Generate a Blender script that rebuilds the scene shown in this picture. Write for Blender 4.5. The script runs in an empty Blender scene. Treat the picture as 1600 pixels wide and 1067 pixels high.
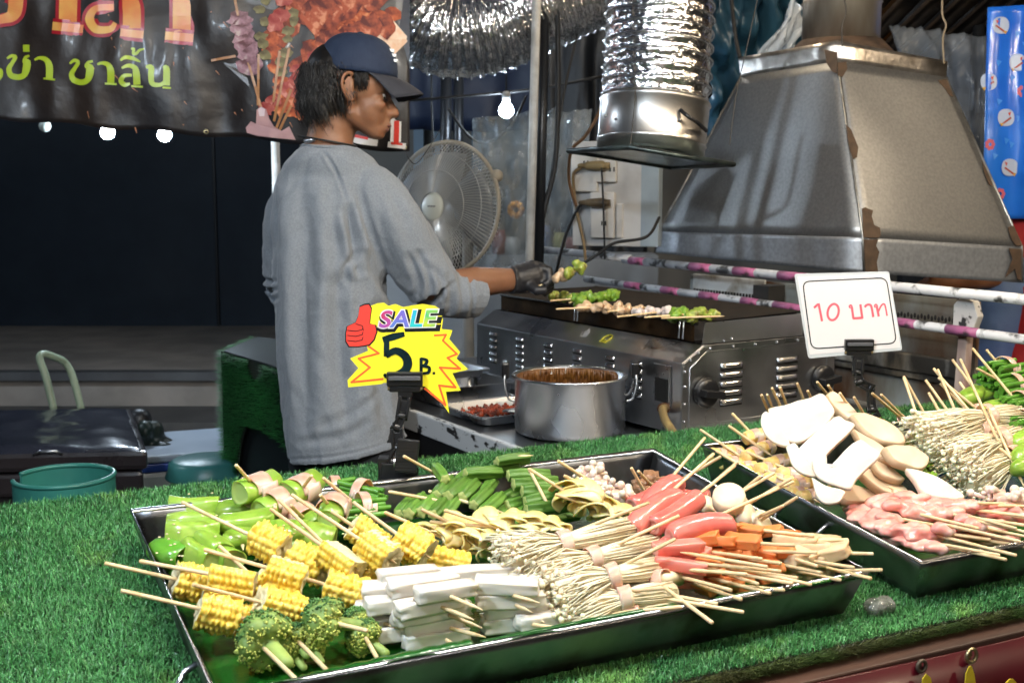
import bpy, math, random
import numpy as np
from mathutils import Vector, Matrix, noise as mnoise
rng = np.random.default_rng(7)
random.seed(7)
scene = bpy.context.scene
COL = scene.collection

# ---------------------------------------------------------------- camera, world, exposure
F_PX, HY, YAW, CZ = 1850.0, 293.0, 26.6, 1.30
pit, yaw = math.atan((533.5 - HY) / F_PX), math.radians(YAW)
FW = np.array([math.sin(yaw) * math.cos(pit), math.cos(yaw) * math.cos(pit), -math.sin(pit)])
RT = np.array([math.cos(yaw), -math.sin(yaw), 0.0])
UP = np.cross(RT, FW)
CAM = np.array([0.0, 0.0, CZ])
cam_data = bpy.data.cameras.new('camera')
cam_data.sensor_width = 36.0
cam_data.lens = F_PX * 36.0 / 1600.0
cam_data.clip_start = 0.05
cam_data.clip_end = 400
cam = bpy.data.objects.new('camera', cam_data)
COL.objects.link(cam)
cam.matrix_world = Matrix(((RT[0], UP[0], -FW[0], 0), (RT[1], UP[1], -FW[1], 0), (RT[2], UP[2], -FW[2], CZ), (0, 0, 0, 1)))
cam_data.dof.use_dof = True
cam_data.dof.focus_distance = 1.6
cam_data.dof.aperture_fstop = 12
scene.camera = cam

world = bpy.data.worlds.new("World")
scene.world = world
world.use_nodes = True
wn = world.node_tree
sky = wn.nodes.new('ShaderNodeTexSky')
sky.sky_type = 'NISHITA'
sky.sun_disc = False
sky.sun_elevation = math.radians(-2.5)
sky.sun_rotation = math.radians(200)
wn.links.new(sky.outputs[0], wn.nodes['Background'].inputs[0])
wn.nodes['Background'].inputs[1].default_value = 0.15
scene.view_settings.view_transform = 'Standard'
scene.view_settings.look = 'None'
scene.view_settings.exposure = 0.0
scene.view_settings.gamma = 1.0
scene.cycles.use_denoising = True
scene.cycles.max_bounces = 8
scene.cycles.transparent_max_bounces = 24
scene.cycles.sample_clamp_indirect = 4.0
scene.cycles.caustics_reflective = False
scene.cycles.caustics_refractive = False

# ---------------------------------------------------------------- pixel (1600x1067) -> place
def ray(px, py): return FW * F_PX + RT * (px - 800) - UP * (py - 533.5)
def at(px, py, d): return CAM + ray(px, py) / F_PX * d
def atz(px, py, z):
    r = ray(px, py); return CAM + r * (z - CZ) / r[2]
def atp(px, py, Q, n):
    r = ray(px, py); n = np.array(n, float); return CAM + r * ((np.array(Q) - CAM) @ n) / (r @ n)
SL = math.tan(math.radians(7.0))
def T(px, py, h=0.0):            # on the sloped counter, h above a tray's floor
    r = ray(px, py); z0 = 0.825 + h - SL
    return CAM + r * (z0 - CZ) / (r[2] - SL * r[1])
def proj(P):
    q = np.asarray(P) - CAM; D = q @ FW
    return 800 + F_PX * (q @ RT) / D, 533.5 - F_PX * (q @ UP) / D, D

# ---------------------------------------------------------------- mesh helpers
WL = {}
def V(*a): return np.array(a, float)
def nrm(v): v = np.asarray(v, float); return v / (np.linalg.norm(v) + 1e-12)
def basis(d, up=(0, 0, 1)):
    d = nrm(d); s = np.cross(d, up)
    if np.linalg.norm(s) < 1e-4: s = np.cross(d, (0, 1, 0))
    s = nrm(s); u = np.cross(s, d); return d, s, u
def circ(n, r=1.0, ph=0.0): a = np.arange(n) * 2 * math.pi / n + ph; return np.stack([np.cos(a) * r, np.sin(a) * r], 1)

class MB:
    def __init__(self): self.v = []; self.f = []; self.m = []; self.n = 0
    def add(self, verts, faces, mi=0):
        verts = np.asarray(verts, float); k = self.n
        self.v.append(verts); self.n += len(verts)
        self.f += [tuple(i + k for i in f) for f in faces]; self.m += [mi] * len(faces)
        return self
    def box(self, c, s, ax=None, mi=0):
        X, Y, Z = ax if ax is not None else (V(1, 0, 0), V(0, 1, 0), V(0, 0, 1))
        c = np.asarray(c, float); vs = []
        for k in (-.5, .5):
            for j in (-.5, .5):
                for i in (-.5, .5): vs.append(c + X * i * s[0] + Y * j * s[1] + Z * k * s[2])
        return self.add(vs, [(0, 2, 3, 1), (4, 5, 7, 6), (0, 1, 5, 4), (2, 6, 7, 3), (0, 4, 6, 2), (1, 3, 7, 5)], mi)
    def sweep(self, path, secs, cap=True, mi=0, up=(0, 0, 1), closed=False):
        """secs: list of (m,2) sections, one per path point (side, up)"""
        path = [np.asarray(p, float) for p in path]; N = len(path); m = len(secs[0]); vs = []
        prev = None
        for i, p in enumerate(path):
            a = path[max(i - 1, 0)] if not closed else path[i - 1]
            b = path[min(i + 1, N - 1)] if not closed else path[(i + 1) % N]
            d = nrm(b - a)
            if prev is None: _, s, u = basis(d, up)
            else:
                s = prev - d * (prev @ d); s = nrm(s); u = np.cross(s, d)
            prev = s
            vs.append(p + np.outer(secs[i][:, 0], s) + np.outer(secs[i][:, 1], u))
        vs = np.concatenate(vs); fs = []
        for i in range(N if closed else N - 1):
            for j in range(m):
                k = (j + 1) % m; i2 = (i + 1) % N
                fs.append((i * m + j, i * m + k, i2 * m + k, i2 * m + j))
        if cap and not closed:
            fs.append(tuple(range(m))[::-1]); fs.append(tuple((N - 1) * m + j for j in range(m)))
        return self.add(vs, fs, mi)
    def tube(self, path, r, n=8, cap=True, mi=0, closed=False):
        rs = r if hasattr(r, '__len__') else [r] * len(path)
        return self.sweep(path, [circ(n, q) for q in rs], cap, mi, closed=closed)
    def lathe(self, prof, c=(0, 0, 0), axis=(0, 0, 1), n=32, cap=True, mi=0):
        d, s, u = basis(axis, (0, 1, 0) if abs(nrm(axis)[2]) > .9 else (0, 0, 1)); c = np.asarray(c, float); vs = []
        for r, z in prof:
            q = circ(n, r); vs.append(c + d * z + np.outer(q[:, 0], s) + np.outer(q[:, 1], u))
        vs = np.concatenate(vs); fs = []; N = len(prof)
        for i in range(N - 1):
            for j in range(n):
                k = (j + 1) % n; fs.append((i * n + j, i * n + k, (i + 1) * n + k, (i + 1) * n + j))
        if cap:
            fs.append(tuple(range(n))[::-1]); fs.append(tuple((N - 1) * n + j for j in range(n)))
        return self.add(vs, fs, mi)
    def ell(self, c, r, ax=None, nu=16, nv=10, mi=0):
        X, Y, Z = ax if ax is not None else (V(1, 0, 0), V(0, 1, 0), V(0, 0, 1))
        r = r if hasattr(r, '__len__') else (r, r, r); c = np.asarray(c, float); vs = []
        for i in range(nv + 1):
            t = math.pi * i / nv
            for j in range(nu):
                a = 2 * math.pi * j / nu
                vs.append(c + X * r[0] * math.sin(t) * math.cos(a) + Y * r[1] * math.sin(t) * math.sin(a) + Z * r[2] * math.cos(t))
        fs = []
        for i in range(nv):
            for j in range(nu):
                k = (j + 1) % nu
                if i == 0: fs.append((j, (i + 1) * nu + j, (i + 1) * nu + k))
                elif i == nv - 1: fs.append((i * nu + j, (i + 1) * nu + j, i * nu + k))
                else: fs.append((i * nu + j, (i + 1) * nu + j, (i + 1) * nu + k, i * nu + k))
        return self.add(vs, fs, mi)
    def cap(self, a, b, ra, rb, n=14, mi=0):       # tapered capsule
        a, b = np.asarray(a, float), np.asarray(b, float); d = nrm(b - a); pts = []; rs = []
        for t in np.linspace(-1, 0, 5): pts.append(a + d * ra * t); rs.append(ra * math.sqrt(max(1e-4, 1 - t * t)))
        for t in np.linspace(0, 1, 5): pts.append(b + d * rb * t); rs.append(rb * math.sqrt(max(1e-4, 1 - t * t)))
        return self.tube(pts, rs, n, mi=mi)
    def prism(self, pts2, o, X, Y, th, mi=0, base=0.0):      # outline in the X,Y plane at o, thickness along X x Y
        X, Y = np.asarray(X, float), np.asarray(Y, float); Z = nrm(np.cross(X, Y)); o = np.asarray(o, float)
        p = np.asarray(pts2, float); m = len(p)
        a = o + np.outer(p[:, 0], X) + np.outer(p[:, 1], Y) + Z * base
        vs = np.concatenate([a, a + Z * th])
        fs = [tuple(range(m))[::-1], tuple(range(m, 2 * m))] + [(i, (i + 1) % m, (i + 1) % m + m, i + m) for i in range(m)]
        return self.add(vs, fs, mi)
    def grid(self, fn, nu, nv, mi=0):
        vs = [fn(i / nu, j / nv) for j in range(nv + 1) for i in range(nu + 1)]
        fs = [(j * (nu + 1) + i, j * (nu + 1) + i + 1, (j + 1) * (nu + 1) + i + 1, (j + 1) * (nu + 1) + i) for j in range(nv) for i in range(nu)]
        return self.add(vs, fs, mi)
    def arrays(self): return (np.concatenate(self.v) if self.v else np.zeros((0, 3))), self.f, self.m
    def build(self, name, mat, parent=None, smooth=False, bevel=0, solid=0, angle=None, origin=None):
        v, f, m = self.arrays()
        o = link(name, v, f, mat, parent, smooth, m, origin)
        if solid:
            md = o.modifiers.new('s', 'SOLIDIFY'); md.thickness = solid; md.offset = 0
        if bevel:
            md = o.modifiers.new('b', 'BEVEL'); md.width = bevel; md.segments = 2; md.limit_method = 'ANGLE'; md.angle_limit = math.radians(35)
        if angle is not None and len(f): shade_angle(o, angle)
        return o
def shade_angle(o, deg):
    me = o.data; me.shade_smooth(); 
    try: me.set_sharp_from_angle(angle=math.radians(deg))
    except Exception: pass
def put(o, parent, wloc):
    pw = WL[parent.name] if parent is not None else np.zeros(3)
    if parent is not None: o.parent = parent
    o.location = wloc - pw; WL[o.name] = np.asarray(wloc, float)
def link(name, v, f, mat, parent=None, smooth=False, mids=None, origin=None):
    v = np.asarray(v, float)
    if origin is None:
        lo, hi = v.min(0), v.max(0); origin = (lo + hi) / 2
        if parent is None: origin[2] = lo[2]
    me = bpy.data.meshes.new(name); me.from_pydata((v - origin).tolist(), [], f)
    for q in (mat if isinstance(mat, (list, tuple)) else [mat]): me.materials.append(q)
    if mids is not None and any(mids): me.polygons.foreach_set('material_index', mids)
    if smooth: me.polygons.foreach_set('use_smooth', [True] * len(me.polygons))
    me.update()
    o = bpy.data.objects.new(name, me); COL.objects.link(o); put(o, parent, origin)
    return o
def tag(o, label=None, cat=None, group=None, kind=None):
    if label: o['label'] = label
    if cat: o['category'] = cat
    if group: o['group'] = group
    if kind: o['kind'] = kind
    return o
def thing(name, loc, label, cat, group=None, parent=None):
    o = bpy.data.objects.new(name, None); COL.objects.link(o); o.empty_display_size = .05
    put(o, parent, np.asarray(loc, float)); return tag(o, label, cat, group)
def inst(name, me, M4, parent=None, wparent=None):
    """another object on the same mesh; M4 = world matrix; parent has no rotation"""
    o = bpy.data.objects.new(name, me); COL.objects.link(o)
    M4 = Matrix(M4.tolist()) if not isinstance(M4, Matrix) else M4
    if parent is not None:
        o.parent = parent; M4 = Matrix.Translation(Vector((-WL[parent.name]).tolist())) @ M4
    o.matrix_basis = M4; return o
def mat4(c, X, Y, Z, s=(1, 1, 1)):
    m = np.eye(4); m[:3, 0] = np.asarray(X) * s[0]; m[:3, 1] = np.asarray(Y) * s[1]; m[:3, 2] = np.asarray(Z) * s[2]; m[:3, 3] = c; return m
def organic(name, mb, mat, parent=None, voxel=.004, smooth=4, disp=None, origin=None, keep=False, dec=None):
    """voxel-union of all shapes in mb -> one continuous skin"""
    v, f, m = mb.arrays()
    me = bpy.data.meshes.new('t'); me.from_pydata(v.tolist(), [], f)
    o = bpy.data.objects.new('t', me); COL.objects.link(o)
    r = o.modifiers.new('r', 'REMESH'); r.mode = 'VOXEL'; r.voxel_size = voxel; r.use_smooth_shade = True
    if smooth:
        s = o.modifiers.new('s', 'SMOOTH'); s.factor = .5; s.iterations = smooth
    if dec:
        d = o.modifiers.new('d', 'DECIMATE'); d.ratio = dec
    bpy.context.view_layer.update(); dg = bpy.context.evaluated_depsgraph_get()
    e = o.evaluated_get(dg); m2 = bpy.data.meshes.new_from_object(e)
    n = len(m2.vertices); co = np.empty(n * 3); m2.vertices.foreach_get('co', co); co = co.reshape(-1, 3)
    no = np.empty(n * 3); m2.vertices.foreach_get('normal', no); no = no.reshape(-1, 3)
    fs = [tuple(p.vertices) for p in m2.polygons]
    bpy.data.objects.remove(o); bpy.data.meshes.remove(me); bpy.data.meshes.remove(m2)
    if disp is not None: co = disp(co, no)
    return link(name, co, fs, mat, parent, True, None, origin)
def text_mesh(body, size, th=0.0, bold=0.0, spacing=1.0):
    c = bpy.data.curves.new('t', 'FONT'); c.body = body; c.size = size; c.extrude = th; c.offset = bold; c.space_character = spacing; c.resolution_u = 4
    o = bpy.data.objects.new('t', c); COL.objects.link(o); bpy.context.view_layer.update()
    m = bpy.data.meshes.new_from_object(o.evaluated_get(bpy.context.evaluated_depsgraph_get()))
    v = np.array([q.co[:] for q in m.vertices]); f = [tuple(p.vertices) for p in m.polygons]
    bpy.data.objects.remove(o); bpy.data.curves.remove(c); bpy.data.meshes.remove(m)
    return v, f
def vnoise(P, s): 
    return np.array([mnoise.noise(Vector((p[0] * s, p[1] * s, p[2] * s))) for p in P])

# ---------------------------------------------------------------- materials
MT = {}
def M(name, col=(.5, .5, .5), col2=None, scale=20., rough=.5, metal=0., bump=0., bscale=None, sss=0., sssr=(.01, .004, .002), coat=0., spec=.5, r2=None, emis=None, es=0., alpha=1., trans=0., detail=4., sharp=(.35, .65), rnd=0., island=0., aniso=None, stretch=None, ior=1.45, col3=None, s3=3., t3=(.55, .65), sheen=0., dist=0.):
    if name in MT: return MT[name]
    m = bpy.data.materials.new(name); m.use_nodes = True; nt = m.node_tree; N = nt.nodes; L = nt.links
    b = N['Principled BSDF']; I = b.inputs
    I['Base Color'].default_value = (*col, 1); I['Roughness'].default_value = rough; I['Metallic'].default_value = metal
    I['Specular IOR Level'].default_value = spec; I['IOR'].default_value = ior
    if coat: I['Coat Weight'].default_value = coat; I['Coat Roughness'].default_value = .12
    if sss: I['Subsurface Weight'].default_value = sss; I['Subsurface Radius'].default_value = sssr; I['Subsurface Scale'].default_value = 1.0
    if emis: I['Emission Color'].default_value = (*emis, 1); I['Emission Strength'].default_value = es
    if sheen: I['Sheen Weight'].default_value = sheen
    I['Alpha'].default_value = alpha; I['Transmission Weight'].default_value = trans
    tc = N.new('ShaderNodeTexCoord'); src = tc.outputs['Object']
    if stretch:
        mp = N.new('ShaderNodeMapping'); mp.inputs['Scale'].default_value = stretch; L.new(src, mp.inputs[0]); src = mp.outputs[0]
    def nz(s, d=detail):
        n = N.new('ShaderNodeTexNoise'); n.inputs['Scale'].default_value = s; n.inputs['Detail'].default_value = d; n.inputs['Distortion'].default_value = dist; L.new(src, n.inputs[0]); return n.outputs['Fac']
    def ramp(fac, a, b_):
        r = N.new('ShaderNodeMapRange'); r.inputs[1].default_value = a; r.inputs[2].default_value = b_; L.new(fac, r.inputs[0]); return r.outputs[0]
    def mix(fac, A, B):
        x = N.new('ShaderNodeMix'); x.data_type = 'RGBA'; L.new(fac, x.inputs[0])
        for v, i in ((A, 6), (B, 7)):
            if isinstance(v, tuple): x.inputs[i].default_value = (*v, 1)
            else: L.new(v, x.inputs[i])
        return x.outputs[2]
    out = None
    if col2: out = mix(ramp(nz(scale), *sharp), col, col2)
    if col3: out = mix(ramp(nz(s3, 6.), *t3), out if out is not None else col, col3)
    if rnd or island:
        oi = N.new('ShaderNodeObjectInfo') if rnd else N.new('ShaderNodeNewGeometry')
        rr = oi.outputs['Random'] if rnd else oi.outputs['Random Per Island']
        h = N.new('ShaderNodeHueSaturation'); k = rnd or island
        v = N.new('ShaderNodeMapRange'); v.inputs[3].default_value = 1 - k; v.inputs[4].default_value = 1 + k; L.new(rr, v.inputs[0]); L.new(v.outputs[0], h.inputs['Value'])
        if out is not None: L.new(out, h.inputs['Color'])
        else: h.inputs['Color'].default_value = (*col, 1)
        out = h.outputs[0]
    if out is not None: L.new(out, I['Base Color'])
    if r2 is not None:
        r = N.new('ShaderNodeMapRange'); r.inputs[1].default_value = .3; r.inputs[2].default_value = .7; r.inputs[3].default_value = rough; r.inputs[4].default_value = r2
        L.new(nz(scale * 1.7), r.inputs[0]); L.new(r.outputs[0], I['Roughness'])
    if bump:
        bp = N.new('ShaderNodeBump'); bp.inputs['Strength'].default_value = 1.0; bp.inputs['Distance'].default_value = bump
        L.new(nz(bscale or scale * 3), bp.inputs['Height']); L.new(bp.outputs[0], I['Normal'])
    MT[name] = m; return m
steel = M('stainless_steel', (.55, .56, .58), (.42, .43, .45), 8, .22, 1, r2=.38, bump=.0004, bscale=6)
tray_steel = M('worn_tray_steel', (.30, .31, .33), (.14, .145, .15), 9, .24, 1, r2=.52, bump=.0010, bscale=22, col3=(.06, .045, .035), s3=11., t3=(.52, .68), detail=7)
galv = M('galvanised_sheet', (.36, .365, .37), (.30, .305, .31), 130, .40, .9, r2=.50, bump=.0002, bscale=80, sharp=(.35, .65))
rust = M('rust_stain', (.085, .052, .032), (.04, .026, .018), 30, .8, .1)
foil = M('crinkled_foil', (.86, .86, .87), None, 30, .17, 1, bump=.006, bscale=60, detail=3)
black_pl = M('black_plastic', (.012, .012, .013), None, 20, .28, bump=.0003, bscale=60)
rubber = M('black_rubber', (.01, .01, .011), None, 20, .6)
stick_m = M('bamboo_stick', (.78, .60, .36), (.62, .43, .22), 40, .5, stretch=(1, 1, 1), rnd=.16, sss=.1)
white_pl = M('white_plastic', (.75, .76, .76), (.66, .66, .65), 20, .35)
# ================================================================ lamps: LED bulbs strung through the stall, plus added ones out of frame
def lamp(loc, watt, col, label, on=True, cord_up=.3, r=.030):
    t = thing('led_bulb', loc, label, 'light bulb', 'led bulbs strung through the stall')
    A = 4 * math.pi * r * r
    gm = M('lit_bulb_%g_%g' % (watt, col[2]), (1, 1, 1), emis=col, es=watt / (math.pi * A) * 1.0) if on else M('unlit_bulb', (.5, .55, .5), rough=.25)
    b = MB(); b.lathe([(r * .35, r * .95), (r * .72, r * .7), (r, 0), (r * .87, -r * .5), (r * .5, -r * .87), (r * .02, -r)], loc, n=20); b.build('globe', gm, t, smooth=True)
    b = MB(); b.lathe([(r * .42, r * .9), (r * .55, r * 1.3), (r * .55, r * 2.2), (r * .3, r * 2.5)], loc, n=14); b.build('socket', white_pl if on else black_pl, t, smooth=True)
    b = MB(); b.tube([loc + V(0, 0, r * 2.4), loc + V(0, 0, cord_up)], .0035, 6); b.build('cord', rubber, t)
    return t
WARM, COOL, NEUT = (1.0, .80, .55), (.72, .86, 1.0), (1.0, .94, .84)
GAIN = 2.35
lamp(at(168, 207, 4.3), 8 * GAIN, COOL, 'lit white bulb below the black banner, left of the other lit one', cord_up=.25, r=.025)
lamp(at(257, 211, 4.3), 8 * GAIN, COOL, 'lit white bulb below the black banner, right of the other lit one', cord_up=.25, r=.025)
lamp(at(70, 197, 4.3), 0, COOL, 'dark unlit bulb hanging below the left end of the banner', on=False, cord_up=.2, r=.022)
lamp(at(791, 173, 4.4), 4 * GAIN, COOL, 'lit bulb in front of the dark blue tarpaulin, above the fan', cord_up=.3, r=.028)
for i, (x, y, z, w, c, l) in enumerate((  # bulbs outside the frame, added to light the food, duct, hood and terrace
    (-.45, .75, 2.0, 36, COOL, 'unseen lit cool white bulb above the left end of the grass counter'),
    (.25, .80, 2.15, 19, NEUT, 'unseen lit bulb above the tray of corn'),
    (.80, .90, 2.15, 19, NEUT, 'unseen lit bulb above the middle of the grass counter'),
    (1.35, .90, 2.15, 19, NEUT, 'unseen lit bulb above the gap between the two trays'),
    (1.95, .95, 2.1, 17, WARM, 'unseen lit warm bulb above the right end of the second tray'),
    (1.95, 2.75, 2.15, 5, WARM, 'added lit warm bulb high above the grill beside the duct'),
    (2.75, 1.35, 2.2, 7, WARM, 'added lit warm bulb to the right of the hood'),
    (-1.2, 4.2, 2.5, 26, COOL, 'added lit cool white bulb hanging over the terrace on the left'),
    (-2.2, -1.6, 2.4, 20, COOL, 'added lit cool bulb over the street left of the stall'),  # street bulbs are added for fill and for reflections in the metal
    (-.6, -2.4, 2.6, 24, NEUT, 'added lit bulb over the street behind the customer side, left of the warm one'),
    (1.0, -2.2, 2.5, 24, WARM, 'added lit warm bulb over the street straight behind the customer side'),
    (3.0, -1.0, 2.4, 24, WARM, 'added lit warm bulb over the street right of the stall'),
    (2.2, 4.2, 2.5, 8, NEUT, 'added lit bulb far behind the hood near the canopy'))):
    lamp(V(x, y, z), w * GAIN, c, l, r=.055)

# ================================================================ ground and far setting
ground_m = M('market_paving', (.075, .078, .08), (.045, .045, .048), 3, .45, bump=.004, bscale=8)
def struct(name, mb, mat, **k): o = mb.build(name, mat, **k); o['kind'] = 'structure'; return o
b = MB(); b.add([(-60, -60, 0), (60, -60, 0), (60, 60, 0), (-60, 60, 0)], [(0, 1, 2, 3)]); struct('ground', b, ground_m, origin=V(0, 0, 0))
Fh = nrm(V(FW[0], FW[1], 0)); Rh = RT
def L3(px, d, z):                      # on the column of pixel px at depth d, at height z
    q = at(px, 300, d); return V(q[0], q[1], z)
# raised concrete terrace on the left with a step in front and the dark shop front on it
conc = M('worn_concrete', (.42, .37, .33), (.30, .27, .24), 4, .75, bump=.002, bscale=20)
conc2 = M('dark_step_stone', (.11, .105, .10), (.08, .078, .075), 5, .7, bump=.002, bscale=20)
def slab(l, r, d0, d1, z0, z1, name, mat, tilt=0.):
    a, c_ = L3(l, d0, 0), L3(r, d0 - tilt, 0); n = np.cross(V(0, 0, 1), nrm(c_ - a)); n = n if n @ Fh > 0 else -n
    p = [a, c_, c_ + n * (d1 - d0), a + n * (d1 - d0)]
    vs = [V(q[0], q[1], z) for z in (z0, z1) for q in p]
    b = MB(); b.add(vs, [(3, 2, 1, 0), (4, 5, 6, 7), (0, 1, 5, 4), (1, 2, 6, 5), (2, 3, 7, 6), (3, 0, 4, 7)]); return b
struct('terrace', slab(-900, 950, 6.1, 14, 0.0, .335, 'terrace', conc), conc)
b = slab(-900, 950, 6.05, 6.14, .30, .345, '', conc2); struct('terrace_edge', b, M('kerb_concrete', (.12, .125, .13), (.09, .09, .095), 6, .6))
struct('terrace_step', slab(-900, 950, 5.6, 6.04, 0.0, .17, '', conc2), conc2)
wall_m = M('dark_shop_front', (.010, .020, .036), (.014, .026, .044), 6, .6, bump=.001, bscale=3)
t = thing('shop_front', L3(0, 8.2, .335), 'dark navy shop front standing behind the terrace on the left', 'wall')
for l, r in ((-900, 333), (337, 480)):
    slab(l, r, 8.2, 8.3, .336, 4.2, '', wall_m).build('panel', wall_m, t)
slab(333.5, 336.5, 8.17, 8.32, .336, 4.2, '', wall_m).build('frame_post', M('dark_frame', (.012, .014, .018), rough=.4), t)
# pale far wall and tarpaulin behind the fan
far_m = M('pale_far_wall', (.36, .34, .30), (.27, .26, .25), 1.5, .7)
o = slab(470, 1600, 7.4, 7.5, 0.0, 1.75, '', far_m, 0).build('far_wall', far_m); tag(o, 'low pale wall far behind the fan', 'wall')
for px in (655, 684, 745, 900):
    c_ = L3(px, 7.3, .85); b = MB(); b.box(c_, (.06, .04, 1.75), (Rh, Fh, V(0, 0, 1)))
    tag(b.build('wall_post', M('blue_white_post', (.35, .5, .65), rough=.4)), 'pale blue upright post against the far wall, %s' % {655: 'nearest the banner', 684: 'just right of the banner', 745: 'above the fan', 900: 'behind the plug box'}[px], 'post')
tarp_m = M('dark_blue_tarpaulin', (.006, .012, .035), (.010, .018, .045), 3, .5, bump=.01, bscale=4)
def sheet(name, c4, mat, label, cat, nu=24, nv=16, amp=.02, fr=3., th=.003, kind=None, seed=0):
    a, b_, c_, d_ = [np.asarray(q, float) for q in c4]; n = nrm(np.cross(b_ - a, d_ - a))
    def fn(u, v):
        p = a * (1 - u) * (1 - v) + b_ * u * (1 - v) + c_ * u * v + d_ * (1 - u) * v
        return p + n * amp * (mnoise.noise(Vector((u * fr * 2 + seed, v * fr, seed))) + .5 * mnoise.noise(Vector((u * fr * 5, v * fr * 2 + seed, 3.1))))
    mb = MB(); mb.grid(fn, nu, nv); o = mb.build(name, mat, smooth=True, solid=th)
    return tag(o, label, cat, kind=kind)
sheet('tarpaulin', [at(560, 205, 5.6), at(905, 205, 5.6), at(905, -200, 5.2), at(560, -200, 5.2)], tarp_m, 'dark blue tarpaulin hanging behind the fan and the bulb', 'tarpaulin', amp=.08)
sheet('tarpaulin', [at(850, 440, 5.2), at(1010, 440, 5.2), at(1010, -200, 5.0), at(850, -200, 5.2)], M('black_tarpaulin', (.006, .007, .009), rough=.5, bump=.01, bscale=4), 'black tarpaulin hanging behind the plug box and duct', 'tarpaulin', amp=.08, seed=4)
sheet('tarpaulin', [at(1400, 560, 5.0), at(1900, 560, 4.4), at(1900, -200, 4.4), at(1400, -200, 5.0)], M('dark_cloth', (.007, .008, .011), rough=.7), 'near black cloth closing the stall behind the hood', 'tarpaulin', amp=.08, seed=7)
# roof over the cooking side: dark corrugated sheet on the right, blue plastic on the left
rb = M('rusty_roof_sheet', (.10, .06, .03), (.035, .022, .015), 5, .7, bump=.002)
b = MB()
A0 = at(1350, 70, 4.6)
for i in range(26):
    p = at(1330, 95, 4.7) + Rh * (i * .1 - .1) - Fh * .0
    q = p - Fh * 3.2 + V(0, 0, .62)
    b.tube([p, q], .03, 8)
b.build('roof_sheet', rb, smooth=True); tag(bpy.data.objects['roof_sheet'], 'rusty brown corrugated roof sheet above the hood', 'roof')
blue_pl = M('blue_plastic_sheet', (.03, .10, .16), (.015, .04, .07), 4, .3, bump=.006, bscale=6, es=.0)
sheet('plastic_sheet', [at(1105, 235, 4.2), at(1270, 120, 4.2), at(1290, -60, 3.9), at(1090, -60, 3.9)], blue_pl, 'blue plastic sheet stretched under the roof between duct and hood stack', 'plastic sheet', amp=.12, nu=40, nv=30, fr=4.)
clear_m = M('clear_plastic', (.75, .85, .95), (.9, .95, 1.), 12, .12, bump=.03, bscale=9, alpha=.38, spec=.9)
sheet('plastic_sheet', [at(1100, 260, 3.9), at(1150, 200, 3.9), at(1262, 50, 3.7), at(1240, -10, 3.7)], clear_m, 'clear crumpled plastic sheet falling diagonally behind the hood', 'plastic sheet', amp=.05, nu=40, nv=30, fr=4., seed=2)
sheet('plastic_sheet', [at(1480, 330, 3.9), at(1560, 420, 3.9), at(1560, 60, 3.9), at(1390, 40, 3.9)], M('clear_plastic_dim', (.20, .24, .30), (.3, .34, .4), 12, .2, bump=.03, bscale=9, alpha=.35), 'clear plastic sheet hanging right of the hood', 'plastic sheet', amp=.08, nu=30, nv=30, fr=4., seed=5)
# ceiling canopy: dark cloth over everything
b = MB(); b.grid(lambda u, v: V(-3 + 9 * u, 1.7 + 7.0 * v, 2.95 + .1 * math.sin(u * 9) - .25 * v), 20, 16)
tag(b.build('canopy', M('canopy_cloth', (.015, .02, .035), rough=.8), smooth=True, solid=.004), 'dark canopy cloth over the cooking side of the stall', 'canopy')
X1, Y1, Z1 = V(1, 0, 0), V(0, 1, 0), V(0, 0, 1)
ta = math.radians(-4.9); GA = V(math.sin(ta), math.cos(ta), 0); GB = V(math.cos(ta), -math.sin(ta), 0); G0 = atz(1063, 690, .80)
def G(b, a, z): return G0 + GB * b + GA * a + Z1 * z       # grill / cart frame, z above the cart top
SY = nrm(V(0, 1, SL)); SN = nrm(np.cross(X1, SY))
# ================================================================ counter with artificial turf
wood_dark = M('weathered_board', (.075, .032, .018), (.035, .018, .012), 30, .6, stretch=(.15, 1, 1), bump=.001)
def zc(y): return .822 + (y - 1.0) * SL
ct = thing('counter', V(.9, 1.25, 0), 'long stall counter covered in green artificial grass', 'counter')
b = MB(); b.add([(-.75, .932, zc(.932) - .022), (2.6, .932, zc(.932) - .022), (2.6, 1.6, zc(1.6) - .03), (-.75, 1.6, zc(1.6) - .03), (-.75, .932, zc(.932) - .002), (2.6, .932, zc(.932) - .002), (2.6, 1.6, zc(1.6) - .002), (-.75, 1.6, zc(1.6) - .002)],
    [(3, 2, 1, 0), (4, 5, 6, 7), (0, 1, 5, 4), (1, 2, 6, 5), (2, 3, 7, 6), (3, 0, 4, 7)])
b.build('top', M('turf_backing', (.008, .02, .010), (.012, .014, .008), 60, .9), ct)
b = MB(); b.box((.92, .9150, .7885), (3.36, .0335, .022)); b.build('edge_board', wood_dark, ct, bevel=.002)
b = MB()
for x in (-.7, .9, 2.5):
    for y in (.95, 1.55): b.box((x, y, .39), (.04, .04, .78))
b.build('frame', M('dark_iron', (.02, .02, .022), rough=.5, metal=.5), ct)
red_m = M('red_painted_board', (.060, .003, .007), (.040, .002, .005), 5, .35, coat=.2, bump=.002, bscale=5)
b = MB()
b.grid(lambda u, v: V(-.75 + 3.35 * u, .893 + .004 * math.sin(u * 23) - .01 * v * math.sin(u * 40) ** 2, .7975 + .003 * math.sin(u * 31) - .62 * v), 120, 8)
sk = b.build('skirt', red_m, ct, smooth=True, solid=.003)
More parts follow.
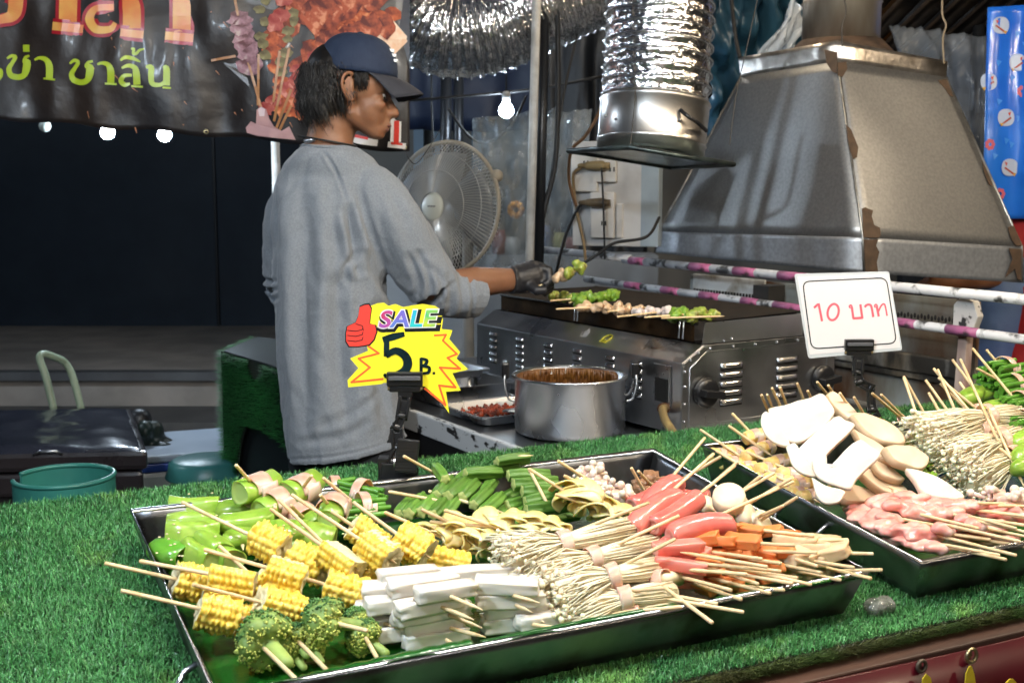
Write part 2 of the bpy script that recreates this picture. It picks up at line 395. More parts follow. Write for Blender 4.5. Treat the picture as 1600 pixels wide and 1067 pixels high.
for q in ((1518, 1024), (1440, 1040)):
    p = atp(*q, V(0, .885, 0), Y1); r = .0075 if q[0] == 1518 else .006
    b = MB(); b.tube([p + V(math.cos(a) * r, 0, math.sin(a) * r) for a in np.arange(14) * 2 * math.pi / 14], .0022, 6, closed=True); b.ell(p + V(0, .004, 0), (r * .7, .002, r * .7), nu=10, nv=6)
    b.build('grommet', M('brass', (.45, .38, .22), rough=.35, metal=1) if r > .007 else M('dark_brass', (.10, .08, .06), rough=.5, metal=.6), ct, smooth=True)
yel = M('yellow_paint', (.70, .55, .03), (.5, .38, .02), 60, .5)
for pts in (((1447, 1052), (1441, 1060), (1440, 1085), (1458, 1085), (1454, 1058)), ((1514, 1040), (1509, 1052), (1506, 1085), (1527, 1085), (1522, 1052), (1518, 1040)), ((1577, 1060), (1570, 1068), (1562, 1085), (1596, 1085), (1590, 1068), (1583, 1060))):
    vs = [atp(x, y, V(0, .8775, 0), Y1) for x, y in pts]
    b = MB(); b.add(vs, [tuple(range(len(vs)))]); b.build('painted_mark', yel, ct, solid=.001)
# blades of turf
def turf(name, n, sampler, length, label_kind='stuff', mat=None, width=.0011, seed=3):
    r = np.random.default_rng(seed); P, N = sampler(r, n); n = len(P)
    a = r.uniform(0, 2 * math.pi, n); ti = r.uniform(.2, 1.55, n); L = length * r.uniform(.6, 1.25, n)
    h = np.stack([np.cos(a), np.sin(a), np.zeros(n)], 1); s = np.stack([-np.sin(a), np.cos(a), np.zeros(n)], 1) * (width * r.uniform(.6, 1.2, n))[:, None] * .5
    m = P + N * (L * .55 * np.cos(ti * .5))[:, None] + h * (L * .55 * np.sin(ti * .5))[:, None]
    e = m + N * (L * .5 * np.cos(ti * 1.3))[:, None] + h * (L * .5 * np.sin(ti * 1.3))[:, None]
    v = np.stack([P - s, P + s, m + s * .8, m - s * .8, e], 1).reshape(-1, 3)
    me = bpy.data.meshes.new(name); k = np.arange(n)[:, None] * 5
    me.vertices.add(len(v)); me.vertices.foreach_set('co', v.ravel())
    loops = np.concatenate([k + np.array([[0, 1, 2, 3]]), k + np.array([[3, 2, 4]])], 1).ravel()
    me.loops.add(len(loops)); me.loops.foreach_set('vertex_index', loops)
    st = (np.arange(n)[:, None] * 7 + np.array([[0, 4]])).ravel(); me.polygons.add(2 * n); me.polygons.foreach_set('loop_start', st)
    me.update(calc_edges=True); me.validate(); me.materials.append(mat)
    o = bpy.data.objects.new(name, me); COL.objects.link(o); WL[o.name] = np.zeros(3); return o
turf_m = M('artificial_turf', (.095, .30, .095), (.050, .195, .060), 9, .36, island=.55, col3=(.17, .36, .09), s3=14., t3=(.55, .7))
def counter_s(r, n):
    x = r.uniform(-.35, 2.0, n); y = r.uniform(.930, 1.605, n)
    px = x - 0; keep = ~(((x > .225) & (x < .90) & (y > .985) & (y < 1.37)) | ((x > 1.03) & (y > .985) & (y < 1.36)))
    q = np.stack([x, y, zc(y)], 1)[keep]; D = (q - CAM) @ FW; u = 800 + F_PX * ((q - CAM) @ RT) / D; w = 533.5 - F_PX * ((q - CAM) @ UP) / D
    q = q[(u > -120) & (u < 1720) & (w < 1180)]
    return q, np.tile(SN, (len(q), 1))
o = turf('artificial_grass', 640000, counter_s, .0088, mat=turf_m); tag(o, 'green artificial grass covering the counter top', None, None, 'stuff')
def fringe_s(r, n):
    x = r.uniform(-.35, 2.0, n); y = r.uniform(.926, .934, n); z = zc(.93) - .003 - r.uniform(0, .010, n)
    return np.stack([x, y, z], 1), np.tile(nrm(V(0, -.7, .5)), (n, 1))
fr_m = M('turf_fringe', (.035, .075, .015), (.06, .06, .02), 12, .45, island=.6)
o = turf('grass_fringe', 30000, fringe_s, .016, mat=fr_m, seed=5); tag(o, 'ragged green grass fringe hanging over the front edge of the counter', None, None, 'stuff')

# ================================================================ serving trays
def tray(name, x0, x1, y0, y1, label, handles):
    """x,y of the rim; sloped; wall height .055; sides lean in a little"""
    f = .014; H = .055
    def P(x, y, h): return V(x, y, .825 + (y - 1.0) * SL) + SN * h
    t = thing(name, P((x0 + x1) / 2, (y0 + y1) / 2, 0), label, 'tray', 'steel trays on the grass counter')
    rim = [(x0, y0), (x1, y0), (x1, y1), (x0, y1)]; bot = [(x0 + f, y0 + f), (x1 - f, y0 + f), (x1 - f, y1 - f), (x0 + f, y1 - f)]
    b = MB(); b.add([P(*q, .001) for q in bot] + [P(*q, .003) for q in bot], [(0, 3, 2, 1), (4, 5, 6, 7), (0, 1, 5, 4), (1, 2, 6, 5), (2, 3, 7, 6), (3, 0, 4, 7)]); b.build('floor', tray_steel, t)
    for i in range(4):
        j = (i + 1) % 4; a, c_, d, e = P(*bot[i], .002), P(*bot[j], .002), P(*rim[j], H), P(*rim[i], H)
        n = nrm(np.cross(c_ - a, e - a)); b = MB()
        def fn(u, v, a=a, c_=c_, d=d, e=e, n=n): 
            p = (a * (1 - u) + c_ * u) * (1 - v) + (e * (1 - u) + d * u) * v
            return p + n * .0018 * mnoise.noise(Vector((u * 5 + i * 3, v * 1.5, x0)))
        b.grid(fn, 24, 5); b.build('side', tray_steel, t, smooth=True, solid=.0016)
    b = MB(); b.tube([P(*q, H) for q in rim] , .0032, 8, closed=True)
    b.build('rim', M('bright_rim', (.55, .56, .58), (.35, .35, .36), 20, .25, 1), t, smooth=True)
    for (hx, hy, sx) in handles:
        c_ = P(hx, hy, .034); b = MB(); w = .045
        pts = [c_ + V(0, -w, 0), c_ + V(sx * .012, -w, -.006), c_ + V(sx * .02, -w * .9, -.016), c_ + V(sx * .022, 0, -.02), c_ + V(sx * .02, w * .9, -.016), c_ + V(sx * .012, w, -.006), c_ + V(0, w, 0)]
        b.tube(pts, .0030, 8); b.build('handle', steel, t, smooth=True)
    return t
TX0, TX1, TY0, TY1 = .203, .922, .968, 1.397
UX0, UX1, UY0, UY1 = 1.004, 1.72, .968, 1.393
tray('serving_tray', TX0, TX1, TY0, TY1, 'large left steel tray holding corn, peppers, okra and sausage skewers', ((TX0 + .007, 1.03, -1), (TX1 - .007, 1.18, 1)))
tray('serving_tray', UX0, UX1, UY0, UY1, 'right steel tray holding sliced mushrooms and raw pork skewers', ((UX0 + .007, 1.17, -1),))
leaf_m = M('banana_leaf', (.006, .060, .008), (.010, .095, .010), 12, .22, coat=.5, stretch=(.3, 5, 1), bump=.0006, bscale=80)
def leafsheet(name, x0, x1, y0, y1, label, lip):
    mb = MB()
    def fn(u, v):
        x = x0 + (x1 - x0) * u; y = y0 + (y1 - y0) * v
        h = .007 + .003 * mnoise.noise(Vector((x * 9, y * 9, 1)))
        if v < .001: h = lip + .003 * math.sin(u * 17)
        elif v < .06: h = lip * .8
        return V(x, y, .825 + (y - 1) * SL) + SN * h
    mb.grid(fn, 60, 34); o = mb.build(name, leaf_m, smooth=True, solid=.001); return tag(o, label, 'banana leaf', 'banana leaves lining the trays')
leafsheet('banana_leaf', .222, .560, .966, 1.375, 'glossy banana leaf lining the left half of the left tray under corn and broccoli', .056)
leafsheet('banana_leaf', .555, .905, .9665, 1.375, 'banana leaf under the enoki and sausages along the front rim of the left tray', .0535)
leafsheet('banana_leaf', 1.024, 1.70, .985, 1.37, 'banana leaf lining the right tray under mushrooms and pork', .02)
# small clear bag tucked by the corner of the left tray
b = MB(); c_ = T(1368, 955, .004); 
for k in range(6): b.ell(c_ + V(.008 * (k % 3), .004 * (k // 3), .004 + .002 * (k % 2)), (.013, .010, .009), nu=10, nv=6)
tag(organic('plastic_bag', b, M('crumpled_clear_bag', (.30, .30, .28), (.10, .11, .10), 90, .12, alpha=.6, bump=.003, bscale=120), voxel=.002, smooth=2), 'small crumpled clear bag against the front right corner of the left tray', 'plastic bag')

# ================================================================ steel cooking cart
cart = thing('cooking_cart', G(.3, .6, -.8), 'steel topped cooking cart with chipped pale edge behind the counter', 'cart')
def gbox(b, b0, b1, a0, a1, z0, z1): b.box(G((b0 + b1) / 2, (a0 + a1) / 2, (z0 + z1) / 2), (b1 - b0, a1 - a0, z1 - z0), (GB, GA, Z1))
b = MB(); gbox(b, -.296, .62, -.22, 1.25, -.02, -.001); b.build('top', M('scratched_steel_top', (.34, .35, .37), (.20, .21, .22), 9, .25, 1, r2=.45, stretch=(1, .25, 1), bump=.0004), cart, bevel=.003)
b = MB(); gbox(b, -.312, -.296, -.22, 1.25, -.045, .002); b.build('edge', M('chipped_white_edge', (.50, .52, .54), (.02, .02, .022), 60, .4, sharp=(.58, .64), stretch=(1, .4, 1)), cart, bevel=.003)
b = MB(); gbox(b, -.309, -.300, -.22, 1.25, -.16, -.045); gbox(b, -.30, .6, -.21, 1.24, -.62, -.58)
for q in ((-.28, -.18), (-.28, 1.2), (.58, -.18), (.58, 1.2)): gbox(b, q[0] - .02, q[0] + .02, q[1] - .02, q[1] + .02, -.80, -.02)
b.build('frame', M('black_cart_frame', (.010, .010, .011), rough=.5), cart)

# ================================================================ grill
gs = M('grill_steel', (.66, .67, .69), (.48, .49, .51), 6, .24, 1, r2=.40, bump=.0003, bscale=7)
gd = M('sooty_metal', (.007, .006, .006), (.016, .011, .008), 20, .6, .2)
gr = thing('gas_grill', G(.2, .4, 0), 'long stainless gas barbecue grill with two black knobs on the cart', 'grill')
prof = [(0, .012), (0, .157), (.053, .189), (.37, .189), (.425, .157), (.425, .012)]
b = MB(); a0, a1 = 0, .812; m = len(prof)
b.add([G(p[0], a0, p[1]) for p in prof] + [G(p[0], a1, p[1]) for p in prof], [tuple(range(m)), tuple(range(m, 2 * m))[::-1]] + [(i, i + m, (i + 1) % m + m, (i + 1) % m) for i in range(m) if i not in (2,)])
b.build('body', gs, gr, bevel=.002)
b = MB(); 
for (x, y) in ((.03, .04), (.39, .04), (.03, .77), (.39, .77)): gbox(b, x - .02, x + .02, y - .02, y + .02, 0, .0125)
b.build('foot', rubber, gr)
# end panel frame strips with rivets
b = MB()
for p, q in (((.0, .014), (.0, .157)), ((.0, .157), (.053, .189)), ((.053, .189), (.37, .189))):
    A, B_ = G(p[0] + .006, -.0015, p[1] - .006), G(q[0] + .006, -.0015, q[1] - .006)
    d, s, u = basis(B_ - A, GA); b.box((A + B_) / 2, (np.linalg.norm(B_ - A), .003, .012), (d, GA, nrm(np.cross(d, GA))))
b.build('corner_strip', steel, gr, bevel=.0008)
for (x, z) in ((.006, .04), (.006, .075), (.006, .11), (.006, .14), (.02, .163), (.04, .175), (.07, .182), (.13, .182), (.19, .182), (.25, .182), (.31, .182), (.105, .195), (.125, .198)):
    b = MB(); b.ell(G(x, -.004, z), .0032, nu=8, nv=6); b.build('rivet', steel, gr, smooth=True)
def louvre(c_, X, n, w, hgt=.0085):
    b = MB(); b.grid(lambda u, v: c_ + X * (u - .5) * w + n * (.006 * math.sin(math.pi * v * .5 + .2) * min(1, 8 * u, 8 * (1 - u))) + Z1 * (hgt * (.5 - v)), 10, 5)
    b.build('louvre', M('louvre_steel', (.6, .61, .63), rough=.2, metal=1), gr, smooth=True, solid=.0008)
    b = MB(); b.box(c_ + n * .0005 - Z1 * (hgt * .75), (w * .94, .0012, .0035), (X, nrm(np.cross(Z1, X)), Z1)); b.build('slot', M('louvre_slot', (.01, .01, .01), rough=.7), gr)
for a_ in (.725, .60, .475, .358, .235, .14):
    for k in range(5): louvre(G(-.0015, a_, .140 - .0165 * k), -GA, -GB, .034)
for b_ in (.129, .283):
    for k in range(5): louvre(G(b_, -.0015, .144 - .0185 * k), GB, -GA, .062, .010)
for i, b_ in enumerate((.059, .385)):
    c_ = G(b_, -.002, .094); k = MB(); k.lathe([(.030, 0), (.030, .010), (.026, .014), (.022, .016)], c_, -GA, 28); k.box(c_ - GA * .024, (.050, .022, .014), (nrm(GB + Z1 * (-.15 if i == 0 else .1)), GA, nrm(Z1)))
    kb = k.build('knob', black_pl, gr, angle=40, bevel=.0012)
    kb['label'] = ('near left', 'far right')[i] + ' round black knob'
# inset panel outline, gas inlet, stickers
b = MB(); b.tube([G(x, -.001, z) for x, z in ((.02, .03), (.02, .145), (.062, .176), (.36, .176), (.40, .15), (.40, .03))], .0012, 6, closed=True); b.build('pressed_line', gs, gr, smooth=True)
b = MB(); gbox(b, -.0035, -.001, .03, .085, .062, .148); b.build('inlet_frame', steel, gr, bevel=.004)
b = MB(); gbox(b, -.0050, -.0036, .037, .078, .072, .120); b.build('inlet_opening', M('dark_hole', (.004, .004, .004), rough=.9), gr, bevel=.003)
b = MB(); b.lathe([(.011, 0), (.011, .0006)], G(-.001, .052, .040), -GB, 24); st = b.build('warning_sticker', M('white_sticker', (.8, .8, .78), rough=.4), gr)
b = MB(); cc = G(-.0018, .052, .040); b.tube([cc + GA * .0095 * math.cos(q) + Z1 * .0095 * math.sin(q) for q in np.arange(20) * math.pi / 10], .0011, 6, closed=True)
b.tube([cc + GA * .007 - Z1 * .007, cc - GA * .007 + Z1 * .007], .0010, 6); b.build('red_ring', M('red_print', (.6, .01, .02), rough=.4), st)
b = MB(); b.tube([cc + GA * .002 + Z1 * .006, cc + GA * .0 - Z1 * .001, cc + GA * .003 - Z1 * .006], .0012, 6); b.tube([cc - GA * .002 + Z1 * .002, cc - GA * .003 - Z1 * .005], .0009, 6); b.build('blue_figure', M('blue_print', (.02, .05, .25), rough=.4), st)
# small print on the sloping long side: bright flake mark, yellow zero mark
def slope(a_, s): return G(.053 * s, a_, .157 + .032 * s) + nrm(V(*(-GB * .032 + Z1 * .053))) * .0012
b = MB()
for dy in (0, .35):
    p = [slope(.285 + .012 * math.cos(q), .5 - dy * .9 + .22 * math.sin(q)) for q in np.arange(16) * math.pi / 8]
    if dy == 0: b.tube(p, .0016, 6, closed=True)
    else: b.tube(p[1:8], .0014, 6)
b.build('maker_mark', M('yellow_print', (.55, .5, .03), rough=.4), gr)
b = MB()
for k in range(5): b.tube([slope(.375 - .004 * k, .35 + .1 * (k % 2)), slope(.385 - .005 * k, .6 + .1 * (k % 3))], .0007, 5)
b.build('scratch_mark', M('white_print', (.7, .72, .75), rough=.4), gr)
# fire box: long trough on top with rim walls, grate bars, grease pan under it
b = MB(); gbox(b, .075, .36, .05, .78, .186, .192); b.build('fire_tray', gd, gr)
w_ = MB(); gbox(w_, .068, .073, .05, .80, .190, .226); w_.build('long_wall', M('browned_steel', (.20, .12, .06), (.05, .035, .025), 12, .35, .9), gr)
w_ = MB(); gbox(w_, .352, .357, .05, .80, .190, .236); w_.build('long_wall', gd, gr)
w_ = MB(); A = [G(.060, .010, .190), G(.335, .010, .190), G(.335, .012, .236), G(.068, .012, .232)]; w_.add(A, [(0, 1, 2, 3)]); w_.build('end_wall', gs, gr, solid=.002)
w_ = MB(); gbox(w_, .068, .357, .800, .804, .19, .236); w_.build('end_wall', gd, gr)
b = MB()
for z, s in ((.2275, 0),):
    b.tube([G(.064, .03, z), G(.064, .80, z)], .003, 6); b.tube([G(.361, .03, z + .008), G(.361, .80, z + .008)], .003, 6)
for k in range(54): a_ = .045 + k * .014; b.tube([G(.066, a_, .229), G(.359, a_, .237)], .0016, 5)
b.build('grate', gd, gr)['kind'] = 'stuff'
for a_ in (.06, .435):
    b = MB(); b.tube([G(.066, a_ + .008, .231), G(.050, a_ + .008, .232), G(.047, a_ + .008, .196)], .0022, 6); b.tube([G(.066, a_ - .004, .231), G(.050, a_ - .004, .232), G(.047, a_ - .004, .196)], .0022, 6)
    b.build('wire_hook', steel, gr, smooth=True)
# hose
hp = [G(-.004, .040, .062), G(-.03, .02, .064), G(-.06, -.03, .050), G(-.075, -.10, .022), G(-.085, -.18, .008), G(-.09, -.26, -.01)]
def smooth_path(p, n=8):
    p = [np.asarray(q, float) for q in p]; out = []
    for i in range(len(p) - 1):
        a, b_, c_, d = p[max(i - 1, 0)], p[i], p[i + 1], p[min(i + 2, len(p) - 1)]
        for t in np.linspace(0, 1, n, endpoint=False): out.append(.5 * ((2 * b_) + (-a + c_) * t + (2 * a - 5 * b_ + 4 * c_ - d) * t * t + (-a + 3 * b_ - 3 * c_ + d) * t ** 3))
    out.append(p[-1]); return out
b = MB(); b.tube(smooth_path(hp), .0085, 12); hs = b.build('gas_hose', M('tan_rubber_hose', (.30, .22, .09), (.16, .11, .05), 30, .4), smooth=True)
tag(hs, 'tan rubber gas hose curving from the grill inlet over the cart edge', 'hose')
b = MB(); b.lathe([(.0105, 0), (.0115, .004), (.0115, .014), (.010, .018)], G(-.004, .042, .062), nrm(-GB - GA * .4), 14); b.build('clamp', M('rusty_clamp', (.14, .06, .03), rough=.6, metal=.6), hs, smooth=True)

# ================================================================ pot
pc = G(-.135, .192, .001); pr = .113
pt = thing('cooking_pot', pc, 'round stainless steel sauce pot with black handles in front of the grill', 'pot')
b = MB(); b.lathe([(.02, .002), (pr - .012, 0), (pr - .003, .004), (pr, .014), (pr, .112), (pr + .006, .116), (pr + .007, .119), (pr + .004, .121), (pr - .003, .118), (pr - .003, .02), (pr - .02, .006), (.02, .006)], pc, n=64); b.build('body', M('pot_steel', (.80, .81, .83), (.74, .75, .77), 3, .22, 1, r2=.30), pt, smooth=True)
b = MB(); b.lathe([(.0, .078), (.05, .0785), (pr - .004, .079)], pc, n=40, cap=False); b.build('sauce', M('dark_sauce', (.05, .018, .006), (.02, .008, .003), 20, .12), pt, smooth=True)
b = MB(); b.lathe([(pr - .0036, .078), (pr - .0036, .104)], pc, n=48, cap=False); b.build('sauce_film', M('brown_drips', (.10, .035, .008), (.18, .075, .015), 40, .35), pt, smooth=True)
b = MB()
for k in range(240):
    q = rng.uniform(.0, 3.14); L_ = rng.uniform(.004, .040) ** 1.0; r_ = pr - .0042
    b.tube([pc + V(math.cos(q) * r_, math.sin(q) * r_, .116), pc + V(math.cos(q + .01) * r_, math.sin(q + .01) * r_, .116 - L_)], rng.uniform(.001, .0028), 5)
b.build('sauce_drips', M('brown_drips', (.10, .035, .008), (.18, .075, .015), 40, .35), pt, smooth=True)['kind'] = 'stuff'
for s in (-1, 1):
    c_ = pc + RT * s * (pr + .001) + Z1 * .070; o_ = RT * s; w_ = nrm(np.cross(Z1, o_))
    b = MB(); b.tube(smooth_path([c_ + w_ * .032, c_ + w_ * .032 + o_ * .012 + Z1 * .006, c_ + w_ * .028 + o_ * .020 + Z1 * .035, c_ + w_ * .018 + o_ * .018 + Z1 * .056, c_ - w_ * .018 + o_ * .018 + Z1 * .056, c_ - w_ * .028 + o_ * .020 + Z1 * .035, c_ - w_ * .032 + o_ * .012 + Z1 * .006, c_ - w_ * .032]), .0024, 8)
    h = b.build('handle_wire', steel, pt, smooth=True)
    b = MB(); b.box(c_ + o_ * .018 + Z1 * .060, (.015, .050, .034), (o_, w_, Z1)); b.build('grip', black_pl, h, bevel=.004)

# ================================================================ pans on the cart
def pan(c_, w, d, h, label, name='steel_pan', group='steel pans on the cart'):
    t = thing(name, c_, label, 'pan', group); ax = (GB, GA)
    def ring(W, D, z, r=.02, n=5):
        out = []
        for sx, sy, q0 in ((1, 1, 0), (-1, 1, 90), (-1, -1, 180), (1, -1, 270)):
            for k in range(n): q = math.radians(q0 + 90 * k / (n - 1)); out.append(c_ + GB * (sx * (W / 2 - r) + r * math.cos(q)) + GA * (sy * (D / 2 - r) + r * math.sin(q)) + Z1 * z)
        return out
    rs = [ring(w - .02, d - .02, .003), ring(w - .004, d - .004, h), ring(w + .012, d + .012, h + .001), ring(w + .013, d + .013, h - .003)]
    n = len(rs[0]); b = MB(); b.add(np.concatenate(rs), [tuple(range(n))] + [(i * n + j, i * n + (j + 1) % n, (i + 1) * n + (j + 1) % n, (i + 1) * n + j) for i in range(3) for j in range(n)])
    b.build('dish', steel, t, angle=50, solid=.0012); return t
pan(G(-.14, .66, 0), .21, .20, .045, 'deep empty steel pan left of the grill, partly behind the yellow sale sign')
pan(G(-.165, .72, .047), .20, .16, .020, 'second steel pan resting on the deep pan beside the grill')
pan(G(-.15, .41, 0), .24, .19, .022, 'shallow steel dish of red chilli sauce beside the pot')
b = MB(); cs = G(-.16, .43, .008)
for k in range(260):
    q = cs + GB * rng.normal(0, .045) + GA * rng.normal(0, .035)
    if abs((q - cs) @ GB) < .095 and abs((q - cs) @ GA) < .07: b.ell(q + Z1 * rng.uniform(0, .005), rng.uniform(.002, .006, 3), nu=6, nv=4, mi=0)
o = b.build('chilli_flakes', M('red_chilli', (.30, .045, .01), (.16, .02, .006), 90, .35, island=.5, rnd=0), smooth=True); tag(o, 'loose red chilli sauce and flakes in the shallow dish', None, None, 'stuff')
b = MB()
for k in range(9):
    q = G(-.105, .335, .020) + GB * rng.uniform(-.03, .03) + GA * rng.uniform(-.02, .02); an = rng.uniform(0, 6)
    b.grid(lambda u, v, q=q, an=an: q + V(math.cos(an), math.sin(an), 0) * (u - .5) * .05 + V(-math.sin(an), math.cos(an), 0) * (v - .5) * .03 * math.sin(math.pi * (u * .9 + .05)) + Z1 * (.010 * mnoise.noise(Vector((u * 4 + an, v * 4, an)))), 8, 6)
lett_m = M('lettuce', (.09, .26, .02), (.03, .14, .012), 30, .4, sss=.2)
tag(b.build('lettuce_leaf', lett_m, smooth=True, solid=.001), 'green lettuce scrap on the dish of chilli sauce', 'lettuce')
b = MB(); q = G(-.17, .35, .024); b.ell(q, (.03, .02, .003), (GB, GA, Z1)); b.tube([q + GB * .02, q + GB * .06 + GA * .03 + Z1 * .004, q + GB * .10 + GA * .07 + Z1 * .01], .003, 6)
tag(b.build('spoon', steel, smooth=True), 'steel spoon lying in the dish of chilli sauce', 'spoon')

# ================================================================ rails and side panel behind the grill
RB = .56
def onrail(px, py, b_=RB): return atp(px, py, G(b_, 0, 0), GB)
pw = M('pink_and_white_paint', (.62, .62, .64), (.05, .05, .05), 24, .4, detail=8, sharp=(.54, .62)); pk = M('pink_paint', (.42, .12, .25), (.06, .04, .05), 24, .4, detail=8, sharp=(.54, .62))
def rail(name, p, q, r, label, bands=None, m=pw):
    P_, Q_ = onrail(*p), onrail(*q); b = MB(); b.tube([P_, Q_], r, 14); t = b.build(name, m, smooth=True); tag(t, label, 'rail', 'railings behind the grill')
    if bands:
        for s, e in bands:
            s3, e3 = onrail(*s), onrail(*e); k = MB(); k.tube([s3, e3], r * 1.02, 14); k.build('pink_band', pk, t, smooth=True)
    return t
def yr(x, p, q): return (x, p[1] + (x - p[0]) * (q[1] - p[1]) / (q[0] - p[0]))
p, q = (975, 406), (1700, 478)
rail('railing', p, q, .011, 'upper painted pipe railing behind the grill, below the hood', [(yr(x0, p, q), yr(x1, p, q)) for x0, x1 in ((985, 1008), (1080, 1112), (1148, 1182), (1218, 1260))])
p, q = (915, 436), (1720, 547)
rail('railing', p, q, .010, 'lower painted pipe railing with pink bands behind the grill', [(yr(x0, p, q), yr(x1, p, q)) for x0, x1 in ((978, 1003), (1035, 1062), (1095, 1126), (1160, 1186), (1210, 1260), (1395, 1432), (1480, 1530))])
p, q = (828, 388), (985, 404)
rail('railing', p, q, .011, 'white pipe railing between the white post and the hood')
body_w = M('greasy_white_panel', (.42, .44, .44), (.16, .13, .09), 12, .5, col3=(.025, .022, .018), s3=9., t3=(.48, .60), detail=8, stretch=(1, 1, .45), bump=.001)
body_g = M('grey_green_panel', (.34, .39, .40), (.16, .15, .12), 9, .45, col3=(.085, .040, .018), s3=5., t3=(.50, .64), stretch=(1, 1, .4), detail=8, bump=.001)
pn = thing('truck_side', G(.64, .1, -.8), 'dirty pale metal truck side panels with a row of slots behind the railings', 'panel')
b = MB(); gbox(b, .640, .650, -.19, .74, -.30, .262); b.build('sheet', body_g, pn)
b = MB(); gbox(b, .618, .6395, -.185, .73, .095, .135); gbox(b, .626, .6395, -.185, .73, .078, .0945); gbox(b, .632, .6395, -.185, .73, -.08, .005); b.build('rib', body_w, pn, bevel=.006)
b = MB(); gbox(b, .634, .6395, .440, .722, .205, .266); b.build('slot_plate', M('white_enamel', (.55, .57, .57), (.2, .16, .1), 14, .4, sharp=(.5, .7)), pn, bevel=.002)
for k in range(24):
    a_ = .712 - k * .0115; b = MB(); gbox(b, .631, .6345, a_ - .0026, a_ + .0026, .196, .226); b.build('slot', M('grease_black', (.012, .010, .008), rough=.6), pn)
for k in range(22):
    a_ = .035 - k * .0092; b = MB(); b.ell(G(.6385, a_, .216 + .003 * (k % 2)), (.0012, .0036, .006), (GB, GA, Z1), 8, 6); b.build('slot', M('grease_black'), pn)
b = MB(); gbox(b, .575, .630, .365, .42, -.15, .258); tag(b.build('bracket_post', M('greasy_black_post', (.02, .018, .016), rough=.5)), 'black greasy upright bracket behind the lower railing', 'post')
wp = thing('wooden_post', onrail(1500, 640, .53), 'narrow cracked white and pink post beside the right end of the side panel', 'post')
c0, c1 = onrail(1512, 490, .60), onrail(1490, 760, .60); b = MB(); b.box((c0 + c1) / 2, (.022, .022, np.linalg.norm(c1 - c0)), (GB, GA, nrm(c0 - c1))); b.build('shaft', M('peeling_white_wood', (.55, .45, .38), (.25, .12, .12), 20, .7, stretch=(1, 1, .2)), wp, bevel=.002)
b = MB(); q = onrail(1518, 492, .60); b.prism([(-.03, -.035), (-.03, .02), (-.012, .04), (.018, .03), (.03, .0), (.015, -.04)], q, nrm(-GA), Z1, .02); b.build('head', M('stained_white_wrap', (.6, .58, .55), (.03, .03, .03), 40, .6, sharp=(.55, .62)), wp, bevel=.002)
# white post and dark posts behind the rail
def pole(p, q, d, r, label, m, name='post', d2=None):
    A, B_ = at(*p, d), at(*q, d2 or d); b = MB(); b.tube([A, B_], r, 12); return tag(b.build(name, m, smooth=True), label, 'post')
wm = M('white_painted_steel', (.62, .61, .58), (.4, .38, .35), 20, .4); dm = M('dark_steel_post', (.03, .032, .036), rough=.35, metal=.6)
pole((840, -60), (826, 470), 3.15, .012, 'slim white post between the fan and the plug box', wm)
pole((853, -60), (841, 440), 3.2, .014, 'dark steel post tight against the slim white post', dm)
pole((699, -60), (694, 470), 4.6, .022, 'dark post behind the fan, left of the double post', dm)
pole((718, -60), (714, 470), 4.7, .020, 'dark post behind the fan, right of its twin', dm)
pole((1533, -40), (1518, 330), 4.2, .02, 'dark post between the hood and the blue banner', dm)
pole((430, 215), (440, 560), 4.5, .016, 'thin pale post behind the left shoulder of the vendor', wm)
# ================================================================ hood
hd = thing('extractor_hood', at(1350, 425, 2.95), 'large galvanised extractor hood with peeling brown seams', 'extractor hood')
HB = {'N': at(1350, 427, 2.90), 'L': at(1023, 395, 3.50), 'R': at(1598, 442, 3.10)}; HB['F'] = HB['L'] + HB['R'] - HB['N']
HL = {'N': at(1348, 371, 2.89), 'L': at(1030, 362, 3.49), 'R': at(1597, 386, 3.09)}; HL['F'] = HL['L'] + HL['R'] - HL['N']
HT = {'N': at(1309, 96, 3.05), 'L': at(1158, 120, 3.36), 'R': at(1478, 121, 3.18)}; HT['F'] = HT['L'] + HT['R'] - HT['N']
HC = {'N': at(1307, 64, 3.05), 'L': at(1154, 90, 3.36), 'R': at(1480, 96, 3.18)}; HC['F'] = HC['L'] + HC['R'] - HC['N']
K = 'NRFL'
def quad(a, b_, c_, d, n=14, amp=.002, s=0):
    nn = nrm(np.cross(b_ - a, d - a)); m = MB()
    m.grid(lambda u, v: a * (1 - u) * (1 - v) + b_ * u * (1 - v) + c_ * u * v + d * (1 - u) * v + nn * amp * mnoise.noise(Vector((u * 2.2 + s, v * 2.2, s))) * min(1, 9 * u, 9 * (1 - u), 9 * v, 9 * (1 - v)), n, n); return m
for i in range(4):
    p, q = K[i], K[(i + 1) % 4]
    quad(HL[p], HL[q], HT[q], HT[p], 16, .003, i * 5.).build('side_sheet', galv, hd, smooth=True, solid=.002)
    quad(HB[p], HB[q], HL[q], HL[p], 8, .0015, i * 3.).build('skirt', M('galvanised_skirt', (.46, .49, .53), (.36, .38, .42), 90, .42, .8, r2=.50, bump=.0003, bscale=60, col3=(.15, .10, .07), s3=4., t3=(.68, .74)), hd, smooth=True, solid=.002)
    quad(HT[p], HT[q], HC[q], HC[p], 4, .001).build('collar', M('scuffed_collar', (.60, .56, .52), (.30, .27, .24), 25, .3, .9, bump=.001), hd, smooth=True, solid=.003)
quad(HC['N'] - Z1 * .01, HC['R'] - Z1 * .01, HC['F'] - Z1 * .01, HC['L'] - Z1 * .01, 4, .0).build('cap_plate', rust, hd, solid=.002)
for k in K: b = MB(); b.tube([HB[k], HL[k], HT[k]], .0035, 6); b.build('corner_seam', M('seam_solder', (.35, .36, .36), (.2, .19, .17), 30, .4, .8), hd, smooth=True)
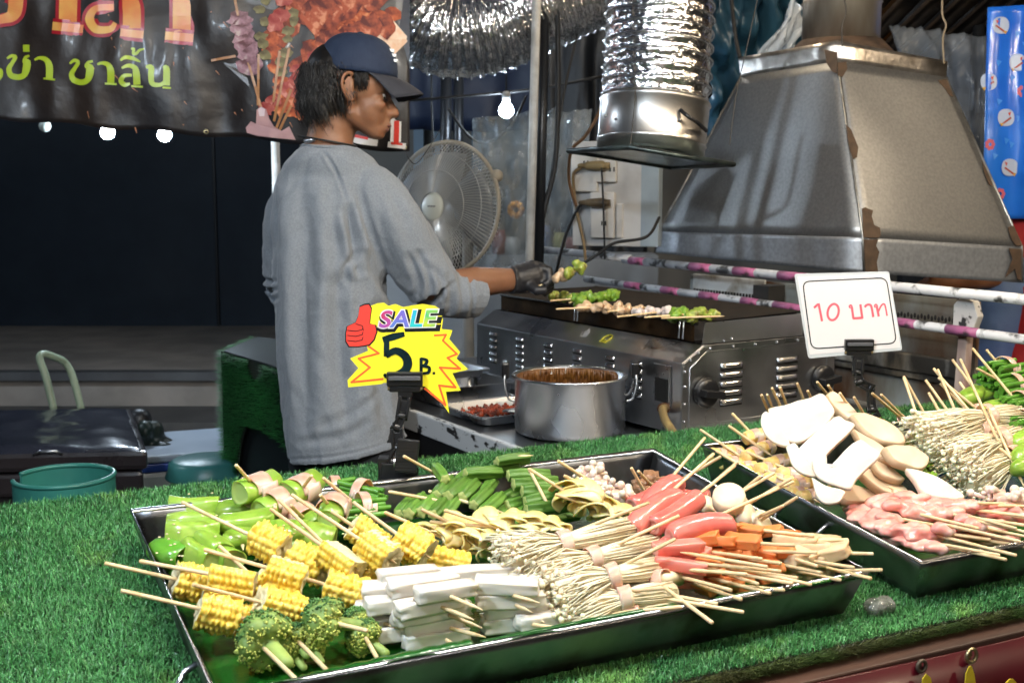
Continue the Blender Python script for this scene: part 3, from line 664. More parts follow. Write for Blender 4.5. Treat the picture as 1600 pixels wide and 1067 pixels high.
# peeling brown tape down the near seam
def patch(pts, plane, off=.004):
    a, b_, d = plane; n = nrm(np.cross(b_ - a, d - a)); n = n if n @ (CAM - a) > 0 else -n
    vs = [atp(x, y, a + n * off, n) for x, y in pts]; m = MB(); m.add(vs, [tuple(range(len(vs)))]); return m
pr_, pl_ = (HL['N'], HL['R'], HT['N']), (HL['N'], HL['L'], HT['N'])
tape = M('brown_peeling_tape', (.085, .052, .032), (.05, .032, .020), 40, .7)
for pts, pl in ((((1309, 98), (1322, 97), (1324, 108), (1316, 121), (1309, 118)), pr_), (((1322, 195), (1330, 203), (1336, 218), (1341, 230), (1339, 246), (1333, 249), (1328, 235), (1325, 222)), pr_),
    (((1347, 326), (1352, 324), (1358, 327), (1364, 329), (1362, 338), (1366, 352), (1375, 356), (1376, 368), (1373, 372), (1349, 371)), pr_), (((1465, 126), (1480, 124), (1490, 152), (1484, 150), (1476, 138)), pr_),
    (((1534, 250), (1546, 276), (1552, 292), (1545, 288), (1538, 270)), pr_), (((1575, 355), (1584, 352), (1597, 384), (1588, 384), (1580, 374)), pr_), (((1288, 78), (1308, 74), (1308, 116), (1300, 112), (1292, 100)), pl_)):
    patch(pts, pl, .006).build('tape_scrap', tape, hd, solid=.001)
for pts, pl in ((((1350, 374), (1372, 374), (1369, 384), (1374, 394), (1370, 410), (1372, 425), (1352, 425)), (HB['N'], HB['R'], HL['N'])), (((1576, 388), (1596, 389), (1596, 438), (1590, 436), (1586, 420), (1570, 434), (1582, 405)), (HB['N'], HB['R'], HL['N']))):
    patch(pts, pl, .006).build('tape_scrap', tape, hd, solid=.001)
# stack: cone then pipe
sc_ = (HC['N'] + HC['F']) / 2; r0 = .105
b = MB(); b.lathe([(.155, .002), (.125, .035), (r0 + .004, .05)], sc_, n=36); b.build('cone', rust, hd, smooth=True)
b = MB(); b.lathe([(r0, .04), (r0, .145), (r0 + .004, .15), (r0, .155), (r0, .8)], sc_, n=40); b.build('stack', M('greasy_galvanised_pipe', (.42, .39, .34), (.16, .12, .08), 9, .4, .8, stretch=(1, 1, .3)), hd, smooth=True)
wire = M('iron_wire', (.05, .045, .04), rough=.6, metal=.5)
def cable(pts, r, label, m=wire, name='hanging_wire', cat='wire', n=8):
    b = MB(); b.tube(smooth_path(pts, 10), r, n); return tag(b.build(name, m, smooth=True), label, cat)
cable([at(1316, 72, 3.02), at(1316, 40, 3.02), at(1322, 15, 3.02), at(1313, -30, 3.02)], .0022, 'knotted wire rising from the near corner of the hood collar')
cable([at(1475, 100, 3.15), at(1473, 62, 3.15), at(1478, 40, 3.15), at(1472, 20, 3.15), at(1474, -40, 3.15)], .0025, 'twisted wire holding the right corner of the hood', M('rope_fibre', (.25, .2, .14), rough=.9))
cable([at(1156, 90, 3.34), at(1148, 50, 3.34), at(1140, -30, 3.3)], .006, 'thick black cable at the left corner of the hood collar', rubber, 'hanging_cable', 'cable')
cable([at(1140, 228, 2.62), at(1150, 150, 2.63), at(1168, 70, 2.64), at(1190, -30, 2.64)], .0012, 'thin wire from the right corner of the square plate', name='hanging_wire')
cable([at(985, 228, 2.58), at(992, 150, 2.60), at(990, 80, 2.62), at(988, -30, 2.62)], .0012, 'thin wire hanging in front of the shiny duct')

# ================================================================ vertical flexible duct over the grill
dd = 2.72; kx = dd / F_PX
dt = thing('flexible_duct', at(1020, 245, dd), 'vertical silver foil duct with a steel collar and square plate above the grill', 'duct')
ca, cb = at(1016, 240, dd), at(1024, 158, dd); ax_ = nrm(cb - ca); Lc = np.linalg.norm(cb - ca)
b = MB(); b.lathe([(.124, 0), (.124, .02), (.1265, .022), (.124, .026), (.125, Lc - .01), (.128, Lc - .006), (.1255, Lc)], ca, ax_, 48); b.build('collar', M('collar_steel', (.62, .60, .57), (.50, .48, .46), 3, .30, 1, r2=.36, bump=.0006, bscale=8), dt, smooth=True)
rr = random.Random(4)
def foilduct(path, r, pitch, parent, name='flex_tube', nseg=64, amp=.010, crumple=.006, seed=0, squash=1.0):
    L_ = [0]
    for i in range(1, len(path)): L_.append(L_[-1] + np.linalg.norm(path[i] - path[i - 1]))
    tot = L_[-1]; n = int(tot / pitch * 6); b = MB(); P_ = np.array(path); secs = []; pts = []
    for i in range(n + 1):
        s = tot * i / n; pts.append(V(*[np.interp(s, L_, P_[:, k]) for k in range(3)]))
        ph = (s / pitch) % 1; bulge = -amp * math.sin(math.pi * ph) ** .7; rv = []
        for j in range(nseg):
            a = j * 2 * math.pi / nseg
            c_ = crumple * mnoise.noise(Vector((math.cos(a) * 7 + seed, math.sin(a) * 7, s * 40))) + crumple * .7 * mnoise.noise(Vector((math.cos(a) * 19, math.sin(a) * 19 + seed, s * 90)))
            rv.append(r + bulge + c_ * (0.35 + (1 - abs(2 * ph - 1))))
        an = np.arange(nseg) * 2 * math.pi / nseg; rv = np.array(rv); secs.append(np.stack([np.cos(an) * rv, np.sin(an) * rv * squash], 1))
    b.sweep(pts, secs); b.build(name, foil, parent, smooth=True)
    b = MB(); hel = []
    m = int(tot / pitch * 30)
    _, s0, u0 = basis(nrm(P_[1] - P_[0])); prev = s0
    for i in range(m + 1):
        s = tot * i / m; c_ = V(*[np.interp(s, L_, P_[:, k]) for k in range(3)]); c2 = V(*[np.interp(min(s + .01, tot), L_, P_[:, k]) for k in range(3)]); c1 = V(*[np.interp(max(s - .01, 0), L_, P_[:, k]) for k in range(3)])
        d = nrm(c2 - c1); prev = nrm(prev - d * (prev @ d)); u = np.cross(prev, d); a = 2 * math.pi * s / pitch
        hel.append(c_ + (prev * math.cos(a) + u * math.sin(a) * squash) * (r + .001))
    b.tube(hel, .0026, 6); b.build('spiral_wire', foil, parent, smooth=True)
top = [at(1024, 160, dd), at(1027, 110, dd), at(1030, 50, dd), at(1032, -20, dd), at(1034, -120, dd)]
foilduct(top, .124, .031, dt, seed=1, amp=.006, crumple=.0040)
# square plate, slightly tilted
pc_ = at(1016, 246, dd); c4 = [at(888, 236, 2.78), at(985, 230, 2.52), at(1146, 257, 2.62), at(1050, 262, 2.90)]
b = MB(); n_ = V(0, 0, .004); b.add([q for q in c4] + [q + n_ for q in c4], [(3, 2, 1, 0), (4, 5, 6, 7), (0, 1, 5, 4), (1, 2, 6, 5), (2, 3, 7, 6), (3, 0, 4, 7)]); b.build('square_plate', M('greenish_plate', (.25, .33, .32), (.08, .10, .10), 14, .25, .9), dt)
b = MB(); b.tube(c4, .006, 8, closed=True); b.build('plate_rim', M('dark_plate_rim', (.10, .13, .13), (.03, .035, .035), 20, .35, .8), dt, smooth=True)
b = MB(); b.tube(smooth_path([at(1063, 172, 2.60), at(1075, 182, 2.59), at(1090, 192, 2.60), at(1104, 205, 2.64)]), .0045, 8); b.build('handle', black_pl, dt, smooth=True)
for q in ((1062, 188), (946, 181)):
    b = MB(); b.ell(at(*q, 2.6 if q[0] > 1000 else 2.64), .004, nu=8, nv=6); b.build('screw', steel, dt, smooth=True)
# ================================================================ big bent foil duct behind the vendor
d2 = thing('flexible_duct', at(790, 60, 3.35), 'big bent silver foil duct crossing the top behind the vendor', 'duct')
pth = smooth_path([at(x, y, 3.3) for x, y in ((1120, -80), (1040, -62), (960, -40), (890, -14), (825, 16), (770, 40), (715, 50), (672, 38), (646, 2), (640, -60), (640, -130))], 8)
foilduct(pth, .130, .024, d2, seed=3, nseg=80, amp=.007, crumple=.006)

# ================================================================ plug box
bx = thing('plug_box', at(965, 300, 3.35), 'white electrical board with sockets and brown plugs hanging behind the duct', 'plug box')
n_ = nrm(CAM - at(965, 300, 3.35)); n_ = nrm(V(n_[0], n_[1], 0)); n_ = nrm(n_ - RT * .25); Xb = nrm(np.cross(Z1, n_))
if Xb @ RT < 0: Xb = -Xb
def onb(px, py, off=0.): return atp(px, py, at(965, 300, 3.35) + n_ * off, n_)
def boxpx(x0, y0, x1, y1, th, off, name, mat, parent, bevel=.003):
    a, c_ = onb(x0, y0, off), onb(x1, y1, off); w = (c_ - a) @ Xb; h = a[2] - c_[2]; b = MB(); b.box((a + c_) / 2 - n_ * 0 + n_ * th / 2, (w, th, h), (Xb, n_, Z1)); return b.build(name, mat, parent, bevel=bevel)
wb = M('aged_white_board', (.60, .60, .60), (.45, .44, .43), 10, .4); wb2 = M('white_socket_plastic', (.72, .71, .69), (.6, .58, .55), 14, .35)
boxpx(900, 222, 1006, 385, .03, 0, 'board', wb, bx)
boxpx(1007, 236, 1034, 385, .05, -.02, 'side_cover', M('blue_grey_cover', (.35, .42, .47), (.28, .34, .4), 10, .4), bx)
for q in ((895, 240, 936, 300), (932, 250, 965, 285), (925, 300, 962, 372)):
    s = boxpx(*q, .022, .03, 'socket', wb2, bx, .004)
    for k in range(2 if q[0] > 900 else 1):
        for dx in (-3, 3):
            cx, cy = (q[0] + q[2]) / 2 + dx + (8 if q[0] > 930 else 0), q[1] + 15 + k * 34
            if cy < q[3] - 5: boxpx(cx - 1, cy - 3.5, cx + 1, cy + 3.5, .001, .0523, 'slot', M('dark_hole'), s, 0)
boxpx(965, 318, 974, 372, .012, .03, 'rail', wb2, bx)
plug_m = M('brown_plug', (.16, .12, .07), (.07, .05, .03), 20, .45)
for (x, y), m_, l in (((930, 259), M('tan_plug', (.28, .21, .10), rough=.45), 'tan plug in the upper socket of the white plug box'), ((931, 317), plug_m, 'dark brown plug in the lower socket of the white plug box')):
    c_ = onb(x, y, .07); b = MB(); b.cap(c_ - Xb * .022, c_ + Xb * .018, .011, .014, 12); b.cap(c_ - Xb * .045, c_ - Xb * .02, .006, .010, 10); b.box(c_ + Xb * .030, (.02, .018, .018), (Xb, n_, Z1))
    tag(b.build('plug', m_, smooth=True), l, 'plug')
cable([onb(908, 262, .07), onb(896, 272, .07), onb(897, 300, .06), onb(903, 340, .06), onb(912, 380, .06), onb(915, 410, .06)], .0045, 'tan cord hanging down from the upper plug', M('tan_cord', (.22, .15, .07), rough=.5), 'power_cord', 'cord')
cable([onb(909, 318, .07), onb(898, 335, .06), onb(885, 365, .05), onb(875, 400, .04), onb(868, 430, .02)], .0045, 'black cord running down left from the lower plug', rubber, 'power_cord', 'cord')
cable([onb(940, 262, .08), onb(943, 330, .09), onb(945, 405, .08)], .003, 'thin black cord hanging in front of the white plug box', rubber, 'power_cord', 'cord')
cable([at(944, 120, 3.1), at(938, 170, 3.1), at(915, 212, 3.1), at(893, 236, 3.15), at(889, 280, 3.25), at(900, 322, 3.28)], .0045, 'brown cord looping down from the duct to the left of the plug box', M('brown_cord', (.14, .07, .03), rough=.5), 'power_cord', 'cord')
cable([at(870, -20, 3.2), at(872, 120, 3.2), at(868, 250, 3.2), at(850, 330, 3.2), at(838, 400, 3.2)], .007, 'thick black cable hanging right of the slim white post', rubber, 'hanging_cable', 'cable')
cable([at(905, 40, 3.3), at(880, 150, 3.3), at(862, 270, 3.3), at(845, 360, 3.3)], .004, 'black cord slanting down behind the thick cable', rubber, 'hanging_cable', 'cable')
cable([at(700, 170, 4.3), at(735, 215, 4.3), at(765, 222, 4.3), at(800, 195, 4.3), at(822, 150, 4.3)], .005, 'black cable sagging below the lit bulb behind the fan', rubber, 'hanging_cable', 'cable')
cable([at(676, 60, 4.4), at(674, 150, 4.4), at(678, 240, 4.4)], .004, 'black cord hanging left of the dark posts', rubber, 'hanging_cable', 'cable')
cable([at(880, 430, 3.0), at(930, 400, 3.0), at(960, 380, 3.0), at(1010, 370, 3.0), at(1030, 340, 3.1)], .004, 'black cord looping under the plug box to the right', rubber, 'hanging_cable', 'cable')
cable([at(745, 430, 3.6), at(800, 440, 3.6), at(835, 425, 3.5), at(870, 440, 3.4)], .006, 'black hose lying low between the fan and the grill', rubber, 'hanging_cable', 'cable')
# clear plastic sheeting behind the fan
sheet('plastic_sheet', [at(742, 430, 4.0), at(900, 430, 4.0), at(925, 170, 4.0), at(738, 185, 4.0)], M('cloudy_plastic', (.55, .60, .63), (.35, .4, .43), 9, .15, bump=.03, bscale=9, alpha=.40, spec=.9), 'cloudy clear plastic sheet hanging behind the slim white post', 'plastic sheet', amp=.12, nu=40, nv=40, fr=4., seed=8)
# small orange sunflower ornament and distant goods
b = MB(); c_ = at(806, 328, 4.6)
for k in range(9): a = k * 2 * math.pi / 9; b.ell(c_ + RT * .022 * math.cos(a) + Z1 * .022 * math.sin(a), (.014, .006, .014), nu=8, nv=6)
fl = thing('ornament', c_, 'small orange flower ornament hanging beyond the white post', 'ornament'); b.build('petals', M('orange_petals', (.55, .22, .01), rough=.5), fl, smooth=True)
b = MB(); b.ell(c_ - Fh * .006, (.010, .004, .010), (RT, Fh, Z1)); b.build('centre', M('brown_centre', (.05, .02, .01), rough=.6), fl, smooth=True)
jar_ms = [M('jar_%d' % i, c, rough=.4) for i, c in enumerate(((.25, .08, .06), (.4, .4, .38), (.10, .14, .25), (.30, .28, .10)))]
tb = slab(600, 1030, 4.9, 5.3, 0.0, 1.02, '', dm).build('back_counter', M('pale_back_counter', (.34, .35, .36), (.25, .26, .27), 4, .4)); tag(tb, 'pale low counter behind the fan and the railing', 'counter')
for i, (px, h, r) in enumerate(((780, .10, .03), (800, .07, .035), (852, .12, .028), (875, .09, .03), (893, .07, .03), (735, .08, .03))):
    q = L3(px, 5.0, 1.021); b = MB(); b.lathe([(r, 0), (r, h * .75), (r * .8, h * .85), (r * .8, h), (.001, h)], q, n=14); tag(b.build('jar', jar_ms[i % 4], smooth=True), ('dark red jar', 'squat pale grey jar', 'tall navy jar', 'olive jar', 'small dark red jar', 'pale grey jar')[i] + ' on the back counter, ' + ('left of the slim white post', 'just left of the slim white post', 'right of the slim white post', 'below the thick cable', 'nearest the plug box', 'right behind the fan')[i], 'jar', 'jars on the back counter')

# ================================================================ fan
fc = at(697, 326, 3.75); fnv = nrm(-Fh * .80 - RT * .52 + Z1 * .10); Xf = nrm(np.cross(Z1, fnv)); Yf = np.cross(fnv, Xf); R_ = .208
fan = thing('pedestal_fan', V(fc[0], fc[1], 0), 'grey pedestal fan with round wire guard behind the vendor', 'fan')
def fp(r, a, z): return fc + (Xf * math.cos(a) + Yf * math.sin(a)) * r + fnv * z
gm = M('fan_wire', (.42, .43, .43), rough=.4, metal=.2); gm2 = M('cream_guard_rim', (.45, .41, .34), rough=.4)
def dome(r): return .055 * math.sqrt(max(0, 1 - (r / R_) ** 2)) + .01
b = MB()
for k in range(110):
    a = k * 2 * math.pi / 110
    b.tube([fp(r, a + .25 * (R_ - r) / R_, dome(r) + .01) for r in np.linspace(.045, R_ * .998, 7)], .0014, 4, cap=False)
b.build('front_guard', gm, fan)['kind'] = 'stuff'
b = MB()
for k in range(90):
    a = k * 2 * math.pi / 90; b.tube([fp(r, a, -dome(r) * 1.3 + .01) for r in np.linspace(.05, R_ * .998, 7)], .0011, 4, cap=False)
b.build('rear_guard', gm, fan)['kind'] = 'stuff'
for r_, z_, w_ in ((R_ * .82, dome(R_ * .82) + .011, .0016), (R_ * .55, dome(R_ * .55) + .011, .0016)):
    b = MB(); b.tube([fp(r_, a, z_) for a in np.arange(48) * 2 * math.pi / 48], w_, 6, closed=True); b.build('guard_ring', gm, fan, smooth=True)
b = MB(); b.tube([fp(R_, a, .012) for a in np.arange(64) * 2 * math.pi / 64], .007, 8, closed=True); b.build('guard_rim', gm2, fan, smooth=True)
b = MB(); b.lathe([(.045, 0), (.044, .008), (.038, .013), (.001, .015)], fc + fnv * .062, fnv, 32); hub = b.build('badge', M('fan_badge', (.62, .64, .58), rough=.4), fan, smooth=True)
b = MB(); b.box(fc + fnv * .078, (.03, .004, .001), (Xf, Yf, fnv)); b.build('badge_print', M('grey_print', (.15, .15, .15)), hub)
for k in range(3):
    a0 = k * 2 * math.pi / 3; b = MB()
    b.grid(lambda u, v, a0=a0: fp(.03 + u * .15, a0 + (v - .5) * 1.9 * (1 - .15 * u), (v - .5) * .05), 8, 8); b.build('blade', M('smoky_blade', (.36, .39, .42), rough=.25), fan, smooth=True, solid=.002)
b = MB(); b.lathe([(.05, -.05), (.065, -.08), (.06, -.16), (.02, -.19)], fc, fnv, 24); b.build('motor_housing', M('fan_grey', (.30, .30, .29), rough=.4), fan, smooth=True)
mc = fc - fnv * .12; b = MB(); b.cap(mc - Z1 * .03, V(mc[0], mc[1], .08), .018, .02, 12); b.build('pole', M('fan_grey'), fan, smooth=True)
b = MB(); b.lathe([(.20, 0), (.20, .02), (.12, .05), (.03, .08)], V(mc[0], mc[1], 0), n=32); b.build('base', M('fan_grey'), fan, smooth=True)
b = MB(); q = fp(R_ * 1.02, .5, .0); b.ell(q, (.02, .02, .02)); b.build('knob', gm2, fan, smooth=True)
# ================================================================ the vendor
MD = 2.5
def H(px, py, dy=0.0): return at(px, py, MD) + Fh * dy * 1.0
def hr(p): return p * MD / F_PX           # pixels to metres at the vendor
man = thing('person', V(*(at(560, 600, MD) * [1, 1, 0])), 'street vendor in grey blue long sleeved top and navy cap reaching over the grill', 'person')
skin = M('skin', (.235, .112, .062), (.18, .080, .042), 18, .45, sss=.25, sssr=(.012, .004, .002), bump=.0004, bscale=140, spec=.35)
AX = (RT, Fh, Z1)
b = MB()
# head in profile, looking right and down
b.ell(H(540, 122), (hr(62), .076, hr(60)), AX, 24, 16)
b.ell(H(572, 135), (hr(40), .068, hr(46)), AX, 24, 16)
b.ell(H(578, 170), (hr(30), .056, hr(42)), AX, 20, 14)
b.cap(H(552, 178, -.038), H(588, 206, -.012), .020, .016); b.cap(H(552, 178, .038), H(588, 206, .012), .020, .016)
b.ell(H(588, 203), (hr(16), .030, hr(16)), AX); b.ell(H(592, 211), (hr(10), .016, hr(8)), AX)
b.cap(H(602, 142), H(606, 158), .012, .0080); b.cap(H(606, 156), H(617, 178), .0075, .0105); b.ell(H(596, 152, -.031), (.0125, .013, .0105), AX); b.ell(H(596, 152, .031), (.0125, .013, .0105), AX)
b.ell(H(611, 179, -.010), (.009, .007, .0075), AX); b.ell(H(611, 179, .010), (.009, .007, .0075), AX); b.ell(H(603, 182), (.012, .014, .008), AX)
b.ell(H(601, 190), (.012, .018, .008), AX); b.ell(H(606.5, 196), (.0080, .017, .0052), AX); b.ell(H(603, 203), (.0075, .015, .0056), AX)
b.cap(H(598, 141, -.040), H(607, 141, -.012), .010, .010); b.cap(H(598, 141, .040), H(607, 141, .012), .010, .010)
b.ell(H(590, 165, -.040), (.022, .016, .018), AX); b.ell(H(590, 165, .040), (.022, .016, .018), AX)
# neck and shoulders, torso, arms (under the clothes), legs
b.tube([H(528, 150), H(524, 180), H(517, 212), H(512, 240), H(512, 262)], [hr(40), hr(38), hr(36), hr(40), hr(48)], 20)
b.cap(H(470, 282, .06), H(570, 290, .02), hr(18), hr(20), 18); b.ell(H(514, 262, .03), (hr(40), .045, hr(26)), AX)
b.ell(H(518, 345, .04), (hr(74), .082, hr(84)), AX, 24, 16); b.ell(H(518, 470, .04), (hr(66), .075, hr(120)), AX, 24, 16); b.ell(H(540, 630, .035), (hr(64), .075, hr(80)), AX, 24, 16)
sho, elb, wri = H(578, 300, .0), H(682, 456, .07), H(800, 447, .17)
b.cap(sho, elb, .044, .037, 16); b.tube([elb, elb * .5 + wri * .5 + Z1 * .004, wri], [.038, .035, .0265], 18)
hc = H(836, 444, .20); b.cap(wri, hc, .027, .034, 16)
sl, el, wl = H(462, 300, .05), H(437, 440, .10), H(475, 520, .30)
b.cap(sl, el, .036, .032, 16); b.cap(el, wl, .032, .025, 16); hl = wl + nrm(wl - el) * .07; b.cap(wl, hl, .024, .030, 14)
for k in range(4): q = hl + RT * (.026 - .017 * k); b.tube([q - Fh * .01, q + Fh * .035 - Z1 * .01, q + Fh * .045 - Z1 * .035], [.010, .009, .007], 8)
b.tube([hl - RT * .02, hl + RT * -.0 - RT * .045 + Z1 * .01, hl - RT * .05 + Fh * .03], [.012, .010, .008], 8)
for s, o_ in ((-1, .02), (1, -.02)):
    hx = H(535 + s * 40, 690, o_); hx = hx + Fh * .05; kn = V(hx[0], hx[1], .43) + Fh * .02; an = V(hx[0], hx[1], .07)
    b.cap(hx, kn, .060, .045, 16); b.cap(kn, an, .045, .036, 16); b.cap(an - Z1 * .03, an - Z1 * .035 + nrm(Fh + RT * .5) * .15, .035, .03, 12)
def facedisp(co, no):
    P_ = (co - CAM) @ FW; u = 800 + F_PX * ((co - CAM) @ RT) / P_; w = 533.5 - F_PX * ((co - CAM) @ UP) / P_; side = (co - H(560, 150)) @ Fh
    def dent(cx, cy, rx, ry, a): return a * np.exp(-((u - cx) / rx) ** 2 - ((w - cy) / ry) ** 2)
    d = np.zeros(len(co)); fr = np.abs(side) > .012
    d -= np.where(fr, dent(599, 147, 6, 2.2, .004) + dent(599, 158, 6, 2.0, .003), 0)          # eye socket
    d += np.where(fr, dent(600, 152.5, 3.2, 2.0, .0), 0)       # eyeball lid
    d -= dent(606, 199.5, 5, 1.0, .003)                       # mouth line
    d -= dent(600, 209, 5, 2.5, .002)
    return co + no * d[:, None]
body = organic('body', b, skin, man, voxel=.0042, smooth=7, disp=facedisp)
# ear
b = MB(); e0 = H(556, 143, -.078); en = nrm(-Fh + RT * -.25)
pts = [e0 + RT * hr(x) + Z1 * hr(-y) - Fh * z for x, y, z in ((4, -20, .0), (-1, -23, .006), (-8, -20, .010), (-12, -10, .012), (-11, 2, .011), (-6, 12, .007), (-1, 18, .002), (3, 15, .0), (4, 8, 0))]
b.tube(smooth_path(pts, 5), .0036, 8)
b.grid(lambda u, v: e0 + RT * hr(-10 + 14 * u) + Z1 * hr(19 - 34 * v) - Fh * (.002 + .006 * (1 - u)), 6, 10)
b.ell(e0 + RT * hr(2) - Z1 * hr(3), (.0035, .004, .006), AX); b.ell(e0 + RT * hr(-3) + Z1 * hr(2) - Fh * .001, (hr(8), .004, hr(15)), AX)
v_, f_, m_ = b.arrays(); organic('ear', b, skin, man, voxel=.0022, smooth=2)
# eye and brow and lashes
for s in (-1, 1):
    c_ = H(597.5, 153.5, .0) + Fh * (s * .030); b = MB(); b.ell(c_, (.0108, .0115, .0085), AX); ey = b.build('eye', M('eye_white', (.6, .56, .52), rough=.15), man, smooth=True)
    b = MB(); b.ell(c_ + RT * .0062 + Fh * (s * .003) - Z1 * .002, (.004, .006, .0045), AX); b.build('iris', M('dark_iris', (.015, .008, .005), rough=.1), ey, smooth=True)
    b = MB()
    for k in range(16):
        t_ = k / 15; p = c_ + RT * (.004 + .006 * math.cos((t_ - .5) * 2.4)) + Fh * (.011 * math.sin((t_ - .5) * 2.4)) - Z1 * .0045; b.tube([p, p + RT * .005 - Z1 * .003], .0005, 4)
    b.build('eyelashes', M('lash_black', (.008, .006, .005), rough=.6), man)['kind'] = 'stuff'
    b = MB()
    for k in range(40):
        t_ = k / 39; p = H(598, 137) + RT * (.010 * math.cos((t_ - .4) * 1.6)) + Fh * s * (.012 + .034 * t_) + Z1 * (.003 * math.sin(t_ * 3) + rng.uniform(-.002, .002)) + RT * .004
        b.tube([p, p + Fh * s * .006 - Z1 * .001], .0006, 4)
    b.build('eyebrow', M('lash_black'), man)['kind'] = 'stuff'
b = MB(); b.ell(H(607, 197), (.0066, .015, .0042), AX); b.ell(H(603.2, 203), (.0066, .014, .0046), AX); organic('lips', b, M('lip_skin', (.18, .07, .05), (.15, .055, .04), 40, .35, sss=.2), man, voxel=.0015, smooth=3)
# hair: mass + strands
hair_m = M('black_hair', (.005, .004, .0035), (.009, .007, .006), 60, .45, island=.4)
b = MB()
b.ell(H(522, 116), (hr(44), .081, hr(48)), AX, 20, 14); b.ell(H(512, 152), (hr(34), .072, hr(34)), AX, 20, 14); b.ell(H(556, 122), (hr(34), .078, hr(16)), AX)
hm = organic('hair', b, hair_m, man, voxel=.004, smooth=3)
b = MB()
r = np.random.default_rng(11)
for k in range(2600):
    a = r.uniform(-1.0, 1.0)                       # around the back of the head, -1 near side front, 1 far
    phi = r.uniform(-2.3, 1.2)
    ca_, sa_ = math.cos(phi), math.sin(phi)
    top = H(520, 0) * 0 + H(520 - 48 * ca_, r.uniform(100, 150)) + Fh * (.082 * sa_)
    if ca_ < -.1 and r.random() < .80: continue
    L_ = r.uniform(22, 66) * (1.0 if ca_ > .1 else .5); drift = r.uniform(-9, 14)
    low = top - Z1 * hr(L_) + RT * hr(drift + (12 if ca_ > .2 else 2)) + nrm(V(0, 0, 0) + RT * -ca_ + Fh * sa_) * r.uniform(-.004, .008)
    mid = top * .5 + low * .5 + (RT * -ca_ + Fh * sa_) * r.uniform(.002, .020)
    b.tube([top, mid, low], [.0010, .0009, .0003], 3, cap=False)
for k in range(520):                               # sideburn and loose tufts by the ear and the nape
    t_ = r.random()
    if t_ < .4: p = H(r.uniform(562, 580), r.uniform(108, 118), -.074); q = p - Z1 * hr(r.uniform(14, 32)) + RT * hr(r.uniform(-3, 5)) - Fh * -.004
    else: p = H(r.uniform(500, 545), r.uniform(140, 165), -.064); q = p - Z1 * hr(r.uniform(12, 26)) + RT * hr(r.uniform(-8, 10)) + Fh * .006
    b.tube([p, (p + q) / 2 - Fh * .004, q], [.0010, .0009, .0003], 3, cap=False)
st = b.build('hair_strands', hair_m, man, smooth=True); st['kind'] = 'stuff'
# cap
cap_m = M('navy_cap_cloth', (.009, .018, .045), (.013, .024, .053), 60, .8, bump=.0006, bscale=300)
cap_b = M('faded_cap_peak', (.024, .026, .036), (.018, .020, .029), 50, .75, bump=.0005, bscale=300)
cap_ = None
cc = H(558, 116); th0 = math.radians(-6)
cx_ = RT * math.cos(th0) + Z1 * math.sin(th0); cz_ = -RT * math.sin(th0) + Z1 * math.cos(th0)
def dome_pt(u, v):
    a = u * 2 * math.pi; t_ = v * math.pi / 2; rr_ = math.cos(t_) ** .78; zz = math.sin(t_) ** .9
    front = math.cos(a); sx = hr(66 if front < 0 else 62); q = cc + cx_ * (sx * front * rr_) + Fh * (.086 * math.sin(a) * rr_) + cz_ * (hr(61) * zz - (.008 * (front < -.9)))
    q = q + (cx_ * front + Fh * math.sin(a)) * (.0012 * mnoise.noise(Vector((a * 2, v * 4, 0))))
    seam = abs(((a / (math.pi / 3)) % 1) - .5); return q - (cx_ * front + Fh * math.sin(a)) * (.0012 * (seam > .47))
b = MB(); b.grid(dome_pt, 96, 18); capo = b.build('cap_crown', cap_m, man, smooth=True, solid=.002)
b = MB(); b.lathe([(.008, 0), (.007, .003), (.001, .005)], cc + cz_ * hr(61), cz_, 14); b.build('cap_button', cap_m, capo, smooth=True)
for k in range(6):
    a = (k + .5) / 6; b = MB(); b.tube([dome_pt(a, v) + (dome_pt(a, v) - cc) * .006 for v in np.linspace(.02, .97, 14)], .0011, 5); b.build('cap_seam', cap_m, capo, smooth=True)
def brim(u, v):
    a = (u - .5) * 2.3; base = cc + cx_ * (hr(60) * math.cos(a)) + Fh * (.084 * math.sin(a)); out = v * (math.cos(a * .62) ** .6)
    drop = .014 * v * v + .012 * v + .020 * math.sin(a) ** 2 * v + .001
    return base + cx_ * (.060 * out) - cz_ * drop + Fh * (-.012 * math.sin(a) * v)
b = MB(); b.grid(brim, 36, 12); b.build('cap_peak', cap_b, man, smooth=True, solid=.004)
b = MB(); b.tube([brim(u, 1.0) for u in np.linspace(0, 1, 30)], .0024, 6); b.build('peak_edge', cap_b, capo, smooth=True)
b = MB(); q = dome_pt(.03, .38); 
for k, (dx, dz) in enumerate(((0, 0), (.006, -.004), (.010, -.011))): b.box(dome_pt(.97, .42 - k * .09) + (dome_pt(.97, .42 - k * .09) - cc) * .02, (.010, .012, .006), (cx_, Fh, cz_))
b.build('cap_mark', M('white_thread', (.75, .75, .75), rough=.6), capo)
# cord necklace
b = MB(); nk = [H(512, 236) + RT * hr(45) * math.cos(a) + Fh * .058 * math.sin(a) + Z1 * (hr(15) - hr(8) * math.cos(a)) * (1) for a in np.arange(28) * 2 * math.pi / 28]
b.tube(nk, .0022, 6, closed=True); nl = b.build('necklace', M('black_cord', (.01, .01, .01), rough=.5), man, smooth=True)
c_ = H(490, 221, -.052); b = MB(); b.lathe([(.003, -.012), (.0045, -.010), (.0035, -.006), (.0045, -.002), (.0045, .004), (.0035, .008), (.005, .010), (.003, .013)], c_, nrm(RT + Z1 * .15), 12); b.build('clasp', steel, nl, smooth=True)
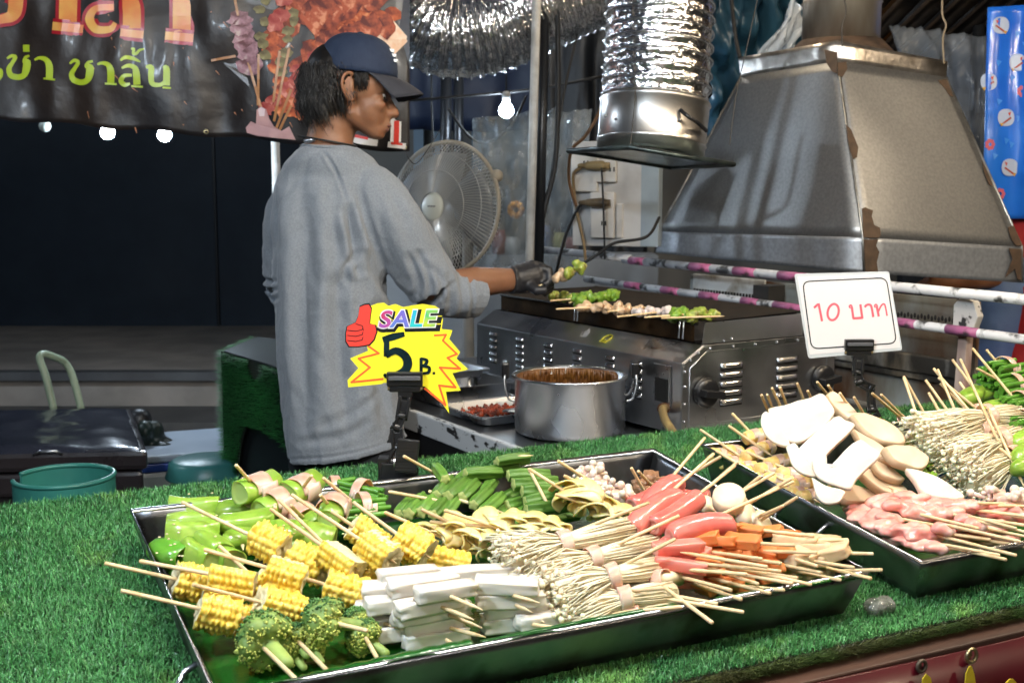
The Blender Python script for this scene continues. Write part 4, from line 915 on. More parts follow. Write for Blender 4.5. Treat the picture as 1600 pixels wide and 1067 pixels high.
# shirt
shirt_m = M('heather_grey_shirt', (.205, .225, .250), (.155, .175, .205), 300, .85, bump=.0006, bscale=500, sheen=.2, detail=6)
b = MB()
rows = [(228, 474, 553, .058), (236, 464, 566, .072), (245, 452, 580, .082), (256, 440, 590, .088), (275, 430, 600, .096), (305, 422, 606, .106), (350, 419, 606, .112), (400, 420, 602, .112), (450, 422, 602, .110), (500, 426, 604, .110), (560, 428, 612, .118), (620, 435, 620, .122), (680, 442, 630, .126), (712, 447, 636, .128)]
pts = []; secs = []
for y, l, r_, dp in rows:
    c_ = H((l + r_) / 2, y, float(np.interp(y, [228, 240, 275], [0., .004, .03]))); k_ = 28; an = np.arange(k_) * 2 * math.pi / k_; w_ = hr((r_ - l) / 2)
    pts.append(c_); secs.append(np.stack([np.sign(np.cos(an)) * np.abs(np.cos(an)) ** .85 * w_, np.sin(an) * dp], 1))
vs = [pts[i] + np.outer(secs[i][:, 0], RT) + np.outer(secs[i][:, 1], Fh) for i in range(len(rows))]
hem = vs[-1].copy(); n_k = len(hem)
for j in range(n_k):
    u_ = proj(hem[j])[0]; hem[j] -= Z1 * hr((721 - 712) - (u_ - 447) * .17)
vs[-1] = hem
fs = []
for i in range(len(vs) - 1):
    for j in range(n_k): k_ = (j + 1) % n_k; fs.append((i * n_k + j, i * n_k + k_, (i + 1) * n_k + k_, (i + 1) * n_k + j))
fs.append(tuple(range(n_k))[::-1]); fs.append(tuple((len(vs) - 1) * n_k + j for j in range(n_k)))
b.add(np.concatenate(vs), fs)
b.cap(H(470, 268, .02), H(574, 290, -.01), hr(24), hr(30), 18)
b.tube(smooth_path([H(540, 290, .01), H(578, 296, .0), H(612, 345, .01), H(646, 405, .04), H(676, 455, .06)], 6), list(np.interp(np.linspace(0, 1, 25), [0, .25, .5, .75, 1], [.038, .056, .066, .064, .060])), 22)
b.tube(smooth_path([H(672, 452, .06), H(700, 466, .09), H(728, 468, .115), H(742, 470, .13)], 5), list(np.interp(np.linspace(0, 1, 16), [0, .4, 1], [.058, .054, .050])), 22)
b.tube(smooth_path([H(480, 285, .04), H(455, 305, .05), H(437, 355, .07), H(430, 410, .09), H(430, 452, .12)], 5), list(np.interp(np.linspace(0, 1, 21), [0, .25, .6, 1], [.038, .047, .050, .045])), 18)
b.tube([H(424, 452, .12), H(440, 478, .20)], [.046, .044], 16)
# folds: (polyline px, width px, depth m) negative = valley
FOLDS = [([(545, 330), (552, 372), (556, 410), (575, 440)], 6, -.012), ([(560, 300), (572, 350), (590, 395), (604, 430)], 5, -.007), ([(535, 345), (548, 395), (560, 425)], 6, .006),
 ([(505, 235), (528, 275), (545, 325)], 2.0, -.0035), ([(560, 395), (540, 420), (552, 452)], 4, -.006), ([(575, 400), (610, 455), (640, 478)], 7, -.008), ([(560, 440), (520, 445), (480, 430)], 9, -.003),
 ([(640, 400), (655, 440), (650, 470)], 4, -.005), ([(655, 395), (672, 440), (668, 475)], 3.5, -.005), ([(670, 415), (690, 440), (688, 480)], 3.5, -.004), ([(700, 432), (706, 470), (700, 500)], 4, -.004),
 ([(718, 432), (724, 470), (716, 505)], 3.5, -.003), ([(600, 330), (630, 400), (645, 440)], 8, .004), ([(610, 300), (640, 360)], 6, -.003),
 ([(470, 280), (478, 400), (470, 520), (478, 640), (480, 710)], 9, -.005), ([(500, 300), (508, 430), (500, 560), (515, 700)], 9, .005), ([(530, 440), (528, 540), (540, 640), (545, 700)], 8, -.006),
 ([(445, 300), (448, 420), (455, 560), (462, 700)], 7, .004), ([(570, 470), (562, 560), (575, 640), (580, 690)], 8, .005), ([(590, 480), (590, 560), (600, 640), (606, 680)], 6, -.005), ([(550, 470), (548, 600)], 5, .003),
 ([(470, 690), (540, 680), (590, 650)], 5, -.003), ([(505, 665), (560, 640), (600, 605)], 5, -.003), ([(428, 300), (430, 360), (420, 420)], 4, -.004), ([(406, 432), (420, 440), (436, 436)], 2.5, -.004), ([(405, 445), (420, 454), (438, 450)], 2.5, -.004), ([(408, 458), (424, 467), (440, 463)], 2.5, -.004),
 ([(735, 432), (740, 470), (733, 508)], 2.0, -.003), ([(450, 718), (520, 713), (580, 700), (625, 683)], 1.6, -.0025), ([(430, 265), (470, 262), (500, 262)], 8, -.002)]
def foldisp(co, no):
    P_ = (co - CAM) @ FW; u = 800 + F_PX * ((co - CAM) @ RT) / P_; w = 533.5 - F_PX * ((co - CAM) @ UP) / P_
    d = np.zeros(len(co)); facing = (no @ Fh) < .15
    for pl_, wd, am in FOLDS:
        wd = wd * 1.35
        pl_ = np.array(smooth_path([V(x, y, 0) for x, y in pl_], 5))[:, :2]; best = np.full(len(co), 1e9); tt = np.zeros(len(co))
        for i in range(len(pl_) - 1):
            a, c_ = pl_[i], pl_[i + 1]; e = c_ - a; t_ = np.clip(((u - a[0]) * e[0] + (w - a[1]) * e[1]) / (e @ e), 0, 1)
            dd_ = np.hypot(u - a[0] - t_ * e[0], w - a[1] - t_ * e[1]); s = dd_ < best; best = np.where(s, dd_, best); tt = np.where(s, (i + t_) / (len(pl_) - 1), tt)
        d += np.where(facing, 1.35 * am * (np.exp(-(best / wd) ** 2) - .45 * np.exp(-((best - wd * 1.9) / wd) ** 2)) * np.sin(np.clip(tt * 1.1 + .05, 0, 1) * math.pi) ** .5, 0)
    nz_ = vnoise(co, 14.) * .0020 - np.maximum(0, .25 - np.abs(vnoise(co * [1, 1, .45], 17.))) * .012 + np.maximum(0, .2 - np.abs(vnoise(co * [1.2, 1.2, .8] + 3., 30.))) * .005
    return co + no * (d + nz_)[:, None]
shirt = organic('shirt', b, shirt_m, man, voxel=.0038, smooth=6, disp=foldisp)
# neckband of the shirt
b = MB(); b.tube([H(514, 230) + RT * hr(40) * math.cos(a) + Fh * (.060 * math.sin(a)) + Z1 * (hr(2) - hr(1) * math.cos(a) + hr(3) * math.sin(a)) for a in np.arange(32) * 2 * math.pi / 32], .0036, 8, closed=True); b.build('neckband', shirt_m, shirt, smooth=True)
# trousers
b = MB(); b.ell(H(543, 672, .03), (hr(80), .104, hr(62)), AX, 22, 14)
for s, o_ in ((-1, .02), (1, -.02)):
    hx = H(538 + s * 32, 700, o_ + .03); kn = V(hx[0], hx[1], .43) + Fh * .02; an = V(hx[0], hx[1], .10); b.cap(hx, kn, .088, .070, 16); b.cap(kn, an, .072, .055, 16)
organic('trousers', b, M('black_trousers', (.008, .009, .012), rough=.8), man, voxel=.01, smooth=4)
for s, o_ in ((-1, .02), (1, -.02)):
    hx = H(535 + s * 40, 690, o_); an = V(hx[0], hx[1], .045); b = MB(); b.cap(an, an + nrm(Fh + RT * .5) * .17, .048, .042, 14); b.box(an + nrm(Fh + RT * .5) * .08 - Z1 * .032, (.09, .27, .02), (nrm(RT - Fh * .5), nrm(Fh + RT * .5), Z1)); organic('shoe', b, M('black_shoe', (.012, .012, .014), rough=.5), man, voxel=.006, smooth=3)
# black glove closed round a stick
b = MB(); w0 = H(803, 447, .172); b.tube([H(797, 447, .168), w0, H(815, 446, .18)], [.0335, .031, .032], 18)
palm = H(832, 443, .195); b.cap(H(814, 446, .18), palm, .034, .038, 18); b.ell(H(842, 443, .20), (.036, .030, .034), AX)
fx = nrm(RT * .9 - Z1 * .2)
for k in range(4):
    o_ = (k - 1.5) * .0155; dz = V(0, 0, 0) - Fh * o_ * .8 + Z1 * o_ * .5
    k0 = H(846, 437, .20) + dz; k1 = H(864 - 2 * abs(k - 1.5), 441, .20) + dz * 1.05; k2 = H(866 - 2 * abs(k - 1.5), 458, .195) + dz; k3 = H(852, 465, .19) + dz
    b.tube([k0, k1, k2, k3], [.0125, .0120, .0105, .0090], 10)
b.tube([H(826, 455, .165), H(842, 464, .15), H(858, 462, .15)], [.013, .012, .009], 10)
glove = organic('glove', b, M('black_nitrile_glove', (.014, .014, .016), (.02, .02, .023), 60, .42, bump=.0012, bscale=120), man, voxel=.0028, smooth=3)
# ================================================================ banner with lettering
BD = 3.0
Bn = nrm(-Fh + RT * .12); BX = nrm(np.cross(Bn, Z1)); BX = BX if BX @ RT > 0 else -BX
B0 = at(330, 100, BD)
def onban(px, py, off=0.): return atp(px, py, B0 + Bn * off, Bn)
def banz(px, py):   # gentle waves of the cloth
    return .020 * mnoise.noise(Vector((px * .010, py * .006, 2.))) + .008 * mnoise.noise(Vector((px * .03, py * .012, 5.)))
bt = thing('banner', onban(330, 200), 'black vinyl food banner with orange and lime Thai lettering and a skewer picture', 'banner')
ban_m = M('black_vinyl', (.010, .010, .013), (.022, .016, .014), 5, .42, coat=.08, bump=.004, bscale=16)
b = MB()
def bfn(u, v):
    x = -260 + 900 * u; yb = 186 + (x / 640.) * 52 if x > 0 else 186; yb += 2.5 * math.sin(x * .045); x2 = x; y = yb + (-160 - yb) * v
    return onban(x2, y, banz(x, y))
b.grid(bfn, 140, 44); b.build('vinyl_sheet', ban_m, bt, smooth=True, solid=.0015)
def flat(polys, off, name, mat, parent, res=2.5):
    """printed shapes: pixel polygons laid on the waving cloth (triangulated finely through ribbons)"""
    b = MB()
    for p in polys: b.add([onban(x, y, banz(x, y) + off) for x, y in p], [tuple(range(len(p)))])
    return b.build(name, mat, parent)
def ribbon(pts, ws, off, b, n=6):
    """calligraphic stroke with varying width (horizontal pen for stems)"""
    P_ = smooth_path([V(x, y, 0) for x, y in pts], n); W_ = np.interp(np.linspace(0, 1, len(P_)), np.linspace(0, 1, len(ws)), ws); L_, R_ = [], []
    for i, p in enumerate(P_):
        d = P_[min(i + 1, len(P_) - 1)] - P_[max(i - 1, 0)]; d = d[:2] / (np.linalg.norm(d[:2]) + 1e-9); n_ = np.array([-d[1], d[0]]) * W_[i] / 2
        a, c_ = p[:2] + n_, p[:2] - n_; L_.append(onban(a[0], a[1], banz(*p[:2]) + off)); R_.append(onban(c_[0], c_[1], banz(*p[:2]) + off))
    k = len(L_); b.add(L_ + R_, [(i, i + 1, i + 1 + k, i + k) for i in range(k - 1)])
lime = M('lime_print', (.42, .56, .03), (.36, .50, .03), 10, .3)
redp = M('crimson_print', (.36, .012, .025), (.30, .010, .02), 10, .3)
orp = M('orange_print', (.62, .16, .06), (.66, .30, .08), 8, .3, col3=(.68, .40, .10), s3=9., t3=(.5, .7))
big = [  # each letter: list of strokes (points, widths)
 [([(-60, -60), (-58, 20), (-40, 34), (5, 30), (22, 20), (25, -10), (25, -60)], [20, 22, 14, 14, 22, 24, 24]), ],
 [([(64, -45), (95, -60), (106, -35), (106, 35)], [8, 14, 28, 28]), ([(82, 41), (130, 46)], [13, 13])],
 [([(150, -5), (168, -14), (195, -12), (205, 10), (206, 45)], [8, 12, 18, 28, 28]), ([(178, 12), (150, 14), (140, 30), (150, 46), (172, 46), (180, 36)], [10, 10, 14, 13, 10, 6]), ([(188, 51), (224, 55)], [12, 12])],
 [([(245, -50), (275, -60), (283, -35), (284, 50)], [8, 14, 28, 28]), ([(258, 56), (302, 60)], [13, 13])]]
small = [
 [([(-6, 108), (1, 110), (2, 118), (-2, 125)], [4, 5, 5, 4]), ],
 [([(11, 92), (18, 88), (24, 90), (19, 99), (14, 108), (17, 118), (28, 121), (37, 118), (41, 108), (42, 98), (37, 97), (40, 90), (46, 88)], [3, 5, 6, 6, 8, 9, 9, 9, 12, 12, 4, 5, 3])],
 [([(36, 76), (46, 76)], [11, 11])],
 [([(54, 94), (62, 91), (72, 94), (77, 104), (77, 123)], [3, 5, 8, 11, 11]), ([(68, 123), (86, 125)], [3, 3])],
 [([(109, 100), (116, 95), (122, 98), (117, 107), (112, 116), (115, 125), (126, 129), (136, 126), (140, 116), (140, 106), (134, 104), (138, 98), (145, 96)], [3, 5, 6, 6, 8, 9, 9, 9, 12, 12, 4, 5, 3])],
 [([(152, 101), (160, 99), (169, 102), (173, 112), (173, 130)], [3, 5, 8, 11, 11]), ([(164, 131), (182, 132)], [3, 3])],
 [([(190, 107), (200, 103), (210, 106), (213, 115), (214, 133)], [3, 6, 8, 11, 11]), ([(206, 118), (194, 119), (189, 127), (195, 133), (203, 131)], [4, 6, 8, 7, 3]), ([(205, 135), (223, 136)], [3, 3])],
 [([(188, 95), (196, 90), (208, 92), (219, 97)], [3, 6, 6, 2])],
 [([(205, 77), (209, 77), (208, 84), (213, 84), (218, 79), (225, 77)], [3, 4, 4, 5, 4, 2])],
 [([(228, 105), (236, 106), (236, 118), (238, 131), (250, 133), (258, 128)], [4, 9, 9, 8, 6, 6]), ([(255, 107), (260, 108), (260, 134)], [4, 10, 11]), ([(254, 137), (267, 138)], [3, 3])]]
for L_ in big:
    b = MB()
    for p, w in L_: ribbon(p, [q + 11 for q in w], .0022, b)
    k = b.build('big_letter_outline', redp, bt, solid=.0006)
    b = MB()
    for p, w in L_: ribbon(p, w, .0034, b)
    b.build('big_letter', orp, k, solid=.0006)
for L_ in small:
    b = MB()
    for p, w in L_: ribbon(p, w, .0024, b)
    b.build('lime_letter', lime, bt, solid=.0006)
# printed picture of skewered meat held in a hand
rr = np.random.default_rng(5)
meat_ms = [M('print_meat_%d' % i, c, c2, 34, .6, col3=c3, s3=40., t3=(.60, .70), sharp=(.42, .58), detail=8) for i, (c, c2, c3) in enumerate((((.10, .010, .006), (.38, .075, .03), (.62, .25, .14)), ((.16, .018, .006), (.48, .10, .03), (.66, .25, .10)), ((.28, .03, .03), (.42, .10, .08), (.6, .25, .2)), ((.10, .08, .04), (.20, .18, .08), (.3, .28, .15)), ((.12, .05, .06), (.35, .2, .25), (.5, .4, .4))))]
dark_p = M('print_dark_brown', (.035, .020, .014), (.015, .010, .010), 20, .3)
def blobpx(cx, cy, rx, ry, n=14, jit=.25):
    return [(cx + rx * math.cos(a) * (1 + rr.uniform(-jit, jit)), cy + ry * math.sin(a) * (1 + rr.uniform(-jit, jit))) for a in np.arange(n) * 2 * math.pi / n]
flat([[(338, -60), (640, -60), (640, 150), (600, 190), (560, 190), (470, 175), (405, 150), (350, 100)]], .0014, 'picture_ground', dark_p, bt)
lay = 0
for (x0, y0, x1, y1, r0_, mi, cnt) in ((545, -40, 465, 150, 24, 0, 9), (505, -60, 430, 60, 22, 0, 7), (590, -50, 520, 70, 28, 1, 9), (610, 20, 560, 60, 18, 1, 5), (420, 60, 445, 165, 15, 1, 6), (470, 110, 420, 170, 13, 2, 5), (460, 20, 440, 110, 9, 3, 7), (375, 30, 395, 100, 20, 4, 6), (410, 0, 412, 90, 10, 3, 6), (490, 90, 480, 150, 18, 2, 4), (480, 170, 460, 180, 10, 1, 3), (640, -40, 500, 20, 30, 0, 9), (600, 40, 500, 70, 20, 0, 6), (445, -40, 430, 40, 16, 2, 5)):
    for k in range(cnt):
        t_ = k / max(1, cnt - 1); lay += 1
        flat([blobpx(x0 + (x1 - x0) * t_ + rr.uniform(-6, 6), y0 + (y1 - y0) * t_ + rr.uniform(-4, 4), r0_ * rr.uniform(.75, 1.15), r0_ * rr.uniform(.6, 1.0))], .0018 + .00008 * lay, 'printed_meat', meat_ms[mi], bt)
flat([[(586, 62), (615, 33), (640, 62), (610, 92)]], .008, 'printed_cube', M('print_pale_orange', (.75, .45, .28), (.8, .6, .45), 70, .3), bt)
for p in (((388, 98), (409, 172)), ((404, 85), (403, 165)), ((452, 75), (428, 190)), ((437, 80), (427, 160)), ((455, 140), (432, 200)), ((455, 165), (436, 205)), ((330, 95), (368, 88)), ((365, -10), (372, 25))):
    b = MB(); ribbon(p, [4, 4], .008, b, 4); b.build('printed_stick', M('print_stick', (.40, .19, .07), (.3, .13, .04), 60, .35), bt)
hand_p = M('print_hand', (.55, .34, .34), (.42, .25, .27), 20, .3)
flat([[(401, 172), (408, 167), (416, 171), (421, 186), (428, 198), (440, 205), (452, 198), (462, 219), (430, 216), (402, 213), (386, 208), (384, 200), (392, 190), (400, 194)]], .0088, 'printed_hand', hand_p, bt)
flat([[(403, 171), (408, 168), (414, 171), (413, 182), (405, 182)]], .0094, 'printed_nail', M('print_nail', (.75, .62, .66), rough=.3), bt)
b = MB()
for k in range(60):
    x, y = rr.uniform(100, 640), rr.uniform(10, 200); l = rr.uniform(2, 12); a = rr.uniform(.6, 1.5)
    if x > 0: ribbon([(x, y), (x + l * math.cos(a), y + l * math.sin(a))], [rr.uniform(.8, 2.5), .3], .0016, b, 2)
b.build('printed_sparks', M('print_spark', (.45, .18, .08), rough=.4), bt)['kind'] = 'stuff'
wht = M('print_white', (.72, .70, .70), rough=.3); rdp = M('print_red', (.60, .03, .015), rough=.3)
b = MB(); ribbon([(619, 190), (618, 222)], [16, 17], .009, b); ribbon([(606, 226), (634, 229)], [9, 9], .0091, b); ribbon([(610, 192), (617, 186)], [9, 9], .0092, b); k = b.build('numeral_outline', wht, bt)
b = MB(); ribbon([(620, 189), (619, 224)], [8, 8], .0104, b); ribbon([(611, 224), (629, 226)], [3, 3], .0105, b); b.build('numeral', rdp, k)
b = MB(); ribbon([(548, 214), (560, 219), (590, 224)], [12, 12, 10], .009, b); k = b.build('letter_outline', wht, bt); b = MB(); ribbon([(548, 211), (575, 217)], [5, 4], .0104, b); b.build('letter', rdp, k)
for q in ((632, 231), (322, 206)):
    c_ = onban(*q, banz(*q) + .003); b = MB(); b.tube([c_ + BX * .005 * math.cos(a) + Z1 * .005 * math.sin(a) for a in np.arange(12) * math.pi / 6], .0018, 6, closed=True); b.build('eyelet', M('brass'), bt, smooth=True)
cable([onban(632, 231, .004), at(640, 250, 3.02), at(655, 252, 3.1), at(690, 200, 3.3)], .0012, 'thin tie wire at the lower right eyelet of the banner')
b = MB(); b.tube([at(-300, 92, 3.06) * 1 + Z1 * 0 + Z1 * .30, at(660, -75, 3.06)], .012, 10); tag(b.build('banner_pole', dm, smooth=True), 'dark pole that the black banner hangs from', 'pole')
cable([at(-200, 160, 4.3), at(70, 168, 4.3), at(168, 178, 4.3), at(257, 180, 4.3), at(420, 172, 4.3), at(790, 145, 4.4), at(940, 120, 4.4)], .005, 'black cord that the lit bulbs hang from', rubber, 'bulb_cord', 'cord')
for k in range(0):
    pass

# ================================================================ sale sign on its clip
SD = 1.545
Sn = nrm(V(CAM[0], CAM[1], 0) - V(*(at(630, 560, SD) * [1, 1, 0]))); Sn = nrm(Sn + Z1 * .05); 
S0 = at(630, 560, SD)
def ons(px, py, off=0.): return atp(px, py, S0 + Sn * off, Sn)
def clip_stand(name, label, jaw, base, chain, dpt, sc=1.0):
    """jaw: pixel centre of the top clip; base: pixel centre of the foot clip; chain: pixels of the joints"""
    t = thing(name, at(*base, dpt), label, 'sign clip', 'black clip stands for the price signs')
    ax = (RT, nrm(np.cross(Z1, RT)), Z1); s = sc * dpt / F_PX
    jc = at(*jaw, dpt)
    b = MB(); b.box(jc - ax[1] * .004 + Z1 * 6 * s, (56 * s, .010, 22 * s), ax); b.build('jaw', black_pl, t, bevel=.0015)
    b = MB(); b.box(jc - ax[1] * .0105 + Z1 * 8 * s, (50 * s, .003, 7 * s), ax); b.build('jaw_plate', M('grey_gloss_plastic', (.10, .10, .11), rough=.2), t, bevel=.001)
    for sx in (-1, 1):
        b = MB(); b.lathe([(3.6 * s, -4 * s), (3.6 * s, 4 * s)], jc + RT * sx * 23 * s - Z1 * 9 * s - ax[1] * .003, RT, 12); b.build('pivot', M('dull_brass_pin', (.25, .19, .10), rough=.4, metal=.7), t)
    b = MB(); b.box(jc - Z1 * 10 * s, (48 * s, .014, 9 * s), ax); b.box(jc - Z1 * 17 * s, (22 * s, .013, 12 * s), ax); b.build('jaw_grip', black_pl, t, bevel=.001)
    for i in range(len(chain) - 1):
        a, c_ = at(*chain[i], dpt), at(*chain[i + 1], dpt); d = c_ - a; L_ = np.linalg.norm(d); dx, sx_, ux = basis(d, ax[1]); w = (13 if i % 2 else 17) * s
        b = MB(); b.box((a + c_) / 2 + sx_ * w * .42, (L_ * .92, w * .28, w), (dx, sx_, ux)); b.box((a + c_) / 2 - sx_ * w * .42, (L_ * .92, w * .28, w), (dx, sx_, ux)); b.box((a + c_) / 2, (L_ * .55, w * .8, w * .55), (dx, sx_, ux)); b.build('link', black_pl, t, bevel=.0008)
        b = MB(); b.lathe([(6 * s, -9.5 * s), (6.5 * s, -8 * s), (6.5 * s, 8 * s), (6 * s, 9.5 * s)], c_, sx_, 14); b.build('joint', black_pl, t, angle=40)
    return t, ax, s
st_, ax, s = clip_stand('clip_stand', 'black jointed clip stand clamped to the left tray, holding the yellow sale sign', (633, 597), (622, 745), [(633, 618), (628, 650), (620, 668), (622, 700), (612, 722)], SD)
fb = T(628, 755, .05); dz = 0
q0 = at(620, 745, SD - .01)
b = MB(); b.box(q0 + RT * 3 * s - Z1 * 2 * s, (58 * s, .006, 42 * s), (nrm(RT - Z1 * .12), ax[1], nrm(Z1 + RT * .12))); b.build('foot_jaw', black_pl, st_, bevel=.001)
b = MB(); b.box(at(636, 712, SD - .03), (34 * s, .006, 52 * s), (nrm(RT - Z1 * .12), ax[1], nrm(Z1 + RT * .12))); b.build('squeeze_lever', M('ribbed_black_plastic', (.014, .014, .016), rough=.3, bump=.001, bscale=300, stretch=(.05, .05, 1)), st_, bevel=.0015)
b = MB(); b.lathe([(.008, -.012), (.008, .012)], at(630, 722, SD - .022), RT, 16); b.build('spring', steel, st_)
b = MB(); b.box(at(600, 735, SD + .0), (16 * s, .020, 44 * s), ax); b.build('side_cheek', black_pl, st_, bevel=.001)
sign_m = M('yellow_card', (.88, .80, .03), (.86, .76, .03), 8, .38, bump=.0004, bscale=12)
out_ = [(573, 480), (590, 474), (600, 473), (607, 478), (618, 475), (630, 480), (645, 477), (660, 475), (680, 478), (689, 484), (692, 500), (690, 514), (707, 516), (702, 530), (719, 550), (713, 560), (732, 577), (707, 583), (720, 610), (697, 612), (702, 646), (685, 622), (664, 604), (640, 600), (600, 598), (596, 600), (544, 605), (543, 594), (560, 575), (547, 560), (575, 548), (573, 540), (560, 543), (555, 520)]
sg = thing('sale_sign', ons(630, 600), 'yellow starburst card reading SALE 5 B. with a red thumbs up', 'sign')
def card(pts, th, off, name, mat, parent, on=ons, n_=None):
    b = MB(); A = [on(x, y, off) for x, y in pts]; B_ = [on(x, y, off + th) for x, y in pts]; m = len(pts)
    b.add(A + B_, [tuple(range(m))[::-1], tuple(range(m, 2 * m))] + [(i, (i + 1) % m, (i + 1) % m + m, i + m) for i in range(m)]); return b.build(name, mat, parent)
card(out_, .0015, 0, 'card', sign_m, sg)
redo = M('orange_red_print', (.75, .12, .03), rough=.4); blk = M('ink_black', (.008, .010, .012), rough=.35)
def stroke(on, pts, w, off, b, closed=False):
    n = len(pts)
    for i in range(n if closed else n - 1):
        p, q = np.array(pts[i], float), np.array(pts[(i + 1) % n], float); d = (q - p) / (np.linalg.norm(q - p) + 1e-9); nn = np.array([-d[1], d[0]]) * w / 2; p2, q2 = p - d * w * .35, q + d * w * .35
        b.add([on(*(p2 + nn), off + i * .00002), on(*(q2 + nn), off + i * .00002), on(*(q2 - nn), off + i * .00002), on(*(p2 - nn), off + i * .00002)], [(0, 1, 2, 3)])
for pts in ([(576, 541), (592, 552), (560, 560), (578, 574), (549, 597), (598, 592)], [(679, 524), (697, 523), (692, 532), (714, 553), (699, 559), (719, 576), (687, 574), (712, 605), (686, 602), (696, 633), (664, 607)]):
    b = MB(); stroke(ons, pts, 3.0, .0018, b); b.build('red_zigzag', redo, sg)
# word SALE in slanted rainbow letters with black shadow
def letters(on, body, cx, cy, hpx, wpx, off, mats, shadow=None, parent=None, bold=.06, slant=0.0, name='letter', tilt=0.0, rows=1):
    """each character its own mesh, fitted so that the word spans wpx x hpx"""
    chars = []; v_, f_ = text_mesh(body, 1.0, 0, bold); lo, hi = v_.min(0), v_.max(0); adv = (hi[0] - lo[0])
    x = 0
    import itertools
    b_all = []
    for sgm in body:
        pass
    parts_ = split_islands(v_, f_)
    parts_.sort(key=lambda q: q[0][:, 0].mean())
    for i, (vv, ff) in enumerate(parts_):
        X_ = (vv[:, 0] - (lo[0] + hi[0]) / 2) / (hi[0] - lo[0]) * wpx; Y_ = (vv[:, 1] - (lo[1] + hi[1]) / 2) / (hi[1] - lo[1]) * hpx
        px = cx + X_ + slant * Y_; py = cy - Y_ + tilt * X_
        b = MB(); b.add([on(a, c_, off) for a, c_ in zip(px, py)], ff)
        o = b.build(name, mats[i % len(mats)], parent)
    return parts_
def split_islands(v, f):
    par = list(range(len(v)))
    def fd(a):
        while par[a] != a: par[a] = par[par[a]]; a = par[a]
        return a
    # merge coincident vertices first
    key = {}; 
    for i, p in enumerate(v):
        k = (round(p[0], 5), round(p[1], 5))
        if k in key: par[fd(i)] = fd(key[k])
        else: key[k] = i
    for q in f:
        for a in q[1:]: par[fd(a)] = fd(q[0])
    g = {}
    for q in f: g.setdefault(fd(q[0]), []).append(q)
    out = []
    for k, fs in g.items():
        ids = sorted({i for q in fs for i in q}); mp = {i: n for n, i in enumerate(ids)}; out.append((v[ids], [tuple(mp[i] for i in q) for q in fs]))
    return out
rain = [M('rainbow_red', (.55, .03, .06), (.35, .08, .40), 40, .4), M('rainbow_violet', (.22, .08, .45), (.10, .20, .60), 40, .4), M('rainbow_blue', (.02, .35, .60), (.03, .5, .5), 40, .4), M('rainbow_green', (.03, .45, .18), (.45, .60, .04), 40, .4)]
letters(ons, 'SALE', 641, 501, 36, 100, .0017, [blk], parent=sg, bold=.085, slant=.22, name='letter_shadow', tilt=-.02)
letters(ons, 'SALE', 638, 498, 31, 92, .0021, [wht], parent=sg, bold=.055, slant=.22, name='letter_outline', tilt=-.02)
letters(ons, 'SALE', 638, 498, 27, 88, .0024, rain, parent=sg, bold=.022, slant=.22, name='rainbow_letter', tilt=-.02)
thumb = [(569, 477), (576, 476), (580, 483), (578, 497), (577, 506), (586, 508), (588, 518), (584, 530), (577, 538), (560, 541), (546, 541), (541, 533), (541, 520), (543, 510), (556, 504), (560, 494), (562, 480)]
cx, cy = 563, 513
card([(cx + (x - cx) * 1.08, cy + (y - cy) * 1.07) for x, y in thumb], .0004, .0018, 'thumb_outline', blk, sg); th = card(thumb, .0004, .0024, 'thumb', M('thumb_red', (.75, .05, .035), rough=.4), sg)
b = MB()
for y in (516, 524, 532): stroke(ons, [(543, y), (556, y + 1.5), (566, y - 1), (567, y - 5)], 1.3, .0030, b)
stroke(ons, [(556, 506), (566, 509), (568, 516)], 1.3, .0030, b); b.build('finger_line', blk, th)
b = MB()
def brush(on, pts, ws, off, b, n=6):
    P_ = smooth_path([V(x, y, 0) for x, y in pts], n); W_ = np.interp(np.linspace(0, 1, len(P_)), np.linspace(0, 1, len(ws)), ws); A, B_ = [], []
    for i, p in enumerate(P_):
        d = P_[min(i + 1, len(P_) - 1)] - P_[max(i - 1, 0)]; d = d[:2] / (np.linalg.norm(d[:2]) + 1e-9); nn = np.array([-d[1], d[0]]) * W_[i] / 2; A.append(on(*(p[:2] + nn), off)); B_.append(on(*(p[:2] - nn), off))
    k = len(A); b.add(A + B_, [(i, i + 1, i + 1 + k, i + k) for i in range(k - 1)])
ink = M('dark_green_marker', (.006, .022, .028), (.003, .010, .012), 60, .25)
brush(ons, [(598, 531), (615, 526), (632, 522)], [9, 11, 7], .0020, b); brush(ons, [(604, 530), (604, 545), (603, 557)], [8, 9, 7], .0022, b); brush(ons, [(603, 556), (618, 548), (633, 556), (637, 570), (628, 582), (606, 588), (600, 584)], [8, 11, 13, 14, 12, 8, 3], .0024, b); b.build('numeral', ink, sg)
b = MB(); brush(ons, [(658, 559), (658, 583)], [5, 5], .0020, b); brush(ons, [(657, 560), (667, 563), (664, 570), (657, 571)], [4, 5, 5, 3], .0022, b); brush(ons, [(657, 571), (670, 574), (669, 582), (657, 583)], [4, 5, 5, 3], .0024, b); brush(ons, [(676, 583), (680, 583)], [4, 4], .0020, b); b.build('letter', ink, sg)

